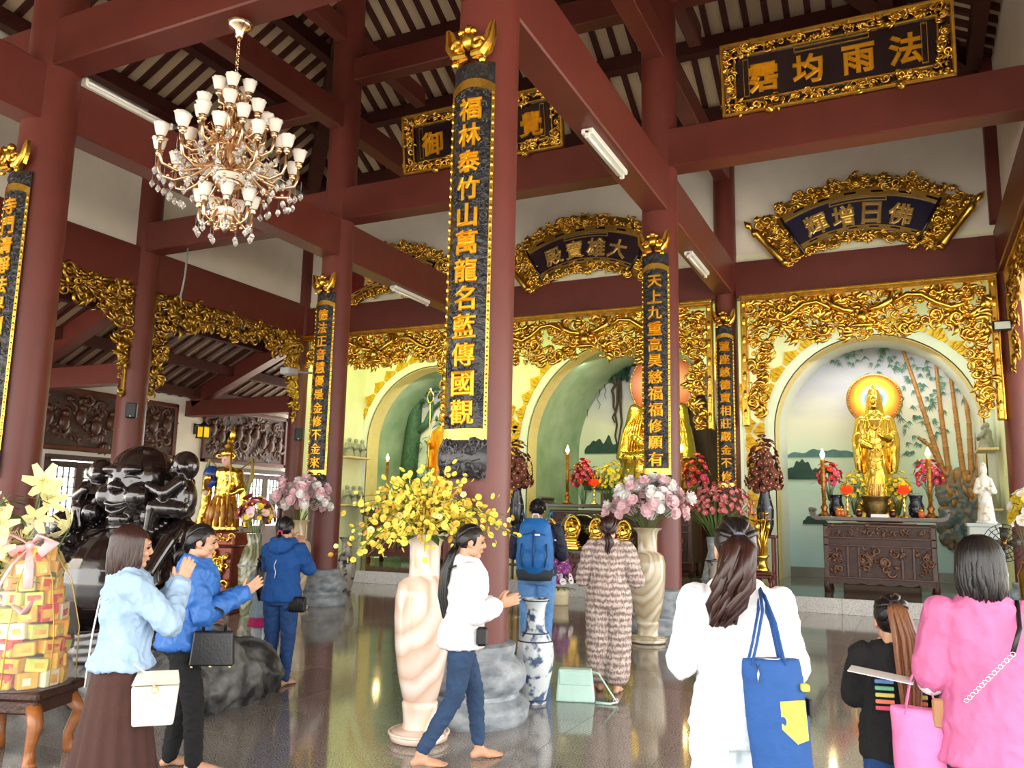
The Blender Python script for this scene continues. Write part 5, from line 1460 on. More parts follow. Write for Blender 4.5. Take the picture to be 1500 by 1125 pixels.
for k, (x, z, r) in enumerate(((-1.22, 1.66, .06), (-1.16, 1.66, .055), (.2, 1.66, .055), (-.86, 1.66, .06), (-.28, 1.66, .06))):
    t = thing('offering_cup', ('orange lidded cup left of the red lotus lamp', 'small orange jar beside the lidded cup on the left', 'orange lidded cup near the right candle', 'dark red cup just left of the bronze urn', 'dark red cup just right of the bronze urn')[k], 'cup', (x, 17.1, z))
    m = MB(); m.lathe([(r * .6, 0), (r, .03), (r, .11), (r * .8, .12)], 14); m.obj('bowl', mat('orange_glaze', srgb(206, 96, 30), .25, var=.1) if k < 3 else mat('maroon_glaze', srgb(70, 20, 20), .25, var=.1), t, True)
    m = MB(); m.lathe([(r * .85, .12), (r * .6, .15), (r * .15, .165), (r * .2, .19)], 14); m.obj('lid', GOLDS, t, True)
# white name card and gold tray on the table
m = MB(); m.bbox((-.5, 16.955, 1.685), (.3, .01, .06), .002); tag(m.obj('name_card', mat('white_card', srgb(240, 240, 236), .5, var=.0), None), 'small blank white card on the front edge of the right altar table', 'card')

# ---------------------------------------------------------------- offerings on the middle altar
bunch('flower_bunch', 'red flower bunch with green leaves right of the left candle of the middle altar', (-7.1, 19.0, 1.84), .62, (.32, .25, .52), [ORR, ORR, ORC], 44, 15, (1.1, 1.7), 40, LEAFM, leafscale=1.3)
bunch('flower_bunch', 'red flower bunch right of the column before the seated buddha', (-4.35, 19.0, 1.84), .62, (.34, .25, .58), [ORR, ORR, ORC], 44, 16, (1.1, 1.7), 40, LEAFM, leafscale=1.3)
bunch('flower_bunch', 'dense mound of yellow chrysanthemums before the seated buddha', (-6.45, 19.05, 1.84), .55, (.46, .3, .48), [MUMY, MUMY, YB[0]], 130, 17, (1.0, 1.6), 30, LEAFM)
t = thing('incense_rack', 'tall brass incense rack before the lap of the seated buddha', 'incense holder', (-5.8, 18.95, 1.84)); m = MB()
for k, x in enumerate((-.28, 0, .26)): m.tube([(x, 0, 0), (x, 0, 1.15 - .05 * k)], .025, 8); m.ball((x, 0, 1.17 - .05 * k), .035)
m.tube([(-.34, 0, .62), (.32, 0, .62)], .018, 7); m.bbox((0, 0, .02), (.7, .2, .05), .01); m.obj('rack', BRZ, t, True)
lotus_lamp(-6.75, 18.8, 1.84, 'small orange red lotus lamp in front of the yellow chrysanthemums')
t = thing('black_urn', 'black rounded urn on the middle altar behind the backpack man', 'urn', (-6.55, 17.6, PH)); m = MB(); m.lathe([(.3, 0), (.32, .3), (.34, .7), (.5, .95), (.52, 1.15), (.4, 1.32), (.36, 1.35), (.3, 1.3)], 28); m.obj('body', EBONY, t, angle=60)
m = MB(); m.tube([(.52 * cos(a), .52 * sin(a), 1.08) for a in [2 * pi * k / 28 for k in range(29)]], .02, 6); m.obj('rim_band', EBONY, t, True)
bunch('potted_plant', 'small green and yellow plant between the gilded statuettes', (-5.95, 16.5, .98), .28, (.14, .12, .14), [MUMY], 26, 18, (.7, 1), 14, LEAFM)
m = MB(); m.lathe([(.07, 0), (.09, .1), (.1, .18), (.08, .18)], 16, c=(-5.95, 16.5, .885)); tag(m.obj('plant_pot', mat('white_glaze', srgb(220, 226, 224), .2, var=.05), None, True), 'white pot of the small plant between the gilded statuettes', 'pot')
m = MB(); m.ball((0, 0, .07), (.07, .07, .065), 14, 10); m.tube([(0, 0, .125), (.01, 0, .17)], .008, 6); o = m.obj('red_apple', mat('apple_red', srgb(170, 24, 24), .25, var=.2), None, True, loc=(-6.62, 16.12, .885)); tag(o, 'red apple in front of the gilded statuettes', 'apple')
# orchid pot on the floor before the platform
t = thing('orchid_pot', 'purple and white orchids in a cream pot on the floor right of the backpack man', 'flowers', (-5.72, 14.15, 0))
m = MB(); m.lathe([(.13, 0), (.15, .03), (.155, .18), (.17, .3), (.15, .3)], 24); m.obj('pot', mat('cream_glaze', srgb(220, 206, 170), .3, var=.06), t, True)
OP, OW = bloom_mesh('blossom', PURP, YELP2, .055, 5, .25), bloom_mesh('blossom', WHITR, PURP, .055, 5, .25); rng = random.Random(4)
for k in range(46):
    a = rng.uniform(0, 6.28); q = rng.random() ** .5; z = .38 + .42 * rng.random(); r = .22 * (1 - abs(z - .5) * .9) * q; o = link('blossom', OP if z > .55 or rng.random() < .3 else OW, t, (r * cos(a), r * sin(a), z)); o.rotation_euler = aim((cos(a), sin(a) - .5, .3)).to_euler(); s = rng.uniform(.8, 1.2); o.scale = (s,) * 3
for k in range(14):
    a = k * .45; o = link('leaf', LEAFL, t, (.05 * cos(a), .05 * sin(a), .3)); o.rotation_euler = Vector((cos(a), sin(a), .1)).to_track_quat('Y', 'Z').to_euler(); o.scale = (.8,) * 3
m = MB(); m.tube([(-.12, 0, .82), (-.05, -.04, .88), (.06, -.04, .87), (.13, 0, .82)], [.02, .06, .06, .02], 8, flat=.25); m.obj('lilac_ribbon', mat('lilac_ribbon', srgb(206, 196, 236), .5, var=.05), t, True)

# ---------------------------------------------------------------- big dried and coral bunches between the altars
for x, y, z, lab, ms, seed in ((-2.47, 16.45, 2.2, 'large bunch of dry brownish red blossoms right of the small couplet board', [bloom_mesh('blossom', MARP, YELP2, .05, 6, .4)], 21), (-7.68, 16.45, 2.2, 'large drooping bunch of dry brownish red blossoms right of the thick pillar', [bloom_mesh('blossom', MARP, YELP2, .05, 6, .4)], 22)):
    bunch('dried_flowers', lab, (x, y, z), .42, (.36, .34, .56), ms, 150, seed, (.9, 1.6), 20, LEAFD, droop=.25, low=-.6, shell=(.45, 1))
    tt = thing('flower_stand', 'tall wooden stand with a dark vase under the %s dry brownish bunch' % ('right' if x > -5 else 'left'), 'stand', (x, y, PH)); m = MB()
    for sx in (-1, 1):
        for sy in (-1, 1): m.bbox((sx * .14, sy * .14, .5), (.05, .05, 1.0), .01)
    m.bbox((0, 0, 1.0), (.4, .4, .06), .015); m.bbox((0, 0, .25), (.34, .34, .04), .01); m.obj('frame', WOODR, tt)
    m = MB(); m.lathe([(.09, 1.03), (.15, 1.2), (.16, 1.5), (.09, 1.8), (.12, 1.98), (.1, 1.97)], 20); m.obj('vase', VDARK, tt, True)
bunch('coral_flowers', 'spreading bunch of small coral red blossoms above the ponytail of the woman in white', (-3.15, 15.2, 1.25), .55, (.72, .45, .48), [bloom_mesh('blossom', CORP, PINKR, .035, 5, .5)], 240, 23, (.8, 1.4), 30, LEAFD, shell=(.5, 1), low=-.35)
t = thing('stone_planter', 'grey stone vase under the coral blossoms, behind the woman in white', 'vase', (-3.15, 15.2, 0)); m = MB(); m.lathe([(.2, 0), (.24, .1), (.26, .5), (.2, .8), (.14, 1.0), (.17, 1.25), (.15, 1.25)], 28); m.obj('body', STONE, t, angle=50)
m = MB(); m.tube([(.265 * cos(a), .265 * sin(a), .5) for a in [2 * pi * k / 28 for k in range(29)]], .02, 6); m.obj('relief_band', STONE, t, True)
# gilded lotus vase on a little stool
t = thing('lotus_stool', 'small dark red wooden stool under the gilded lotus vase', 'stool', (-2.5, 16.1, PH)); m = MB(); m.bbox((0, 0, .34), (.4, .36, .05), .012); m.bbox((0, 0, .28), (.34, .3, .06), .01); m.obj('seat', WOODR, t)
for sx in (-1, 1):
    for sy in (-1, 1): m = MB(); m.tube([(sx * .14, sy * .12, .27), (sx * .17, sy * .15, .15), (sx * .15, sy * .13, .0)], [.035, .03, .035], 8); m.obj('leg', WOODR, t, True)
t = thing('lotus_vase', 'gilded vase of golden lotus stems on the small red stool', 'vase', (-2.5, 16.1, PH + .365)); m = MB(); m.lathe([(.11, 0), (.13, .03), (.1, .08), (.07, .16), (.09, .24), (.14, .3), (.12, .3)], 20); m.obj('body', GOLDS, t, True); rng = random.Random(3)
for k in range(9):
    a = 2 * pi * k / 9; L = .5 + .12 * (k % 3); m = MB(); m.tube([(.02 * cos(a), .02 * sin(a), .25), (.06 * cos(a), .06 * sin(a), L), (.13 * cos(a), .1 * sin(a), L + .25)], .012, 6); st = m.obj('lotus_stem', GOLDS, t, True)
    m = MB(); c = (.13 * cos(a), .1 * sin(a), L + .27)
    if k % 3 == 0: m.ball((c[0], c[1], c[2] + .05), (.04, .04, .08), 10, 7)
    elif k % 3 == 1: m.lathe([(.01, 0), (.07, .05), (.1, .06), (.09, .05), (.01, .01)], 14, c=c)
    else: m.lathe([(.02, 0), (.05, .04), (.06, .07), (.0, .075)], 12, c=c)
    m.obj('lotus_head', GOLDS, st, True)

# ---------------------------------------------------------------- right edge: porcelain figure, pedestal, floor fan, flowers
t = thing('white_pedestal', 'pale blue grey pedestal behind the floor fan at the right', 'pedestal', (1.14, 16.7, PH)); m = MB(); m.bbox((0, 0, .64), (.46, .46, 1.28), .02); m.obj('block', mat('pale_blue_paint', srgb(196, 208, 206), .5, var=.05), t); m = MB(); m.bbox((0, 0, 1.3), (.52, .52, .06), .012); m.bbox((0, 0, .05), (.52, .52, .1), .012); m.obj('cornice', mat('pale_blue_paint', (0, 0, 0)), t)
t = thing('porcelain_figure', 'small painted porcelain robed figure standing on the pale pedestal', 'figurine', (1.2, 16.65, PH + 1.33)); m = MB(); m.loft([ring(0, 0, 0, .14, .11), ring(0, 0, .3, .11, .09), ring(0, 0, .55, .09, .07), ring(0, 0, .75, .1, .06), ring(0, 0, .83, .04, .04)]); m.ball((0, 0, .92), (.06, .06, .08)); m.ball((0, .01, 1.0), (.04, .04, .06))
for s in (-1, 1): m.cap((s * .08, 0, .75), (s * .13, -.05, .55), .04, .05); m.cap((s * .13, -.05, .55), (s * .04, -.11, .6), .045, .03)
remesh(m, 'figure', mat('painted_porcelain', srgb(226, 226, 214), .15, var=0, col2=srgb(170, 140, 110), scale=12, contrast=(.55, .7)), .011, 2, t, fold=.008, fscale=16, stretch=(1, 1, .3))
m = MB(); m.lathe([(.15, 0), (.17, .03), (.14, .06)], 18, c=(0, 0, -.01)); m.obj('lotus_foot', mat('white_glaze', (0, 0, 0)), t, True)
t = thing('floor_fan', 'dark wire caged floor fan on a small stand at the right edge', 'fan', (1.38, 16.0, PH)); DK = mat('dark_metal', srgb(40, 40, 42), .35, .7, var=.1)
m = MB(); m.lathe([(.16, 0), (.17, .03), (.03, .06), (.025, .5), (.03, .82)], 18); m.obj('stand', DK, t, True)
m = MB()
for r in (.1, .17, .24, .3): m.tube([(r * cos(a), -.06 - .04 * (1 - r / .3), 1.02 + r * sin(a)) for a in [2 * pi * k / 28 for k in range(29)]], .006, 5)
for k in range(16): a = 2 * pi * k / 16; m.tube([(.02 * cos(a), -.11, 1.02 + .02 * sin(a)), (.17 * cos(a), -.1, 1.02 + .17 * sin(a)), (.3 * cos(a), -.05, 1.02 + .3 * sin(a)), (.26 * cos(a), .06, 1.02 + .26 * sin(a)), (.05 * cos(a), .1, 1.02 + .05 * sin(a))], .004, 4)
m.obj('cage', DK, t, True)
for k in range(4):
    M = T(0, -.02, 1.02) @ Matrix.Rotation(k * pi / 2, 4, 'Y'); m = MB(); m.add([(.03, -.01, -.02), (.24, -.03, -.07), (.26, .02, .06), (.05, .02, .04), (.03, 0, -.02), (.24, -.02, -.07), (.26, .03, .06), (.05, .03, .04)], [(0, 1, 2, 3), (7, 6, 5, 4), (0, 4, 5, 1), (1, 5, 6, 2), (2, 6, 7, 3), (3, 7, 4, 0)], M); m.obj('blade', mat('smoke_plastic', srgb(70, 66, 60), .3, var=.1), t, True)
m = MB(); m.ball((0, .1, 1.02), (.08, .12, .08)); m.ball((0, -.1, 1.02), .035); m.obj('motor', mat('brass_cap', srgb(160, 120, 60), .35, .7, var=.1), t, True)
bunch('mixed_flowers', 'lilac, white and yellow artificial flowers at the right edge of the photo', (1.72, 15.6, .9), .85, (.3, .3, .42), [bloom_mesh('blossom', fcol('lilac_petal', (214, 170, 220)), YELP, .075, 5, .3), bloom_mesh('blossom', WHITR, YELP, .08, 5, .3), bloom_mesh('blossom', fcol('bright_yellow_petal', (0, 0, 0)), ORGP, .075, 6, .3)], 44, 26, (.9, 1.3), 16, LEAFM)
m = MB(); m.lathe([(.18, 0), (.2, .4), (.22, .8), (.15, .95), (.18, 1.0), (.15, 1.0)], 24, c=(1.72, 15.6, 0)); tag(m.obj('gold_floor_vase', GOLDD, None, True), 'dull gold floor vase under the mixed flowers at the right edge', 'vase')

# vase with yellow and dark red flowers by the guardian
t = thing('green_vase', 'grey green glazed vase right of the golden guardian', 'vase', (-9.0, 9.9, 0)); m = MB(); m.lathe([(.14, 0), (.15, .05), (.2, .45), (.22, .75), (.16, .98), (.1, 1.08), (.13, 1.22), (.11, 1.22)], 28); m.obj('body', marble('green_onyx', srgb(110, 116, 84), srgb(160, 160, 130), srgb(84, 84, 60), 3), t, angle=60)
m = MB(); m.tube([(.222 * cos(a), .222 * sin(a), .75) for a in [2 * pi * k / 28 for k in range(29)]], .012, 6); m.obj('shoulder_band', STONE, t, True)
bunch('mixed_flowers', 'yellow, pink and dark red flowers left of the roses, right of the guardian', (-9.0, 9.9, 1.2), .3, (.3, .28, .3), [MUMY, bloom_mesh('blossom', fcol('wine_petal', (140, 40, 60)), YELP, .06, 6, .5), bloom_mesh('blossom', PINKR, YELP, .055, 6, .4)], 44, 27, (1.0, 1.5), 20, LEAFM)

# ---------------------------------------------------------------- offering basket on a stool, lilies
t = thing('offering_stool', 'dark wooden stool with curved legs at the lower left corner', 'stool', (-5.27, 3.72, 0), radians(20))
m = MB(); m.bbox((0, 0, .43), (.6, .5, .06), .015); m.bbox((0, 0, .36), (.54, .44, .09), .012); m.obj('seat', WOODD, t)
AMB = mat('amber_wood', srgb(150, 90, 44), .3, var=.25, scale=6, stretch=(1, 1, 3))
for sx in (-1, 1):
    for sy in (-1, 1): m = MB(); m.tube([(sx * .23, sy * .18, .36), (sx * .285, sy * .225, .26), (sx * .24, sy * .19, .12), (sx * .245, sy * .2, .03), (sx * .27, sy * .22, .0)], [.05, .045, .032, .038, .045], 10); m.obj('leg', AMB, t, True)
t = thing('offering_basket', 'cellophane wrapped tower of yellow and red snack boxes with pink bow', 'gift basket', (-5.24, 3.72, .46), radians(20)); rng = random.Random(9)
BX = [mat('pack_yellow', srgb(238, 196, 44), .35, var=0, col2=srgb(214, 130, 30), scale=14), mat('pack_red', srgb(206, 50, 40), .35, var=0, col2=srgb(236, 180, 60), scale=16, contrast=(.5, .62)), mat('pack_gold', srgb(220, 170, 50), .3, var=.2, scale=12), mat('pack_green', srgb(170, 190, 60), .35, var=0, col2=srgb(236, 220, 110), scale=14), mat('pack_cream', srgb(240, 226, 190), .4, var=.1)]
LV = [(.0, .25, 10), (.1, .245, 11), (.2, .24, 10), (.3, .225, 11), (.4, .205, 9), (.5, .18, 9), (.59, .15, 8), (.68, .115, 6), (.76, .08, 4)]
for lev, (z, r, n) in enumerate(LV):
    for k in range(n):
        a = 2 * pi * k / n + lev * .3 + rng.uniform(-.1, .1); h = .098 * rng.uniform(.8, 1.12); w = rng.uniform(.7, .98) * 2 * pi * r / n; i = 1 if lev == 2 and rng.random() < .8 else rng.choice((0, 0, 2, 2, 3, 4, 1)); j = rng.choice([q for q in range(5) if q != i])
        m = MB(); m.bbox((0, 0, h / 2), (w, .09, h), .006); m.box((w * rng.uniform(-.12, .12), -.046, h * rng.uniform(.4, .6)), (w * rng.uniform(.35, .75), .003, h * rng.uniform(.3, .6)), mi=1)
        m.obj('snack_box', [BX[i], BX[j]], t, loc=(r * .8 * sin(a), -r * .8 * cos(a), z + .004), rot=(rng.uniform(-.1, .1) if lev else 0, rng.uniform(-.14, .14) if lev else 0, a + rng.uniform(-.25, .25)))
m = MB()
for k in range(7):
    a = 2 * pi * k / 7 + .2; m.tube([(.30 * sin(a), -.30 * cos(a), .02), (.295 * sin(a), -.295 * cos(a), .35), (.22 * sin(a), -.22 * cos(a), .66), (.07 * sin(a), -.07 * cos(a), .88)], .006, 5, flat=.4)
m.obj('gold_string', mat('gold_string', srgb(226, 190, 90), .35, .3, var=.1), t, True)
m = MB(); m.lathe([(.29, 0), (.3, .1), (.29, .35), (.24, .6), (.16, .78), (.06, .9), (.05, .95), (.12, 1.05)], 40, cap=False, mod=lambda a, k: 1 + .03 * sin(a * 11 + k * 1.7)); m.obj('cellophane', mat('clear_film', (1, 1, 1), .05, var=0, alpha=.1, spec=1.0, bump=.6, bscale=9), t, True)
m = MB()
for s in (-1, 1):
    m.tube([(0, -.07, .88), (s * .1, -.12, .95), (s * .17, -.11, .9), (s * .1, -.1, .84), (0, -.07, .88)], [.012, .04, .05, .04, .012], 8, flat=.3); m.tube([(0, -.08, .87), (s * .06, -.15, .76), (s * .1, -.2, .62)], [.015, .03, .03], 8, flat=.25)
    m.tube([(s * .04, -.24, .52), (s * .16, -.29, .48), (s * .2, -.29, .55)], [.02, .035, .02], 8, flat=.3)
m.ball((0, -.08, .88), .03); m.obj('pink_bow', mat('pink_ribbon', srgb(240, 186, 186), .35, var=.08), t, True)
t = thing('lily_bouquet', 'pale yellow lilies with green leaves at the left edge', 'flowers', (-5.62, 3.62, 0)); lm = MB(); petal_disc(lm, .12, 3, .45, 0, wide=.2); petal_disc(lm, .115, 3, .6, .006, pi / 3, wide=.24); [lm.tube([(0, 0, 0), (.03 * cos(k), .03 * sin(k), .12)], .004, 4) for k in range(5)]; LM = lm.mesh('lily', fcol('lily_petal', (246, 234, 170)), True); rng = random.Random(12); sm = MB()
for k in range(30):
    p = Vector((rng.uniform(-.3, .42), rng.uniform(-.25, .3), rng.uniform(1.12, 1.78))); o = link('lily', LM, t, p); o.rotation_euler = aim((rng.uniform(-.6, 1), rng.uniform(-1, .2), rng.uniform(-.2, .6))).to_euler(); s = rng.uniform(.75, 1.15); o.scale = (s,) * 3; sm.tube([(p.x * .2, p.y * .2, .6), (p.x * .6, p.y * .6, 1.0), tuple(p)], .006, 5)
sm.obj('stems', STEM, t, True)
for k in range(60): p = Vector((rng.uniform(-.3, .4), rng.uniform(-.25, .3), rng.uniform(.85, 1.65))); o = link('leaf', LEAFL, t, p); o.rotation_euler = Vector((rng.uniform(-1, 1), rng.uniform(-1, 1), rng.uniform(-.3, .6))).to_track_quat('Y', 'Z').to_euler(); o.scale = (.75,) * 3
m = MB(); m.lathe([(.13, 0), (.15, .05), (.12, .3), (.09, .5), (.14, .68), (.12, .68)], 20); m.obj('vase', mat('white_glaze', (0, 0, 0)), t, True)

# ---------------------------------------------------------------- mint handbag on the floor
t = thing('mint_handbag', 'pale mint handbag standing on the floor beside the blue and white vase', 'handbag', (-2.72, 7.12, 0), radians(18)); MINT = mat('mint_leather', srgb(190, 226, 214), .4, var=.05, bump=.1, bscale=60)
m = MB(); vs = [(-.17, -.08, 0), (.17, -.08, 0), (.17, .08, 0), (-.17, .08, 0), (-.15, -.06, .27), (.14, -.06, .27), (.14, .06, .27), (-.15, .06, .27)]; m.add(vs, [(0, 3, 2, 1), (4, 5, 6, 7), (0, 1, 5, 4), (1, 2, 6, 5), (2, 3, 7, 6), (3, 0, 4, 7)]); o = m.obj('body', MINT, t); md = o.modifiers.new('b', 'BEVEL'); md.width = .015; md.segments = 2
m = MB(); m.bbox((0, -.068, .2), (.28, .016, .12), .006); m.obj('flap', MINT, t)
m = MB(); m.tube([(.14, 0, .25), (.2, -.02, .24), (.3, -.06, .1), (.36, -.08, .02), (.3, -.12, .012), (.18, -.1, .012)], .012, 7, flat=.5); m.obj('strap', MINT, t, True)
m = MB(); m.tube([(.35 + .02 * cos(a), -.08, .03 + .02 * sin(a)) for a in [2 * pi * k / 12 for k in range(13)]], .004, 5); m.obj('buckle', mat('badge_silver', (0, 0, 0)), t, True)

# ================================================================== painted relief in the niches
def wob(p0, p1, n, amp, rng):
    return [Vector(p0).lerp(Vector(p1), k / n) + Vector((rng.uniform(-amp, amp), 0, rng.uniform(-amp, amp) * .3)) for k in range(n + 1)]


BAMB = mat('bamboo_culm', srgb(176, 124, 66), .5, var=.25, scale=5, stretch=(1, 1, 6)); BLEAF = mat('painted_bamboo_leaf', srgb(84, 128, 110), .7, var=.35, scale=5)
t = thing('bamboo_relief', 'painted relief of brown bamboo stalks with green leaves behind the standing statue', 'wall relief', (.9, 21.04, PH)); ox, oy, oz = .9, 21.04, PH
CUL = [[(-.01, 5.75), (.25, 4.75), (.54, 3.49), (.8, 2.4)], [(.70, 5.4), (.75, 4.1), (.86, 2.4)], [(.97, 5.2), (1.06, 3.78), (1.14, 2.4)], [(1.22, 5.0), (1.3, 3.78), (1.28, 2.4)], [(1.4, 4.6), (1.46, 3.77), (1.4, 2.5)], [(.26, 3.5), (.53, 3.26), (.8, 2.55)]]
for c in CUL:
    m = MB(); P = []
    for i in range(len(c) - 1):
        for k in range(4): a, b = Vector((c[i][0], 0, c[i][1])), Vector((c[i + 1][0], 0, c[i + 1][1])); P.append(a.lerp(b, k / 4))
    P.append(Vector((c[-1][0], 0, c[-1][1]))); n = len(P)
    for k in range(n - 1):
        r = .036 + .04 * k / n; a, b = P[k] - Vector((ox, 0, oz)), P[k + 1] - Vector((ox, 0, oz)); m.tube([tuple(a), tuple(a.lerp(b, .06)), tuple(a.lerp(b, .5)), tuple(a.lerp(b, .94)), tuple(b)], [r * 1.12, r * .95, r * .92, r * .95, r * 1.12], 8)
    m.obj('bamboo_stalk', BAMB, t, True)
m = MB(); rng = random.Random(8)
for k in range(60):
    x = rng.uniform(.75, 1.4) - ox; z = rng.uniform(2.1, 2.75) - oz; m.tube([(x, -.06, z), (x + rng.uniform(-.02, .02), -.05, z - rng.uniform(.1, .3))], rng.uniform(.03, .06), 6)
m.obj('stalk_clump', mat('bamboo_clump', srgb(170, 122, 62), .6, var=.3, scale=8), t, True)
m = MB()
for k in range(60): x = rng.uniform(.62, 1.46) - ox; z = rng.uniform(1.2, 2.5) - oz; m.ball((x, -.0, z), (rng.uniform(.06, .13), .08, rng.uniform(.14, .3)), 8, 6)
remesh(m, 'rockery', mat('blue_rockery', srgb(96, 118, 128), .7, var=0, col2=srgb(156, 120, 82), scale=7, contrast=(.45, .65)), .02, 1, t, fold=.05, fscale=8, stretch=(1, 1, .5))
m = MB(); CEN = [(-1.02, 5.6), (-.57, 5.65), (-.13, 5.7), (-1.2, 5.4), (.14, 5.4), (.39, 4.9), (.08, 4.4), (.2, 4.7), (.0, 5.1), (-.3, 5.4), (.65, 4.4), (.18, 3.4), (-.2, 3.35), (.0, 3.2), (-.8, 5.3), (.5, 5.3), (.9, 4.7), (.3, 4.1), (.35, 3.8), (.7, 4.9), (1.1, 4.5), (.05, 4.0), (.62, 3.7)]
for cx, cz in CEN:
    for j in range(6):
        x = cx + rng.gauss(0, .22); z = cz + rng.gauss(0, .2); a = rng.uniform(-2.6, -.5)
        for q in range(4):
            b = a + (q - 1.5) * .42; L = rng.uniform(.1, .19); d = Vector((cos(b), 0, sin(b))); w = Vector((-sin(b), 0, cos(b))) * .011; p = Vector((x - ox, -.012 - rng.random() * .02, z - oz))
            m.add([tuple(p), tuple(p + d * L * .4 + w + Vector((0, -.006, 0))), tuple(p + d * L), tuple(p + d * L * .4 - w)], [(0, 1, 2, 3)])
stuff(m.obj('bamboo_leaves', BLEAF, t))
# distant hills and palms on the lake shore
HILL = mat('painted_hill', srgb(84, 124, 126), .7, var=.25, scale=3); DKG = mat('painted_dark_foliage', srgb(38, 70, 62), .7, var=.4, scale=6)
def hills(name, label, x0, x1, y, z, h, seed, mt, rock=None):
    rng = random.Random(seed); n = 40; top = [(x0 + (x1 - x0) * k / n, z + h * max(.06, (.5 + .5 * noise.noise((k * .17 + seed, 0, 0))) * sin(pi * min(1, (k + 1) / (n + 2))) ** .6)) for k in range(n + 1)]
    m = MB(); m.strip(top, [(p[0], z - .02) for p in top], y - .02, y); return tag(m.obj(name, mt, None), label, 'wall relief')
hills('painted_hills', 'blue green painted hills on the horizon left of the standing statue', -2.6, -.95, 21.04, 3.08, .3, 3, HILL)
hills('painted_shore', 'dark green painted shore with trees at the left of the right mural', -2.66, -1.9, 21.03, 2.55, .8, 5, DKG)
hills('painted_islet', 'small dark painted islet on the lake left of the altar table', -2.3, -1.75, 21.035, 1.5, .38, 6, DKG)
hills('painted_shore', 'dark painted pine shore in the middle mural left of the seated buddha', -8.4, -7.3, 22.58, 3.35, .75, 7, DKG)
hills('painted_bush', 'dark painted bush at the lower left of the middle mural', -8.4, -7.6, 22.57, 2.3, .8, 9, DKG)
# hanging roots and tree of the middle niche
BARK = mat('painted_bark', srgb(66, 46, 36), .75, var=.35, scale=7, stretch=(1, 1, .3), bump=.6, bscale=14)
t = thing('banyan_relief', 'dark brown tree relief with hanging roots and leaves around the seated buddha', 'wall relief', (-6, 22.5, PH)); rng = random.Random(15); W_ = lambda x, z: (x + 6, 0, z - PH)
m = MB(); m.tube([W_(-4.3, 1.0), W_(-4.75, 2.6), W_(-5.05, 4.2), W_(-5.5, 5.4), W_(-6.6, 6.0), W_(-8.0, 6.1)], [.62, .5, .4, .34, .26, .12], 12); m.obj('trunk', BARK, t, True)
for x, zt, zb in ((-7.42, 6.0, 3.2), (-7.3, 6.0, 3.3), (-7.5, 5.6, 4.2), (-7.95, 5.9, 4.6), (-8.3, 5.8, 4.4), (-7.75, 5.9, 4.9)):
    m = MB(); P = wob((x + 6, -.03, zt - PH), (x + 6, -.03, zb - PH), 9, .06, rng); r = .05 if x > -7.6 else .02; m.tube([tuple(p) for p in P], [r * (1 - .6 * k / 9) for k in range(10)], 6); m.obj('hanging_root', BARK, t, True)
lm = leaf_mesh('banyan_leaf', DKG, .24, .09)
for k in range(70):
    o = link('banyan_leaf', lm, t, (rng.uniform(-2.5, -1.0), rng.uniform(-.12, -.03), rng.uniform(5.3, 5.95))); o.rotation_euler = Vector((rng.uniform(-.5, .5), -.25, -1)).to_track_quat('Y', 'Z').to_euler()
# tree of the left niche
t = thing('tree_relief', 'gnarled green painted tree relief in the left niche', 'wall relief', (-13.2, 21.4, PH)); GB = mat('green_bark', srgb(62, 96, 70), .7, var=.35, scale=14, bump=.8, bscale=22); V_ = lambda x, z: (x + 13.2, 0, z - PH)
m = MB(); m.tube([V_(-13.65, 1.8), V_(-13.6, 3.0), V_(-13.5, 4.0), V_(-13.45, 4.8), V_(-13.15, 5.4), V_(-12.5, 5.8)], [.3, .26, .23, .2, .16, .09], 12); m.tube([V_(-13.5, 3.9), V_(-13.05, 4.2), V_(-12.85, 4.7), V_(-13.0, 5.1)], [.14, .11, .08, .04], 9); m.tube([V_(-13.45, 4.8), V_(-13.7, 5.1), V_(-13.75, 5.3)], [.1, .07, .03], 8); m.tube([V_(-12.9, 4.6), V_(-12.5, 4.9), V_(-12.1, 4.7)], [.07, .05, .02], 8); m.obj('trunk', GB, t, True)
lm2 = leaf_mesh('painted_leaf', mat('painted_leaf_green', srgb(70, 124, 88), .7, var=.3, scale=9), .2, .06)
for k in range(90):
    cx, cz = rng.choice(((-12.8, 5.2), (-12.4, 4.9), (-13.0, 3.5), (-12.8, 3.0), (-13.1, 2.6), (-12.5, 4.3), (-12.9, 4.9))); o = link('painted_leaf', lm2, t, (cx + rng.gauss(0, .18) + 13.2, -.04 - rng.random() * .06, cz + rng.gauss(0, .16) - PH)); o.rotation_euler = Vector((rng.uniform(-1, 1), -.2, rng.uniform(-1, .6))).to_track_quat('Y', 'Z').to_euler()
# ================================================================== people
SKIN = mat('skin', srgb(200, 152, 122), .5, var=.06, scale=9, sub=.08)
HAIRB = mat('black_hair', srgb(22, 18, 18), .35, var=.35, scale=30, stretch=(4, 4, .6))
HAIRR = mat('dark_brown_hair', srgb(48, 24, 20), .35, var=.35, scale=30, stretch=(4, 4, .6))
HAIRL = mat('light_brown_hair', srgb(134, 88, 60), .38, var=.3, scale=30, stretch=(4, 4, .6))
EYEM = mat('eye_dark', srgb(24, 18, 16), .15, var=0)
LIPM = mat('lip', srgb(190, 118, 106), .45, var=.05)


def cloth(name, rgb, rough=.85, **k):
    k.setdefault('var', .08); k.setdefault('bump', .55); k.setdefault('bscale', 17)
    return mat(name, srgb(*rgb), rough, **k)


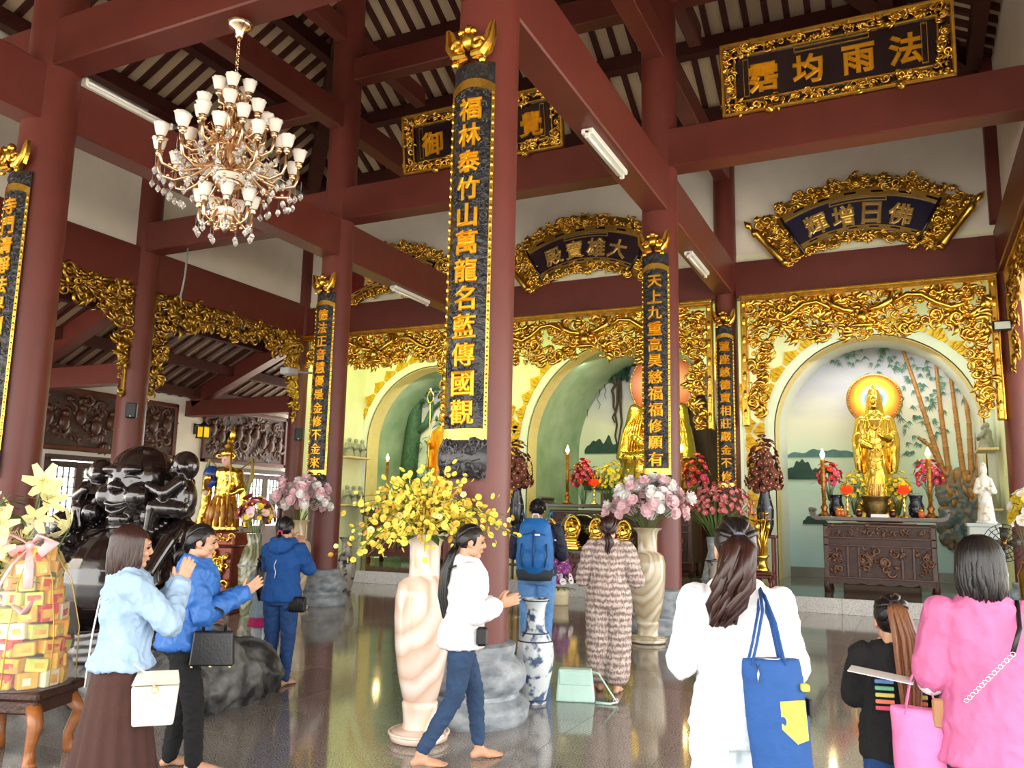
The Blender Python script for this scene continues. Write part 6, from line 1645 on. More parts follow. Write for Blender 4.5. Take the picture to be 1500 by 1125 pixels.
def hand(m, w, d, th, side=1, curl=.15, spread=.0, s=1.0):
    """palm and five fingers: wrist, finger direction, thumb direction; the palm faces d x th * side"""
    w, d, th = Vector(w), Vector(d).normalized(), Vector(th); th = (th - d * th.dot(d)).normalized(); n = d.cross(th) * side
    pts = [w - d * .02 * s, w + d * .02 * s, w + d * .06 * s, w + d * .09 * s]
    m.tube([tuple(p) for p in pts], [.026 * s, .034 * s, .040 * s, .036 * s], 12, up=tuple(n), flat=.36)
    for off, L, a in ((.028, .070, spread), (.0095, .079, spread * .3), (-.0095, .073, -spread * .3), (-.0275, .056, -spread)):
        b = w + d * .082 * s + th * off * s; dd = (d + th * a).normalized(); c = curl
        p1 = b + (dd * cos(c) + n * sin(c)) * L * .45 * s; p2 = p1 + (dd * cos(c * 2.2) + n * sin(c * 2.2)) * L * .32 * s; p3 = p2 + (dd * cos(c * 3) + n * sin(c * 3)) * L * .23 * s
        m.tube([tuple(q) for q in (b - dd * .015 * s, b, p1, p2, p3, p3 + (p3 - p2) * .25)], [.0095 * s, .0098 * s, .0092 * s, .0084 * s, .007 * s, .003 * s], 8)
    b = w + d * .025 * s + th * .028 * s; p1 = b + (d * .6 + th * .75 + n * .25).normalized() * .036 * s; p2 = p1 + (d * .88 + th * .4 + n * .2).normalized() * .034 * s
    m.tube([tuple(q) for q in (b - th * .015 * s, b, p1, p2, p2 + (p2 - p1) * .2)], [.015 * s, .0145 * s, .0115 * s, .009 * s, .004 * s], 8)


def foot(m, a, d):
    a = Vector(a); d = Vector((d[0], d[1], 0)).normalized(); q = Vector((-d.y, d.x, 0)); g = Vector((a.x, a.y, a.z - .075))
    m.cap(tuple(g - d * .035 + Vector((0, 0, .03))), tuple(g + d * .02 + Vector((0, 0, .05))), .03, .036)
    m.cap(tuple(g + d * .0 + Vector((0, 0, .045))), tuple(g + d * .13 + Vector((0, 0, .022))), .036, .024); m.cap(tuple(g + d * .06 + q * .018 + Vector((0, 0, .03))), tuple(g + d * .145 + q * .02 + Vector((0, 0, .018))), .026, .018); m.cap(tuple(g + d * .06 - q * .018 + Vector((0, 0, .025))), tuple(g + d * .13 - q * .022 + Vector((0, 0, .016))), .024, .016)
    for k, (o, L) in enumerate(((.03, .19), (.014, .19), (0, .183), (-.014, .173), (-.028, .16))):
        m.cap(tuple(g + d * (L - .05) + q * o + Vector((0, 0, .016))), tuple(g + d * L + q * o * 1.1 + Vector((0, 0, .011))), .011, .011 if k == 0 else .008, 8)


def head(m, M):
    h = MB()
    h.ball((0, .014, .026), (.073, .091, .090), 20, 14); h.ball((0, -.02, -.028), (.061, .068, .083), 18, 12); h.ball((0, -.06, -.091), (.028, .026, .021), 12, 8)
    h.ball((0, -.08, .03), (.045, .016, .022), 12, 8)
    for s in (-1, 1):
        h.ball((s * .038, -.015, -.066), (.022, .042, .03), 10, 8); h.ball((s * .036, -.064, -.026), (.025, .024, .024), 10, 8); h.ball((s * .0745, .012, -.008), (.01, .022, .031), 10, 8); h.ball((s * .072, .006, -.033), (.009, .012, .012), 8, 6)
        h.ball((s * .011, -.094, -.028), (.009, .01, .008), 8, 6)
    h.tube([(0, -.084, .022), (0, -.094, .0), (0, -.103, -.02), (0, -.097, -.029)], [.008, .010, .0125, .009], 8)
    h.ball((0, -.083, -.056), (.026, .013, .012), 10, 7)
    h.cap((0, .022, -.05), (0, .034, -.15), .047, .052)
    h.v = [tuple(M @ Vector(p)) for p in h.v]
    m.add(h.v, h.f)


def face_parts(root, M):
    e = MB(); l = MB(); b = MB()
    for s in (-1, 1):
        e.ball((s * .031, -.077, .004), (.013, .009, .006), 10, 7)
        e.tube([(s * .016, -.085, .007), (s * .03, -.088, .0125), (s * .046, -.08, .006)], [.0015, .0028, .0015], 5)
        b.tube([(s * .014, -.092, .026), (s * .032, -.09, .032), (s * .05, -.08, .026)], [.003, .0045, .002], 6)
    l.tube([(-.022, -.088, -.055), (-.008, -.096, -.052), (0, -.096, -.053), (.008, -.096, -.052), (.022, -.088, -.055)], [.0015, .0035, .003, .0035, .0015], 7); l.tube([(-.019, -.088, -.058), (0, -.095, -.062), (.019, -.088, -.058)], [.0015, .0042, .0015], 7)
    for mb, n, mt in ((e, 'eyes', EYEM), (b, 'eyebrows', HAIRB), (l, 'lips', LIPM)):
        mb.v = [tuple(M @ Vector(p)) for p in mb.v]; mb.obj(n, mt, root, True)


def scalp(a, el, k=1.0):
    """point on the hair surface; azimuth 0 = back of the head"""
    return Vector((.083 * k * cos(el) * sin(a), .016 + .102 * k * cos(el) * cos(a), .03 + .099 * k * sin(el)))


def hair_cap(m, front=.062, side=-.02, nape=-.085):
    vs = []; n, r = 28, 16
    for i in range(r + 1):
        el = pi / 2 - i * (pi * .92) / r
        for j in range(n): vs.append(scalp(2 * pi * j / n, el))
    fs = []
    for i in range(r):
        for j in range(n):
            q = (i * n + j, (i + 1) * n + j, (i + 1) * n + (j + 1) % n, i * n + (j + 1) % n); c = sum((vs[k] for k in q), Vector()) / 4
            t = (c.y + .06) / .10
            lim = front if c.y < -.045 else side if c.y < .035 else nape
            if -.045 <= c.y < -.02: lim = front + (side - front) * (c.y + .045) / .025
            if c.z > lim: fs.append(q)
    m.add([tuple(v) for v in vs], fs)


def hair_locks(m, style, rng, L=.3, side_a=2.1):
    if style == 'loose':      # parted in the middle, falling over ears and back
        for k in range(70):
            a = -side_a + 2 * side_a * k / 69; P = []
            for el in (1.35, 1.0, .6, .2, -.15): P.append(scalp(a * (1 if el < 1.2 else .8), el, 1.0 + .04 * rng.random()))
            b = P[-1]; out = Vector((b.x, b.y - .016, 0)) * .06; LL = L * rng.uniform(.88, 1.05)
            for t in (.3, .6, .85, 1): P.append(b + Vector((out.x * sin(t * 3), out.y * sin(t * 3), -LL * t)) + Vector((-b.x, -(b.y - .016), 0)) * .16 * t * t + Vector((rng.uniform(-.006, .006), rng.uniform(-.006, .006), 0)))
            m.tube([tuple(p) for p in P], [.007, .011, .012, .013, .013, .013, .012, .010, .003], 6)
    else:                     # combed back to a tie
        tie = Vector((0, .115, .03)) if style == 'pony' else Vector((0, .105, -.05))
        if style == 'high': tie = Vector((0, .098, .085))
        c = Vector((0, .016, .03)); sx = lambda v: Vector(((v.x - c.x) / .083, (v.y - c.y) / .102, (v.z - c.z) / .099)); td = sx(tie); td.normalize()
        for k in range(64):
            a = -2.5 + 5.0 * k / 63; el = .95 if abs(a) > 2.1 else (.35 if abs(a) > 1.3 else -.25 if abs(a) > .6 else -.6); d0 = sx(scalp(a, el, 1.0)).normalized(); P = []
            for t in (0, .3, .6, .85, 1):
                d = d0.slerp(td, t, d0) if d0.dot(td) > -.99 else td; r_ = .985 + .055 * sin(pi * min(1, t + .1)); P.append(c + Vector((d.x * .083, d.y * .102, d.z * .099)) * r_)
            m.tube([tuple(p) for p in P], [.004, .011, .013, .012, .009], 6)
        return tie


def tail(m, pts, r, rng, n=26, wave=.0, tip=.3):
    P = [Vector(p) for p in pts]; K = len(P)
    for k in range(n):
        a = 2 * pi * rng.random(); q = sqrt(rng.random()); off = Vector((cos(a) * q, sin(a) * q * .7, 0)); ph = rng.uniform(0, 6.28); S = []
        for i, p in enumerate(P):
            t = i / (K - 1); prof = (.22 + .95 * sin(pi * min(1, t * .8 + .02))) * (1 - .45 * t * t); S.append(p + off * r * prof + Vector((sin(ph + t * 9), cos(ph + t * 8), 0)) * wave * t + Vector((0, 0, rng.uniform(-.012, .0) * t)))
        m.tube([tuple(s) for s in S], [r * .3 * (1 - .75 * (i / (K - 1)) ** 2) + .0015 for i in range(K)], 6)


TORSO = [(.80, .158, .112, .01), (.88, .162, .118, .01), (.98, .135, .098, 0), (1.06, .132, .098, -.003), (1.16, .150, .112, -.008), (1.24, .162, .104, -.002), (1.30, .155, .085, .005), (1.345, .085, .062, .015), (1.37, .055, .052, .02)]


def person(label, loc, face, H, P):
    """figure facing -Y locally; every length for 1.6 m, the root scales it to H"""
    root = thing('person', label, 'person', (loc[0], loc[1], loc[2] if len(loc) > 2 else 0), atan2(face[0], -face[1])); root.scale = (H / 1.6,) * 3
    lean = P.get('lean', 0.0); g = P.get('girth', 1.0); rng = random.Random(P.get('seed', 1))
    LN = lambda p: (p[0], p[1] - lean * max(0, p[2] - .85), p[2])
    S = {s: LN((s * .16 * P.get('sh', 1.0), .012, 1.285)) for s in (-1, 1)}
    E = {s: P['elbow'][0 if s > 0 else 1] for s in (-1, 1)}; W = {s: P['wrist'][0 if s > 0 else 1] for s in (-1, 1)}
    AN = {1: P.get('ankle', ((.085, .02, .075), (-.085, .02, .075)))[0], -1: P.get('ankle', ((.085, .02, .075), (-.085, .02, .075)))[1]}
    KN = {1: P.get('knee', ((.09, -.005, .45), (-.09, -.005, .45)))[0], -1: P.get('knee', ((.09, -.005, .45), (-.09, -.005, .45)))[1]}
    HP = {s: (s * .085, .01, .83) for s in (-1, 1)}
    HM = T(*LN((0, .0, 1.49))) @ Matrix.Rotation(P.get('yaw', 0), 4, 'Z') @ Matrix.Rotation(P.get('nod', 0), 4, 'X') @ Matrix.Rotation(P.get('tilt', 0), 4, 'Y')
    k_ = P.get('head', 1.0); HM = HM @ Matrix.Scale(k_, 4)
    # body: one skin
    m = MB(); m.loft([[LN(q) for q in ring(0, cy, z, rx * .93 * g, ry * .93 * g)] for z, rx, ry, cy in TORSO])
    for s in (-1, 1):
        m.cap(S[s], E[s], .046, .038); m.cap(E[s], W[s], .038, .026); m.cap(HP[s], KN[s], .082 * g, .055); m.cap(KN[s], AN[s], .054, .034); foot(m, AN[s], P.get('fdir', ((.15, -1), (-.15, -1)))[0 if s > 0 else 1])
    b = remesh(m, 'skin_a', SKIN, .0105, 4, root); m2 = MB(); head(m2, HM); hobj = remesh(m2, 'skin_b', SKIN, .0055, 3, root)
    m3 = MB(); hd = P['hand']
    for s in (-1, 1):
        d, th = hd[0 if s > 0 else 1][:2]; hand(m3, W[s], d, th, hd[0 if s > 0 else 1][2] if len(hd[0]) > 2 else s, P.get('curl', .12), .08)
    gobj = remesh(m3, 'skin_c', SKIN, .0042, 2, root)
    bm = bmesh.new()
    for o in (b, hobj, gobj): bm.from_mesh(o.data)
    me = bpy.data.meshes.new('body'); bm.to_mesh(me); bm.free(); me.materials.append(SKIN); me.polygons.foreach_set('use_smooth', [True] * len(me.polygons))
    for o in (b, hobj, gobj): bpy.data.objects.remove(o)
    link('body', me, root)
    if P.get('facep', True): face_parts(root, HM)
    # hair
    hm = P.get('hairmat', HAIRB); m = MB(); hair_cap(m, P.get('hfront', .062)); st = P.get('hair', 'loose')
    tp = None
    if st == 'short':
        for k in range(420):
            a = rng.uniform(-pi, pi); el = rng.uniform(-.5, 1.5); p = scalp(a, el, 1.0)
            lim = .055 if p.y < -.045 else -.0 if p.y < .03 else -.07
            if p.z < lim: continue
            d = (p - Vector((0, .016, .03))).normalized(); q = p + d * .012 + Vector((0, .012, -.012)); m.tube([tuple(p - d * .006), tuple(q)], [.009, .003], 5)
    else: tp = hair_locks(m, st, rng, P.get('hlen', .3))
    m.v = [tuple(HM @ Vector(p)) for p in m.v]; m.obj('hair', hm, root, True)
    if P.get('tail'):
        m = MB(); tail(m, [tuple(HM @ tp)] + [LN((-q[0], q[1], q[2])) for q in P['tail']], P.get('tailr', .05), rng, P.get('tailn', 26), P.get('wave', 0)); m.obj('ponytail', P.get('tailmat', hm), root, True)
        m = MB(); M = HM @ T(*tp); m.tube([tuple(M @ Vector((.024 * cos(a), .008, .024 * sin(a)))) for a in [2 * pi * k / 14 for k in range(15)]], .007, 6); m.obj('hair_tie', P.get('tiemat', cloth('dark_band', (40, 36, 44))), root, True)
    # top
    if P.get('top'):
        mt, gr, hem, sl = P['top']; m = MB(); q0 = P.get('hemw', 1.0)
        rows = [(hem, .165 * q0, .125 * q0, .01)] + [r for r in TORSO if r[0] > hem + .03 and r[0] < 1.33] + [(1.335, .1, .07, .015), (1.362, .066, .06, .018)]
        m.loft([[LN(q) for q in ring(0, cy, z, rx * g + gr, ry * g + gr)] for z, rx, ry, cy in rows])
        sr = P.get('sleeve', .056)
        for s in (-1, 1):
            m.cap(S[s], E[s], sr + .008, sr)
            if sl >= 1: q = Vector(E[s]).lerp(Vector(W[s]), min(1, sl - 1 + .0001) if sl < 2 else .97); m.cap(E[s], tuple(q), sr, sr * (.8 if sl >= 2 else .95))
        if sl < 1:
            m = MB(); m.loft([[LN(q) for q in ring(0, cy, z, rx * g + gr, ry * g + gr)] for z, rx, ry, cy in rows])
            for s in (-1, 1): q = Vector(S[s]).lerp(Vector(E[s]), sl); m.cap(S[s], tuple(q), sr + .012, sr + .016)
        if P.get('collar'):
            m.tube([LN((.07 * cos(a), .02 + .062 * sin(a), 1.365 + .012 * sin(a))) for a in [2 * pi * k / 20 for k in range(21)]], P['collar'], 8)
        if P.get('hood'): m.ball(LN((0, .11, 1.33)), (.13, .06, .08), 12, 9); m.tube([LN((.1 * cos(a), .03 + .09 * sin(a), 1.37)) for a in [2 * pi * k / 20 for k in range(21)]], .03, 8)
        remesh(m, P.get('topname', 'jacket'), mt, .0105, 5, root, fold=P.get('tfold', .013) * 1.25, fscale=P.get('tfs', 11), stretch=(1, 1, .6), seed=P.get('seed', 1))
    # trousers
    if P.get('legs'):
        mt, gr, r1, r2 = P['legs']; m = MB()
        m.loft([[LN(q) for q in ring(0, cy, z, rx * g + gr, ry * g + gr)] for z, rx, ry, cy in [(.76, .145, .105, .015), (.8, .158, .115, .015), (.88, .162, .118, .012), (.96, .142, .104, .0), (1.0, .137, .1, 0)]])
        for s in (-1, 1):
            ak = Vector(AN[s]) + (Vector(KN[s]) - Vector(AN[s])).normalized() * P.get('cuff', .0); m.cap(HP[s], KN[s], .088 * g + gr, r1); m.cap(KN[s], tuple(ak), r1, r2)
        remesh(m, P.get('legname', 'jeans'), mt, .0105, 4, root, fold=.010, fscale=13, stretch=(1, 1, 1.4), seed=P.get('seed', 1) + 3)
    if P.get('skirt'):
        mt, zt, zb, rt, rb, lob, wob = P['skirt']; m = MB(); n = 12; R_ = []
        for k in range(n + 1):
            t = k / n; z = zb + (zt - zb) * t; r = rb + (rt - rb) * t ** .7; R_.append([LN(q) for q in ring(0, .01, z, r, r * .78, 72, 0, wob * (1 - t) ** .8, lob, k * .12)])
        m.loft(R_); m.obj(P.get('skirtname', 'skirt'), mt, root, True)
    root['_HM'] = 0; del root['_HM']
    return root


def on(root, p):
    """world position of a point given in a person's own frame"""
    return Matrix.Translation(root.location) @ Matrix.Rotation(root.rotation_euler.z, 4, 'Z') @ Matrix.Scale(root.scale[0], 4) @ Vector(p)


def held(name, label, cat, root, p, drz=0.0):
    q = on(root, (-p[0], p[1], p[2])); t = thing(name, label, cat, q, root.rotation_euler.z - drz); s = root.scale[0]; t.scale = (-s, s, s); return t


PRAY = dict(elbow=((.2, -.1, 1.04), (-.2, -.1, 1.04)), wrist=((.02, -.25, 1.20), (-.02, -.25, 1.20)), hand=(((0, -.35, .94), (0, .94, .35), 1), ((0, -.35, .94), (0, .94, .35), -1)), curl=.04)
def P_(**k): d = dict(PRAY); d.update(k); return d


DENIM = cloth('light_blue_denim', (150, 176, 204), scale=5, var=.12); JEAN = cloth('blue_denim', (40, 64, 96), scale=6, var=.2); JEAN2 = cloth('mid_blue_denim', (28, 64, 116), scale=6, var=.15); JEAN3 = cloth('sky_blue_denim', (92, 140, 196), scale=5, var=.15); JEANW = cloth('washed_white_denim', (214, 226, 232), scale=6, var=.08)
BLUEJ = cloth('bright_blue_nylon', (52, 112, 192), .5, scale=4, var=.1); HOODB = cloth('royal_blue_cotton', (16, 74, 142), .85); BLK = cloth('black_cotton', (20, 20, 22), .9); NAVY2 = cloth('navy_cotton', (34, 38, 58), .8); WHT = cloth('white_cotton', (226, 226, 228), .9, var=.03); BRN = cloth('brown_pleated_cloth', (66, 38, 32), .9, scale=5); PNK = cloth('pink_cotton', (206, 108, 154), .85, scale=5, var=.1); GRY = cloth('grey_denim', (140, 158, 172), .9, scale=8, var=.12)
LEATHW = mat('white_leather', srgb(232, 226, 212), .4, var=.04, bump=.08, bscale=50); LEATHB = mat('black_leather', srgb(22, 22, 24), .35, var=.1, bump=.1, bscale=60); TAN = mat('tan_leather', srgb(170, 124, 84), .5, var=.1); CHROME = mat('chrome', (.8, .8, .8), .15, 1.0, var=0); GBR = mat('gold_fitting', (.8, .55, .2), .25, 1.0, var=0)

# 1 woman in a pale denim jacket and brown skirt, praying
w1 = person('woman in pale denim jacket and long brown skirt praying beside the offering basket', (-3.80, 3.25), (.55, .83), 1.49,
            P_(elbow=((.21, -.2, 1.08), (-.2, -.2, 1.08)), wrist=((.02, -.27, 1.28), (-.02, -.27, 1.28)), top=(DENIM, .022, .84, 2), hemw=1.12, sleeve=.06, collar=.02, tfold=.016, topname='denim_jacket', skirt=(BRN, .90, .1, .172, .36, 15, .055), skirtname='pleated_skirt', hairmat=HAIRR, hair='loose', hlen=.19, seed=3, nod=.06, girth=1.06))
# 2 woman in a bright blue jacket, praying
w2 = person('woman in bright blue jacket and black trousers praying with a black handbag', (-4.19, 4.04), (.76, .64), 1.49,
            P_(lean=.1, elbow=((.21, -.12, 1.02), (-.2, -.12, 1.02)), wrist=((.02, -.36, 1.14), (-.02, -.36, 1.14)), hand=(((0, -.75, .62), (0, .62, .75), 1), ((0, -.75, .62), (0, .62, .75), -1)), top=(BLUEJ, .03, .80, 2), hemw=1.05, sleeve=.06, collar=.022, tfold=.017, topname='blue_jacket', legs=(BLK, .008, .064, .05), legname='trousers', hair='bun', tail=[(0, .14, 1.40), (0, .15, 1.36)], tailr=.035, seed=4, nod=.12, girth=1.05, ankle=((.085, .05, .075), (-.085, -.12, .075)), knee=((.09, .0, .45), (-.09, -.09, .45))))
# 3 woman in a royal blue hoodie seen from behind
w3 = person('woman in royal blue hoodie and blue jeans seen from behind near the left column', (-5.36, 6.31), (-.2, .98), 1.52,
            P_(elbow=((.24, -.12, 1.12), (-.21, -.12, 1.1)), wrist=((.06, -.24, 1.33), (-.05, -.24, 1.3)), hand=(((-.1, -.2, .97), (-.6, .6, .1), 1), ((.1, -.2, .97), (.6, .6, .1), -1)), curl=.4, top=(HOODB, .028, .80, 2), sleeve=.062, hood=True, topname='hoodie', legs=(JEAN2, .01, .064, .046), hair='bun', tail=[(0, .13, 1.41), (0, .13, 1.36), (0, .12, 1.32)], tailr=.03, tiemat=cloth('pink_band', (220, 60, 90)), seed=5, nod=.1))
# 4 girl in a grey jacket
w4 = person('small girl in grey jacket with dark ponytail left of the woman in blue hoodie', (-5.78, 6.55), (-.1, 1), 1.14,
            P_(top=(GRY, .028, .78, 2), sleeve=.06, tfold=.01, legs=(JEANW, .008, .06, .05), legname='leggings', skirt=(cloth('magenta_cloth', (190, 30, 100)), .9, .66, .17, .22, 9, .04), hair='pony', tail=[(.02, .18, 1.44), (.03, .19, 1.3), (.03, .17, 1.15), (.04, .16, 1.02)], tailr=.055, head=1.18, seed=6))
# 5 woman in a white jacket and jeans, walking with hands together
w5 = person('woman in white jacket and blue jeans walking past the pink marble vase', (-2.73, 5.02), (.76, .64), 1.52,
            P_(lean=.08, elbow=((.2, -.02, 1.0), (-.19, -.05, 1.0)), wrist=((.03, -.26, 1.06), (-.03, -.27, 1.06)), hand=(((-.05, -.95, .25), (0, .25, .95), 1), ((.05, -.95, .25), (0, .25, .95), -1)), curl=.12, top=(WHT, .026, .78, 1.75), hemw=1.08, sleeve=.06, collar=.018, topname='white_jacket', legs=(JEAN, .004, .060, .042), cuff=.05, hair='bun', tail=[(0, .14, 1.40), (.0, .17, 1.28), (-.0, .17, 1.12), (.0, .13, .98), (.02, .1, .9)], tailr=.045, tailn=34, seed=7, nod=.14, yaw=-.1, ankle=((.075, -.16, .075), (-.075, .28, .085)), knee=((.08, -.12, .46), (-.08, .05, .45))))
# 6 man with a blue backpack
w6 = person('man in navy jacket and light jeans seen from behind wearing a blue backpack', (-3.81, 8.73), (-.3, .95), 1.76,
            P_(sh=1.18, girth=1.05, elbow=((.25, -.08, 1.05), (-.25, -.08, 1.05)), wrist=((.03, -.25, 1.16), (-.03, -.25, 1.16)), top=(NAVY2, .022, .84, 2), sleeve=.058, collar=.018, topname='navy_jacket', legs=(JEAN3, .016, .072, .06), hair='short', seed=8, nod=.2, head=.93))
# 7 woman in a patterned dress
def _zig(nt, L, tc, b):
    mp = nt.nodes.new('ShaderNodeMapping'); mp.inputs['Scale'].default_value = (60, 60, 26); L.new(tc.outputs['Object'], mp.inputs[0])
    n = nt.nodes.new('ShaderNodeTexNoise'); n.inputs['Scale'].default_value = 1.2; n.inputs['Detail'].default_value = 2; L.new(mp.outputs[0], n.inputs[0])
    w = nt.nodes.new('ShaderNodeTexWave'); w.wave_profile = 'TRI'; w.bands_direction = 'Z'; w.inputs['Scale'].default_value = 5.5; w.inputs['Distortion'].default_value = 2.5; w.inputs['Detail Scale'].default_value = 3; L.new(tc.outputs['Object'], w.inputs[0])
    a = nt.nodes.new('ShaderNodeMath'); a.operation = 'MULTIPLY_ADD'; a.inputs[1].default_value = .35; L.new(w.outputs['Fac'], a.inputs[0]); L.new(n.outputs['Fac'], a.inputs[2])
    r = nt.nodes.new('ShaderNodeValToRGB'); L.new(a.outputs[0], r.inputs[0]); r.color_ramp.elements[0].position = .5; r.color_ramp.elements[0].color = (*srgb(206, 192, 184), 1); r.color_ramp.elements[1].position = .82; r.color_ramp.elements[1].color = (*srgb(130, 108, 102), 1)
    L.new(r.outputs[0], b.inputs['Base Color'])
DRESS = node_mat('zigzag_print', _zig, .85)
w7 = person('woman in long beige and brown patterned outfit seen from behind', (-2.60, 7.66), (-.25, .97), 1.59,
            P_(elbow=((.24, -.04, 1.02), (-.26, -.02, 1.02)), wrist=((.03, -.24, 1.14), (-.03, -.24, 1.14)), top=(DRESS, .03, .88, 1.9), sleeve=.072, collar=.02, tfold=.016, topname='blouse', legs=(DRESS, .045, .115, .115), legname='wide_trousers', cuff=.1, hairmat=HAIRR, hair='bun', tail=[(0, .13, 1.42), (.02, .13, 1.36), (.0, .12, 1.30), (.03, .12, 1.22)], tailr=.04, seed=9, ankle=((.08, .0, .075), (-.08, .1, .075))))
# 8 woman in a white blouse with a blue tote bag
w8 = person('woman in white shirt and white jeans with brown ponytail and blue tote bag', (-.64, 3.45), (-.33, .94), 1.60,
            P_(sh=.98, girth=.96, elbow=((.215, .0, 1.04), (-.215, .0, 1.04)), wrist=((.05, -.24, 1.13), (-.05, -.24, 1.13)), top=(WHT, .02, .86, 1.2), sleeve=.052, tfold=.012, topname='white_shirt', legs=(JEANW, .018, .085, .07), hair='pony', hairmat=HAIRB, tail=[(-.005, .17, 1.5), (-.02, .185, 1.43), (-.04, .18, 1.36), (-.06, .165, 1.29), (-.075, .15, 1.22)], tailr=.07, tailn=46, wave=.035, tailmat=HAIRR, tiemat=cloth('grey_band', (90, 90, 110)), seed=10, nod=.1))
# 9 girl in a black t-shirt
w9 = person('young girl in black t-shirt with colour bars and a long brown ponytail', (-.1, 4.28), (-.22, .97), 1.25,
            P_(elbow=((.21, -.06, 1.02), (-.23, -.05, 1.0)), top=(BLK, .03, .74, .8), sleeve=.062, topname='t_shirt', legs=(JEAN2, .012, .075, .06), hair='high', tail=[(.01, .16, 1.56), (.04, .18, 1.42), (.05, .185, 1.22), (.05, .18, 1.05), (.04, .17, .9)], tailr=.06, tailn=40, tailmat=HAIRL, head=1.15, seed=11))
# 10 woman in a pink t-shirt
w10 = person('woman in loose pink t-shirt holding a pink tote bag at the right edge', (.25, 4.0), (-.15, .99), 1.54,
             P_(sh=.98, girth=.98, elbow=((.21, -.02, 1.0), (-.215, -.03, 1.02)), wrist=((.14, -.25, 1.0), (-.06, -.26, 1.1)), top=(PNK, .026, .70, .86), sleeve=.058, tfold=.012, hemw=1.12, topname='t_shirt', legs=(NAVY2, .014, .08, .065), legname='trousers', hair='loose', hlen=.16, seed=12, nod=.1))

# ---------------------------------------------------------------- clothing details
def quilted(t, w, d, h, mt, name='body'):
    m = MB(); m.bbox((0, 0, h / 2), (w, d, h), .02); return m.obj(name, mt, t)


# colour bars on the girl's shirt
cols = [(226, 96, 120), (236, 140, 100), (214, 214, 110), (120, 200, 160), (110, 160, 226), (150, 130, 220)]
for k, cc in enumerate(cols):
    for sx in (-1, 1):
        m = MB(); y = .176 - .004 * abs(k - 2); m.bbox((sx * .085, y, 1.03 + .036 * k), (.1, .012, .022), .004); m.obj('colour_bar', cloth('bar_%d' % k, cc), w9)
# white undersleeves of the pink shirt
for s, e_, w_ in ((1, (.21, -.02, 1.0), (.14, -.25, 1.0)), (-1, (-.215, -.03, 1.02), (-.06, -.26, 1.1))):
    m = MB(); a = Vector((s * .16 * .98, .012, 1.285)); e = Vector(e_); m.cap(tuple(a.lerp(e, .84)), tuple(e), .066, .056); m.cap(tuple(e), tuple(e.lerp(Vector(w_), .25)), .056, .05); remesh(m, 'white_sleeve', WHT, .012, 4, w10, fold=.005)
# pockets and yoke seam of the denim jacket
m = MB(); m.tube([(-.13, .118, 1.22), (-.05, .132, 1.2), (.05, .132, 1.2), (.13, .118, 1.22)], .004, 6); m.tube([(-.17, .09, .87), (-.06, .15, .865), (.06, .15, .865), (.17, .09, .87)], .007, 6); m.obj('jacket_seam', DENIM, w1, True)
m = MB(); m.tube([(.12, .05, 1.33), (.1, .14, 1.2), (.08, .165, 1.0), (.06, .175, .84), (.05, .18, .72)], .005, 6); m.obj('cream_cord', LEATHW, w1, True)
# printed mark and stripe on the blue hoodie and the navy jacket
m = MB(); m.tube([(.0, .152, 1.2), (.02, .157, 1.14), (.0, .155, 1.08), (.01, .15, 1.02)], .004, 5); m.obj('print_line', WHT, w3, True)
m = MB(); m.bbox((-.17, .125, 1.2), (.1, .008, .014), .003, M=rotz(.4)); m.obj('white_stripe', WHT, w6)
m = MB()
for s in (-1, 1): m.tube([(s * .16, .118, .85), (s * .07, .14, .84), (s * .06, .145, .72), (s * .11, .135, .7), (s * .155, .115, .73)], .003, 5)
m.obj('back_pocket', JEANW, w8, True)

# ---------------------------------------------------------------- bags
t = held('white_handbag', 'white leather handbag with tan tab hanging at the hip of the woman in denim', 'handbag', w1, (.285, -.14, .56), -1.35); t.scale = tuple(v * .8 for v in t.scale)
m = MB(); vs = [(-.13, -.05, 0), (.13, -.05, 0), (.13, .05, 0), (-.13, .05, 0), (-.15, -.06, .26), (.15, -.06, .26), (.15, .06, .26), (-.15, .06, .26)]; m.add(vs, [(0, 3, 2, 1), (4, 5, 6, 7), (0, 1, 5, 4), (1, 2, 6, 5), (2, 3, 7, 6), (3, 0, 4, 7)]); o = m.obj('body', LEATHW, t); md = o.modifiers.new('b', 'BEVEL'); md.width = .015; md.segments = 2
m = MB(); m.add([(-.15, -.065, .26), (.15, -.065, .26), (.15, .065, .27), (-.15, .065, .27), (-.13, -.15, .3), (.13, -.15, .3), (.13, -.13, .33), (-.13, -.13, .33)], [(0, 1, 2, 3), (0, 4, 5, 1), (4, 7, 6, 5), (3, 2, 6, 7), (1, 5, 6, 2), (0, 3, 7, 4)]); m.obj('flap', LEATHW, t)
m = MB(); m.bbox((0, 0, 0), (.05, .1, .02), .006, M=T(0, -.17, .285) @ Matrix.Rotation(.4, 4, 'X')); m.obj('tan_tab', TAN, t)
m = MB(); m.tube([(.0, .06, .25), (-.06, .08, .35), (-.14, .1, .42)], .012, 7, flat=.5); m.obj('strap', LEATHW, t, True)
m = MB(); m.tube([(.022 * cos(a), .065, .24 + .022 * sin(a)) for a in [2 * pi * k / 12 for k in range(13)]], .004, 5); m.obj('ring', GBR, t, True)

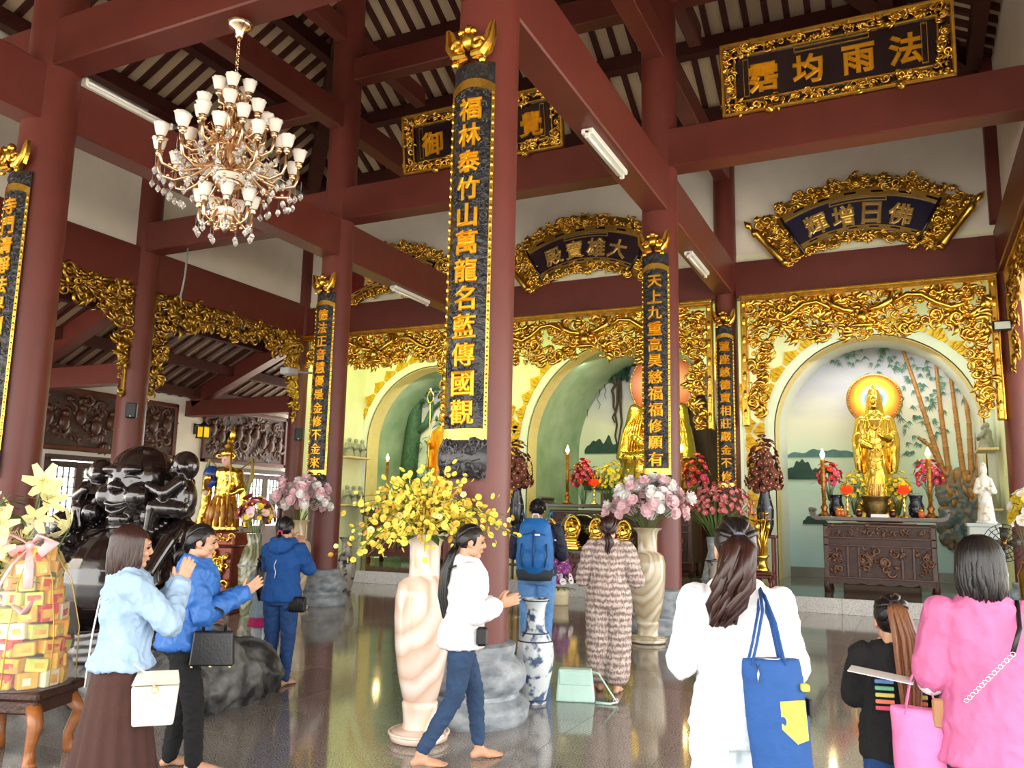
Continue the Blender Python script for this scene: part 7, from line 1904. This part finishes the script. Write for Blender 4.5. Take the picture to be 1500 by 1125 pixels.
t = held('black_handbag', 'black structured handbag hanging from the forearm of the woman in bright blue', 'handbag', w2, (.21, -.2, .70), .1)
m = MB(); vs = [(-.05, -.14, 0), (.05, -.14, 0), (.05, .14, 0), (-.05, .14, 0), (-.03, -.125, .22), (.03, -.125, .22), (.03, .125, .22), (-.03, .125, .22)]; m.add(vs, [(0, 3, 2, 1), (4, 5, 6, 7), (0, 1, 5, 4), (1, 2, 6, 5), (2, 3, 7, 6), (3, 0, 4, 7)]); o = m.obj('body', LEATHB, t); md = o.modifiers.new('b', 'BEVEL'); md.width = .012; md.segments = 2
for s in (-1, 1):
    m = MB(); m.tube([(s * .02, -.07, .21), (s * .02, -.07, .28), (s * .01, -.04, .35), (0, 0, .37), (s * .01, .04, .35), (s * .02, .07, .28), (s * .02, .07, .21)], .007, 7); m.obj('handle', LEATHB, t, True)
m = MB()
for y in (-.12, .12): m.ball((.04, y, -.004), .009, 8, 6)
m.ball((.052, 0, .0), .01, 8, 6); m.obj('gold_stud', GBR, t, True)

t = held('quilted_bag', 'small black quilted bag at the hip of the woman in blue hoodie', 'handbag', w3, (.19, .06, .70), .0)
quilted(t, .2, .07, .15, LEATHB)
m = MB()
for k in range(7):
    for s in (-1, 1): x = -.09 + .03 * k; m.tube([(x, .038, .01), (max(-.095, min(.095, x + s * .1)), .038, .14)], .003, 4)
m.obj('quilting', LEATHB, t, True)
m = MB(); m.tube([(-.09, .03, .14), (-.14, .04, .3), (-.22, .06, .42), (-.3, .04, .58)], .005, 6); m.obj('strap', LEATHB, t, True)

t = held('small_black_bag', 'small black shoulder bag at the waist of the woman in white jacket', 'handbag', w5, (.2, -.1, .80), .0)
quilted(t, .04, .08, .13, LEATHB)
m = MB(); m.tube([(.0, .0, .15), (-.03, .04, .25), (-.06, .08, .4), (-.1, .1, .5)], .005, 6); m.obj('strap', LEATHB, t, True)
m = MB(); m.tube([(.03, .1, 1.32), (-.05, .115, 1.31), (-.13, .08, 1.33)], .007, 6); m.obj('bag_strap', LEATHB, w5, True)

BP1 = cloth('blue_backpack_cloth', (14, 98, 170), .6, scale=6); BP2 = cloth('dark_blue_cloth', (14, 72, 120), .6)
t = held('backpack', 'bright blue backpack with dark bottom on the back of the man', 'backpack', w6, (0, .215, .83), 0); t.scale = tuple(v * 1.12 for v in t.scale)
m = MB(); m.loft([ring(0, 0, 0, .14, .085), ring(0, 0, .04, .16, .105), ring(0, .01, .2, .165, .12), ring(0, .005, .36, .155, .105), ring(0, -.01, .47, .13, .08), ring(0, -.02, .52, .08, .05)]); m.ball((0, .09, .16), (.12, .07, .12)); remesh(m, 'main_bag', BP1, .012, 4, t, fold=.006, fscale=8, stretch=(1, 1, .8))
m = MB(); m.lathe([(.15, -.02), (.165, .02), (.168, .07), (.16, .085)], 28, M=Matrix.Diagonal((1, .7, 1, 1)).to_4x4()); m.obj('dark_bottom', cloth('charcoal_cloth', (40, 50, 60)), t, True)
m = MB(); m.tube([(-.11, .1, .3), (-.12, .125, .2), (-.1, .14, .1)], .007, 6); m.tube([(.11, .1, .3), (.12, .125, .2), (.1, .14, .1)], .007, 6); m.tube([(-.1, .09, .38), (0, .115, .4), (.1, .09, .38)], .006, 6); m.tube([(0, .1, .42), (.0, .15, .28), (0, .165, .1)], .01, 6); m.obj('zip_and_cord', BP2, t, True)
for s in (-1, 1):
    m = MB(); m.tube([(s * .09, -.06, .46), (s * .12, -.09, .56), (s * .13, -.15, .58), (s * .13, -.23, .54)], .022, 8, flat=.4); m.obj('shoulder_strap', BP2, t, True)
m = MB(); m.tube([(-.03, -.02, .52), (-.02, .0, .56), (.02, .0, .56), (.03, -.02, .52)], .007, 6); m.bbox((.03, .118, .38), (.05, .006, .018), .002); m.obj('loop_and_mark', WHT, t, True)

TOTE = cloth('denim_blue_canvas', (34, 78, 140), .85, scale=8); YEL = cloth('yellow_canvas', (246, 200, 84), .85)
t = held('blue_tote_bag', 'blue canvas tote bag with a yellow pocket on the shoulder of the woman in white', 'tote bag', w8, (.10, .20, .70), -.12)
m = MB(); m.loft([ring(.02, 0, 0, .095, .035, 24), ring(.02, 0, .02, .105, .05, 24), ring(.01, 0, .2, .11, .055, 24), ring(-.005, 0, .34, .105, .045, 24), ring(-.01, 0, .40, .1, .028, 24)]); remesh(m, 'body', TOTE, .01, 3, t, fold=.008, fscale=8)
m = MB(); m.prism([(.005, .17), (.06, .12), (.1, .135), (.09, .27), (.0, .265)], .05, .062); m.obj('yellow_pocket', YEL, t)
m = MB(); m.bbox((.1, .035, .31), (.03, .03, .025), .004); m.obj('yellow_tab', YEL, t)
for y in (-.02, .03):
    m = MB(); m.tube([(-.09, y, .385), (-.07, y, .46), (-.03, y - .05, .57), (-.01, y - .14, .645), (.0, y - .12, .62), (.01, y - .03, .53), (.03, y, .385)], .012, 8, flat=.35); m.obj('strap', TOTE, t, True)
m = MB(); m.tube([(-.1, .0, .402), (0, .02, .405), (.08, .0, .402)], .004, 5); m.tube([(-.07, .035, .39), (-.075, .055, .36), (-.078, .06, .33)], .004, 6); m.obj('zip', CHROME, t, True)
m = MB(); m.bbox((.118, .02, .24), (.012, .04, .06), .003); m.obj('black_label', LEATHB, t)

PB = cloth('pink_tote_canvas', (240, 130, 186), .7)
t = held('pink_tote_bag', 'bright pink tote bag hanging between the girl and the woman in pink', 'tote bag', w10, (-.25, -.02, .58), .1)
m = MB(); m.loft([ring(0, 0, 0, .1, .05, 24), ring(0, 0, .02, .115, .06, 24), ring(0, 0, .2, .12, .06, 24), ring(0, 0, .3, .125, .045, 24)]); remesh(m, 'body', PB, .012, 3, t, fold=.007, fscale=8)
for y in (-.03, .04):
    m = MB(); m.tube([(-.07, y, .28), (-.04, y * .5, .42), (.0, 0, .5), (.03, y * .5, .42), (.06, y, .28)], .011, 8, flat=.35); m.obj('handle', PB, t, True)
m = MB(); m.bbox((.06, .05, .3), (.05, .02, .12), .008); m.obj('brown_wallet', TAN, t)
# cross-body strap with silver chain on the pink shirt
m = MB(); m.tube([(-.12, .06, 1.36), (-.1, .155, 1.26), (-.06, .185, 1.16)], .010, 7, flat=.4); m.obj('bag_strap', LEATHB, w10, True)
m = MB()
P0, P1 = Vector((-.06, .19, 1.16)), Vector((.12, .2, .97))
for k in range(16): q = P0.lerp(P1, k / 15); m.tube([tuple(q + Vector((.009 * cos(a), .004 * sin(a) * (k % 2), .009 * sin(a)))) for a in [2 * pi * j / 8 for j in range(9)]], .0028, 4)
m.obj('silver_chain', CHROME, w10, True)
t = held('paper_sheet', 'folded white leaflet held between the girl and the woman in pink', 'paper', w10, (-.33, -.06, .99), .2)
m = MB(); m.add([(-.2, -.06, 0.03), (.06, -.06, 0), (.06, .1, .0), (-.2, .1, .03), (-.2, -.06, 0.033), (.06, -.06, 0.003), (.06, .1, .003), (-.2, .1, .033)], [(3, 2, 1, 0), (4, 5, 6, 7), (0, 1, 5, 4), (1, 2, 6, 5), (2, 3, 7, 6), (3, 0, 4, 7)]); m.obj('sheet', mat('white_card', (0, 0, 0)), t)

bpy.data.scenes.remove(_TMP)
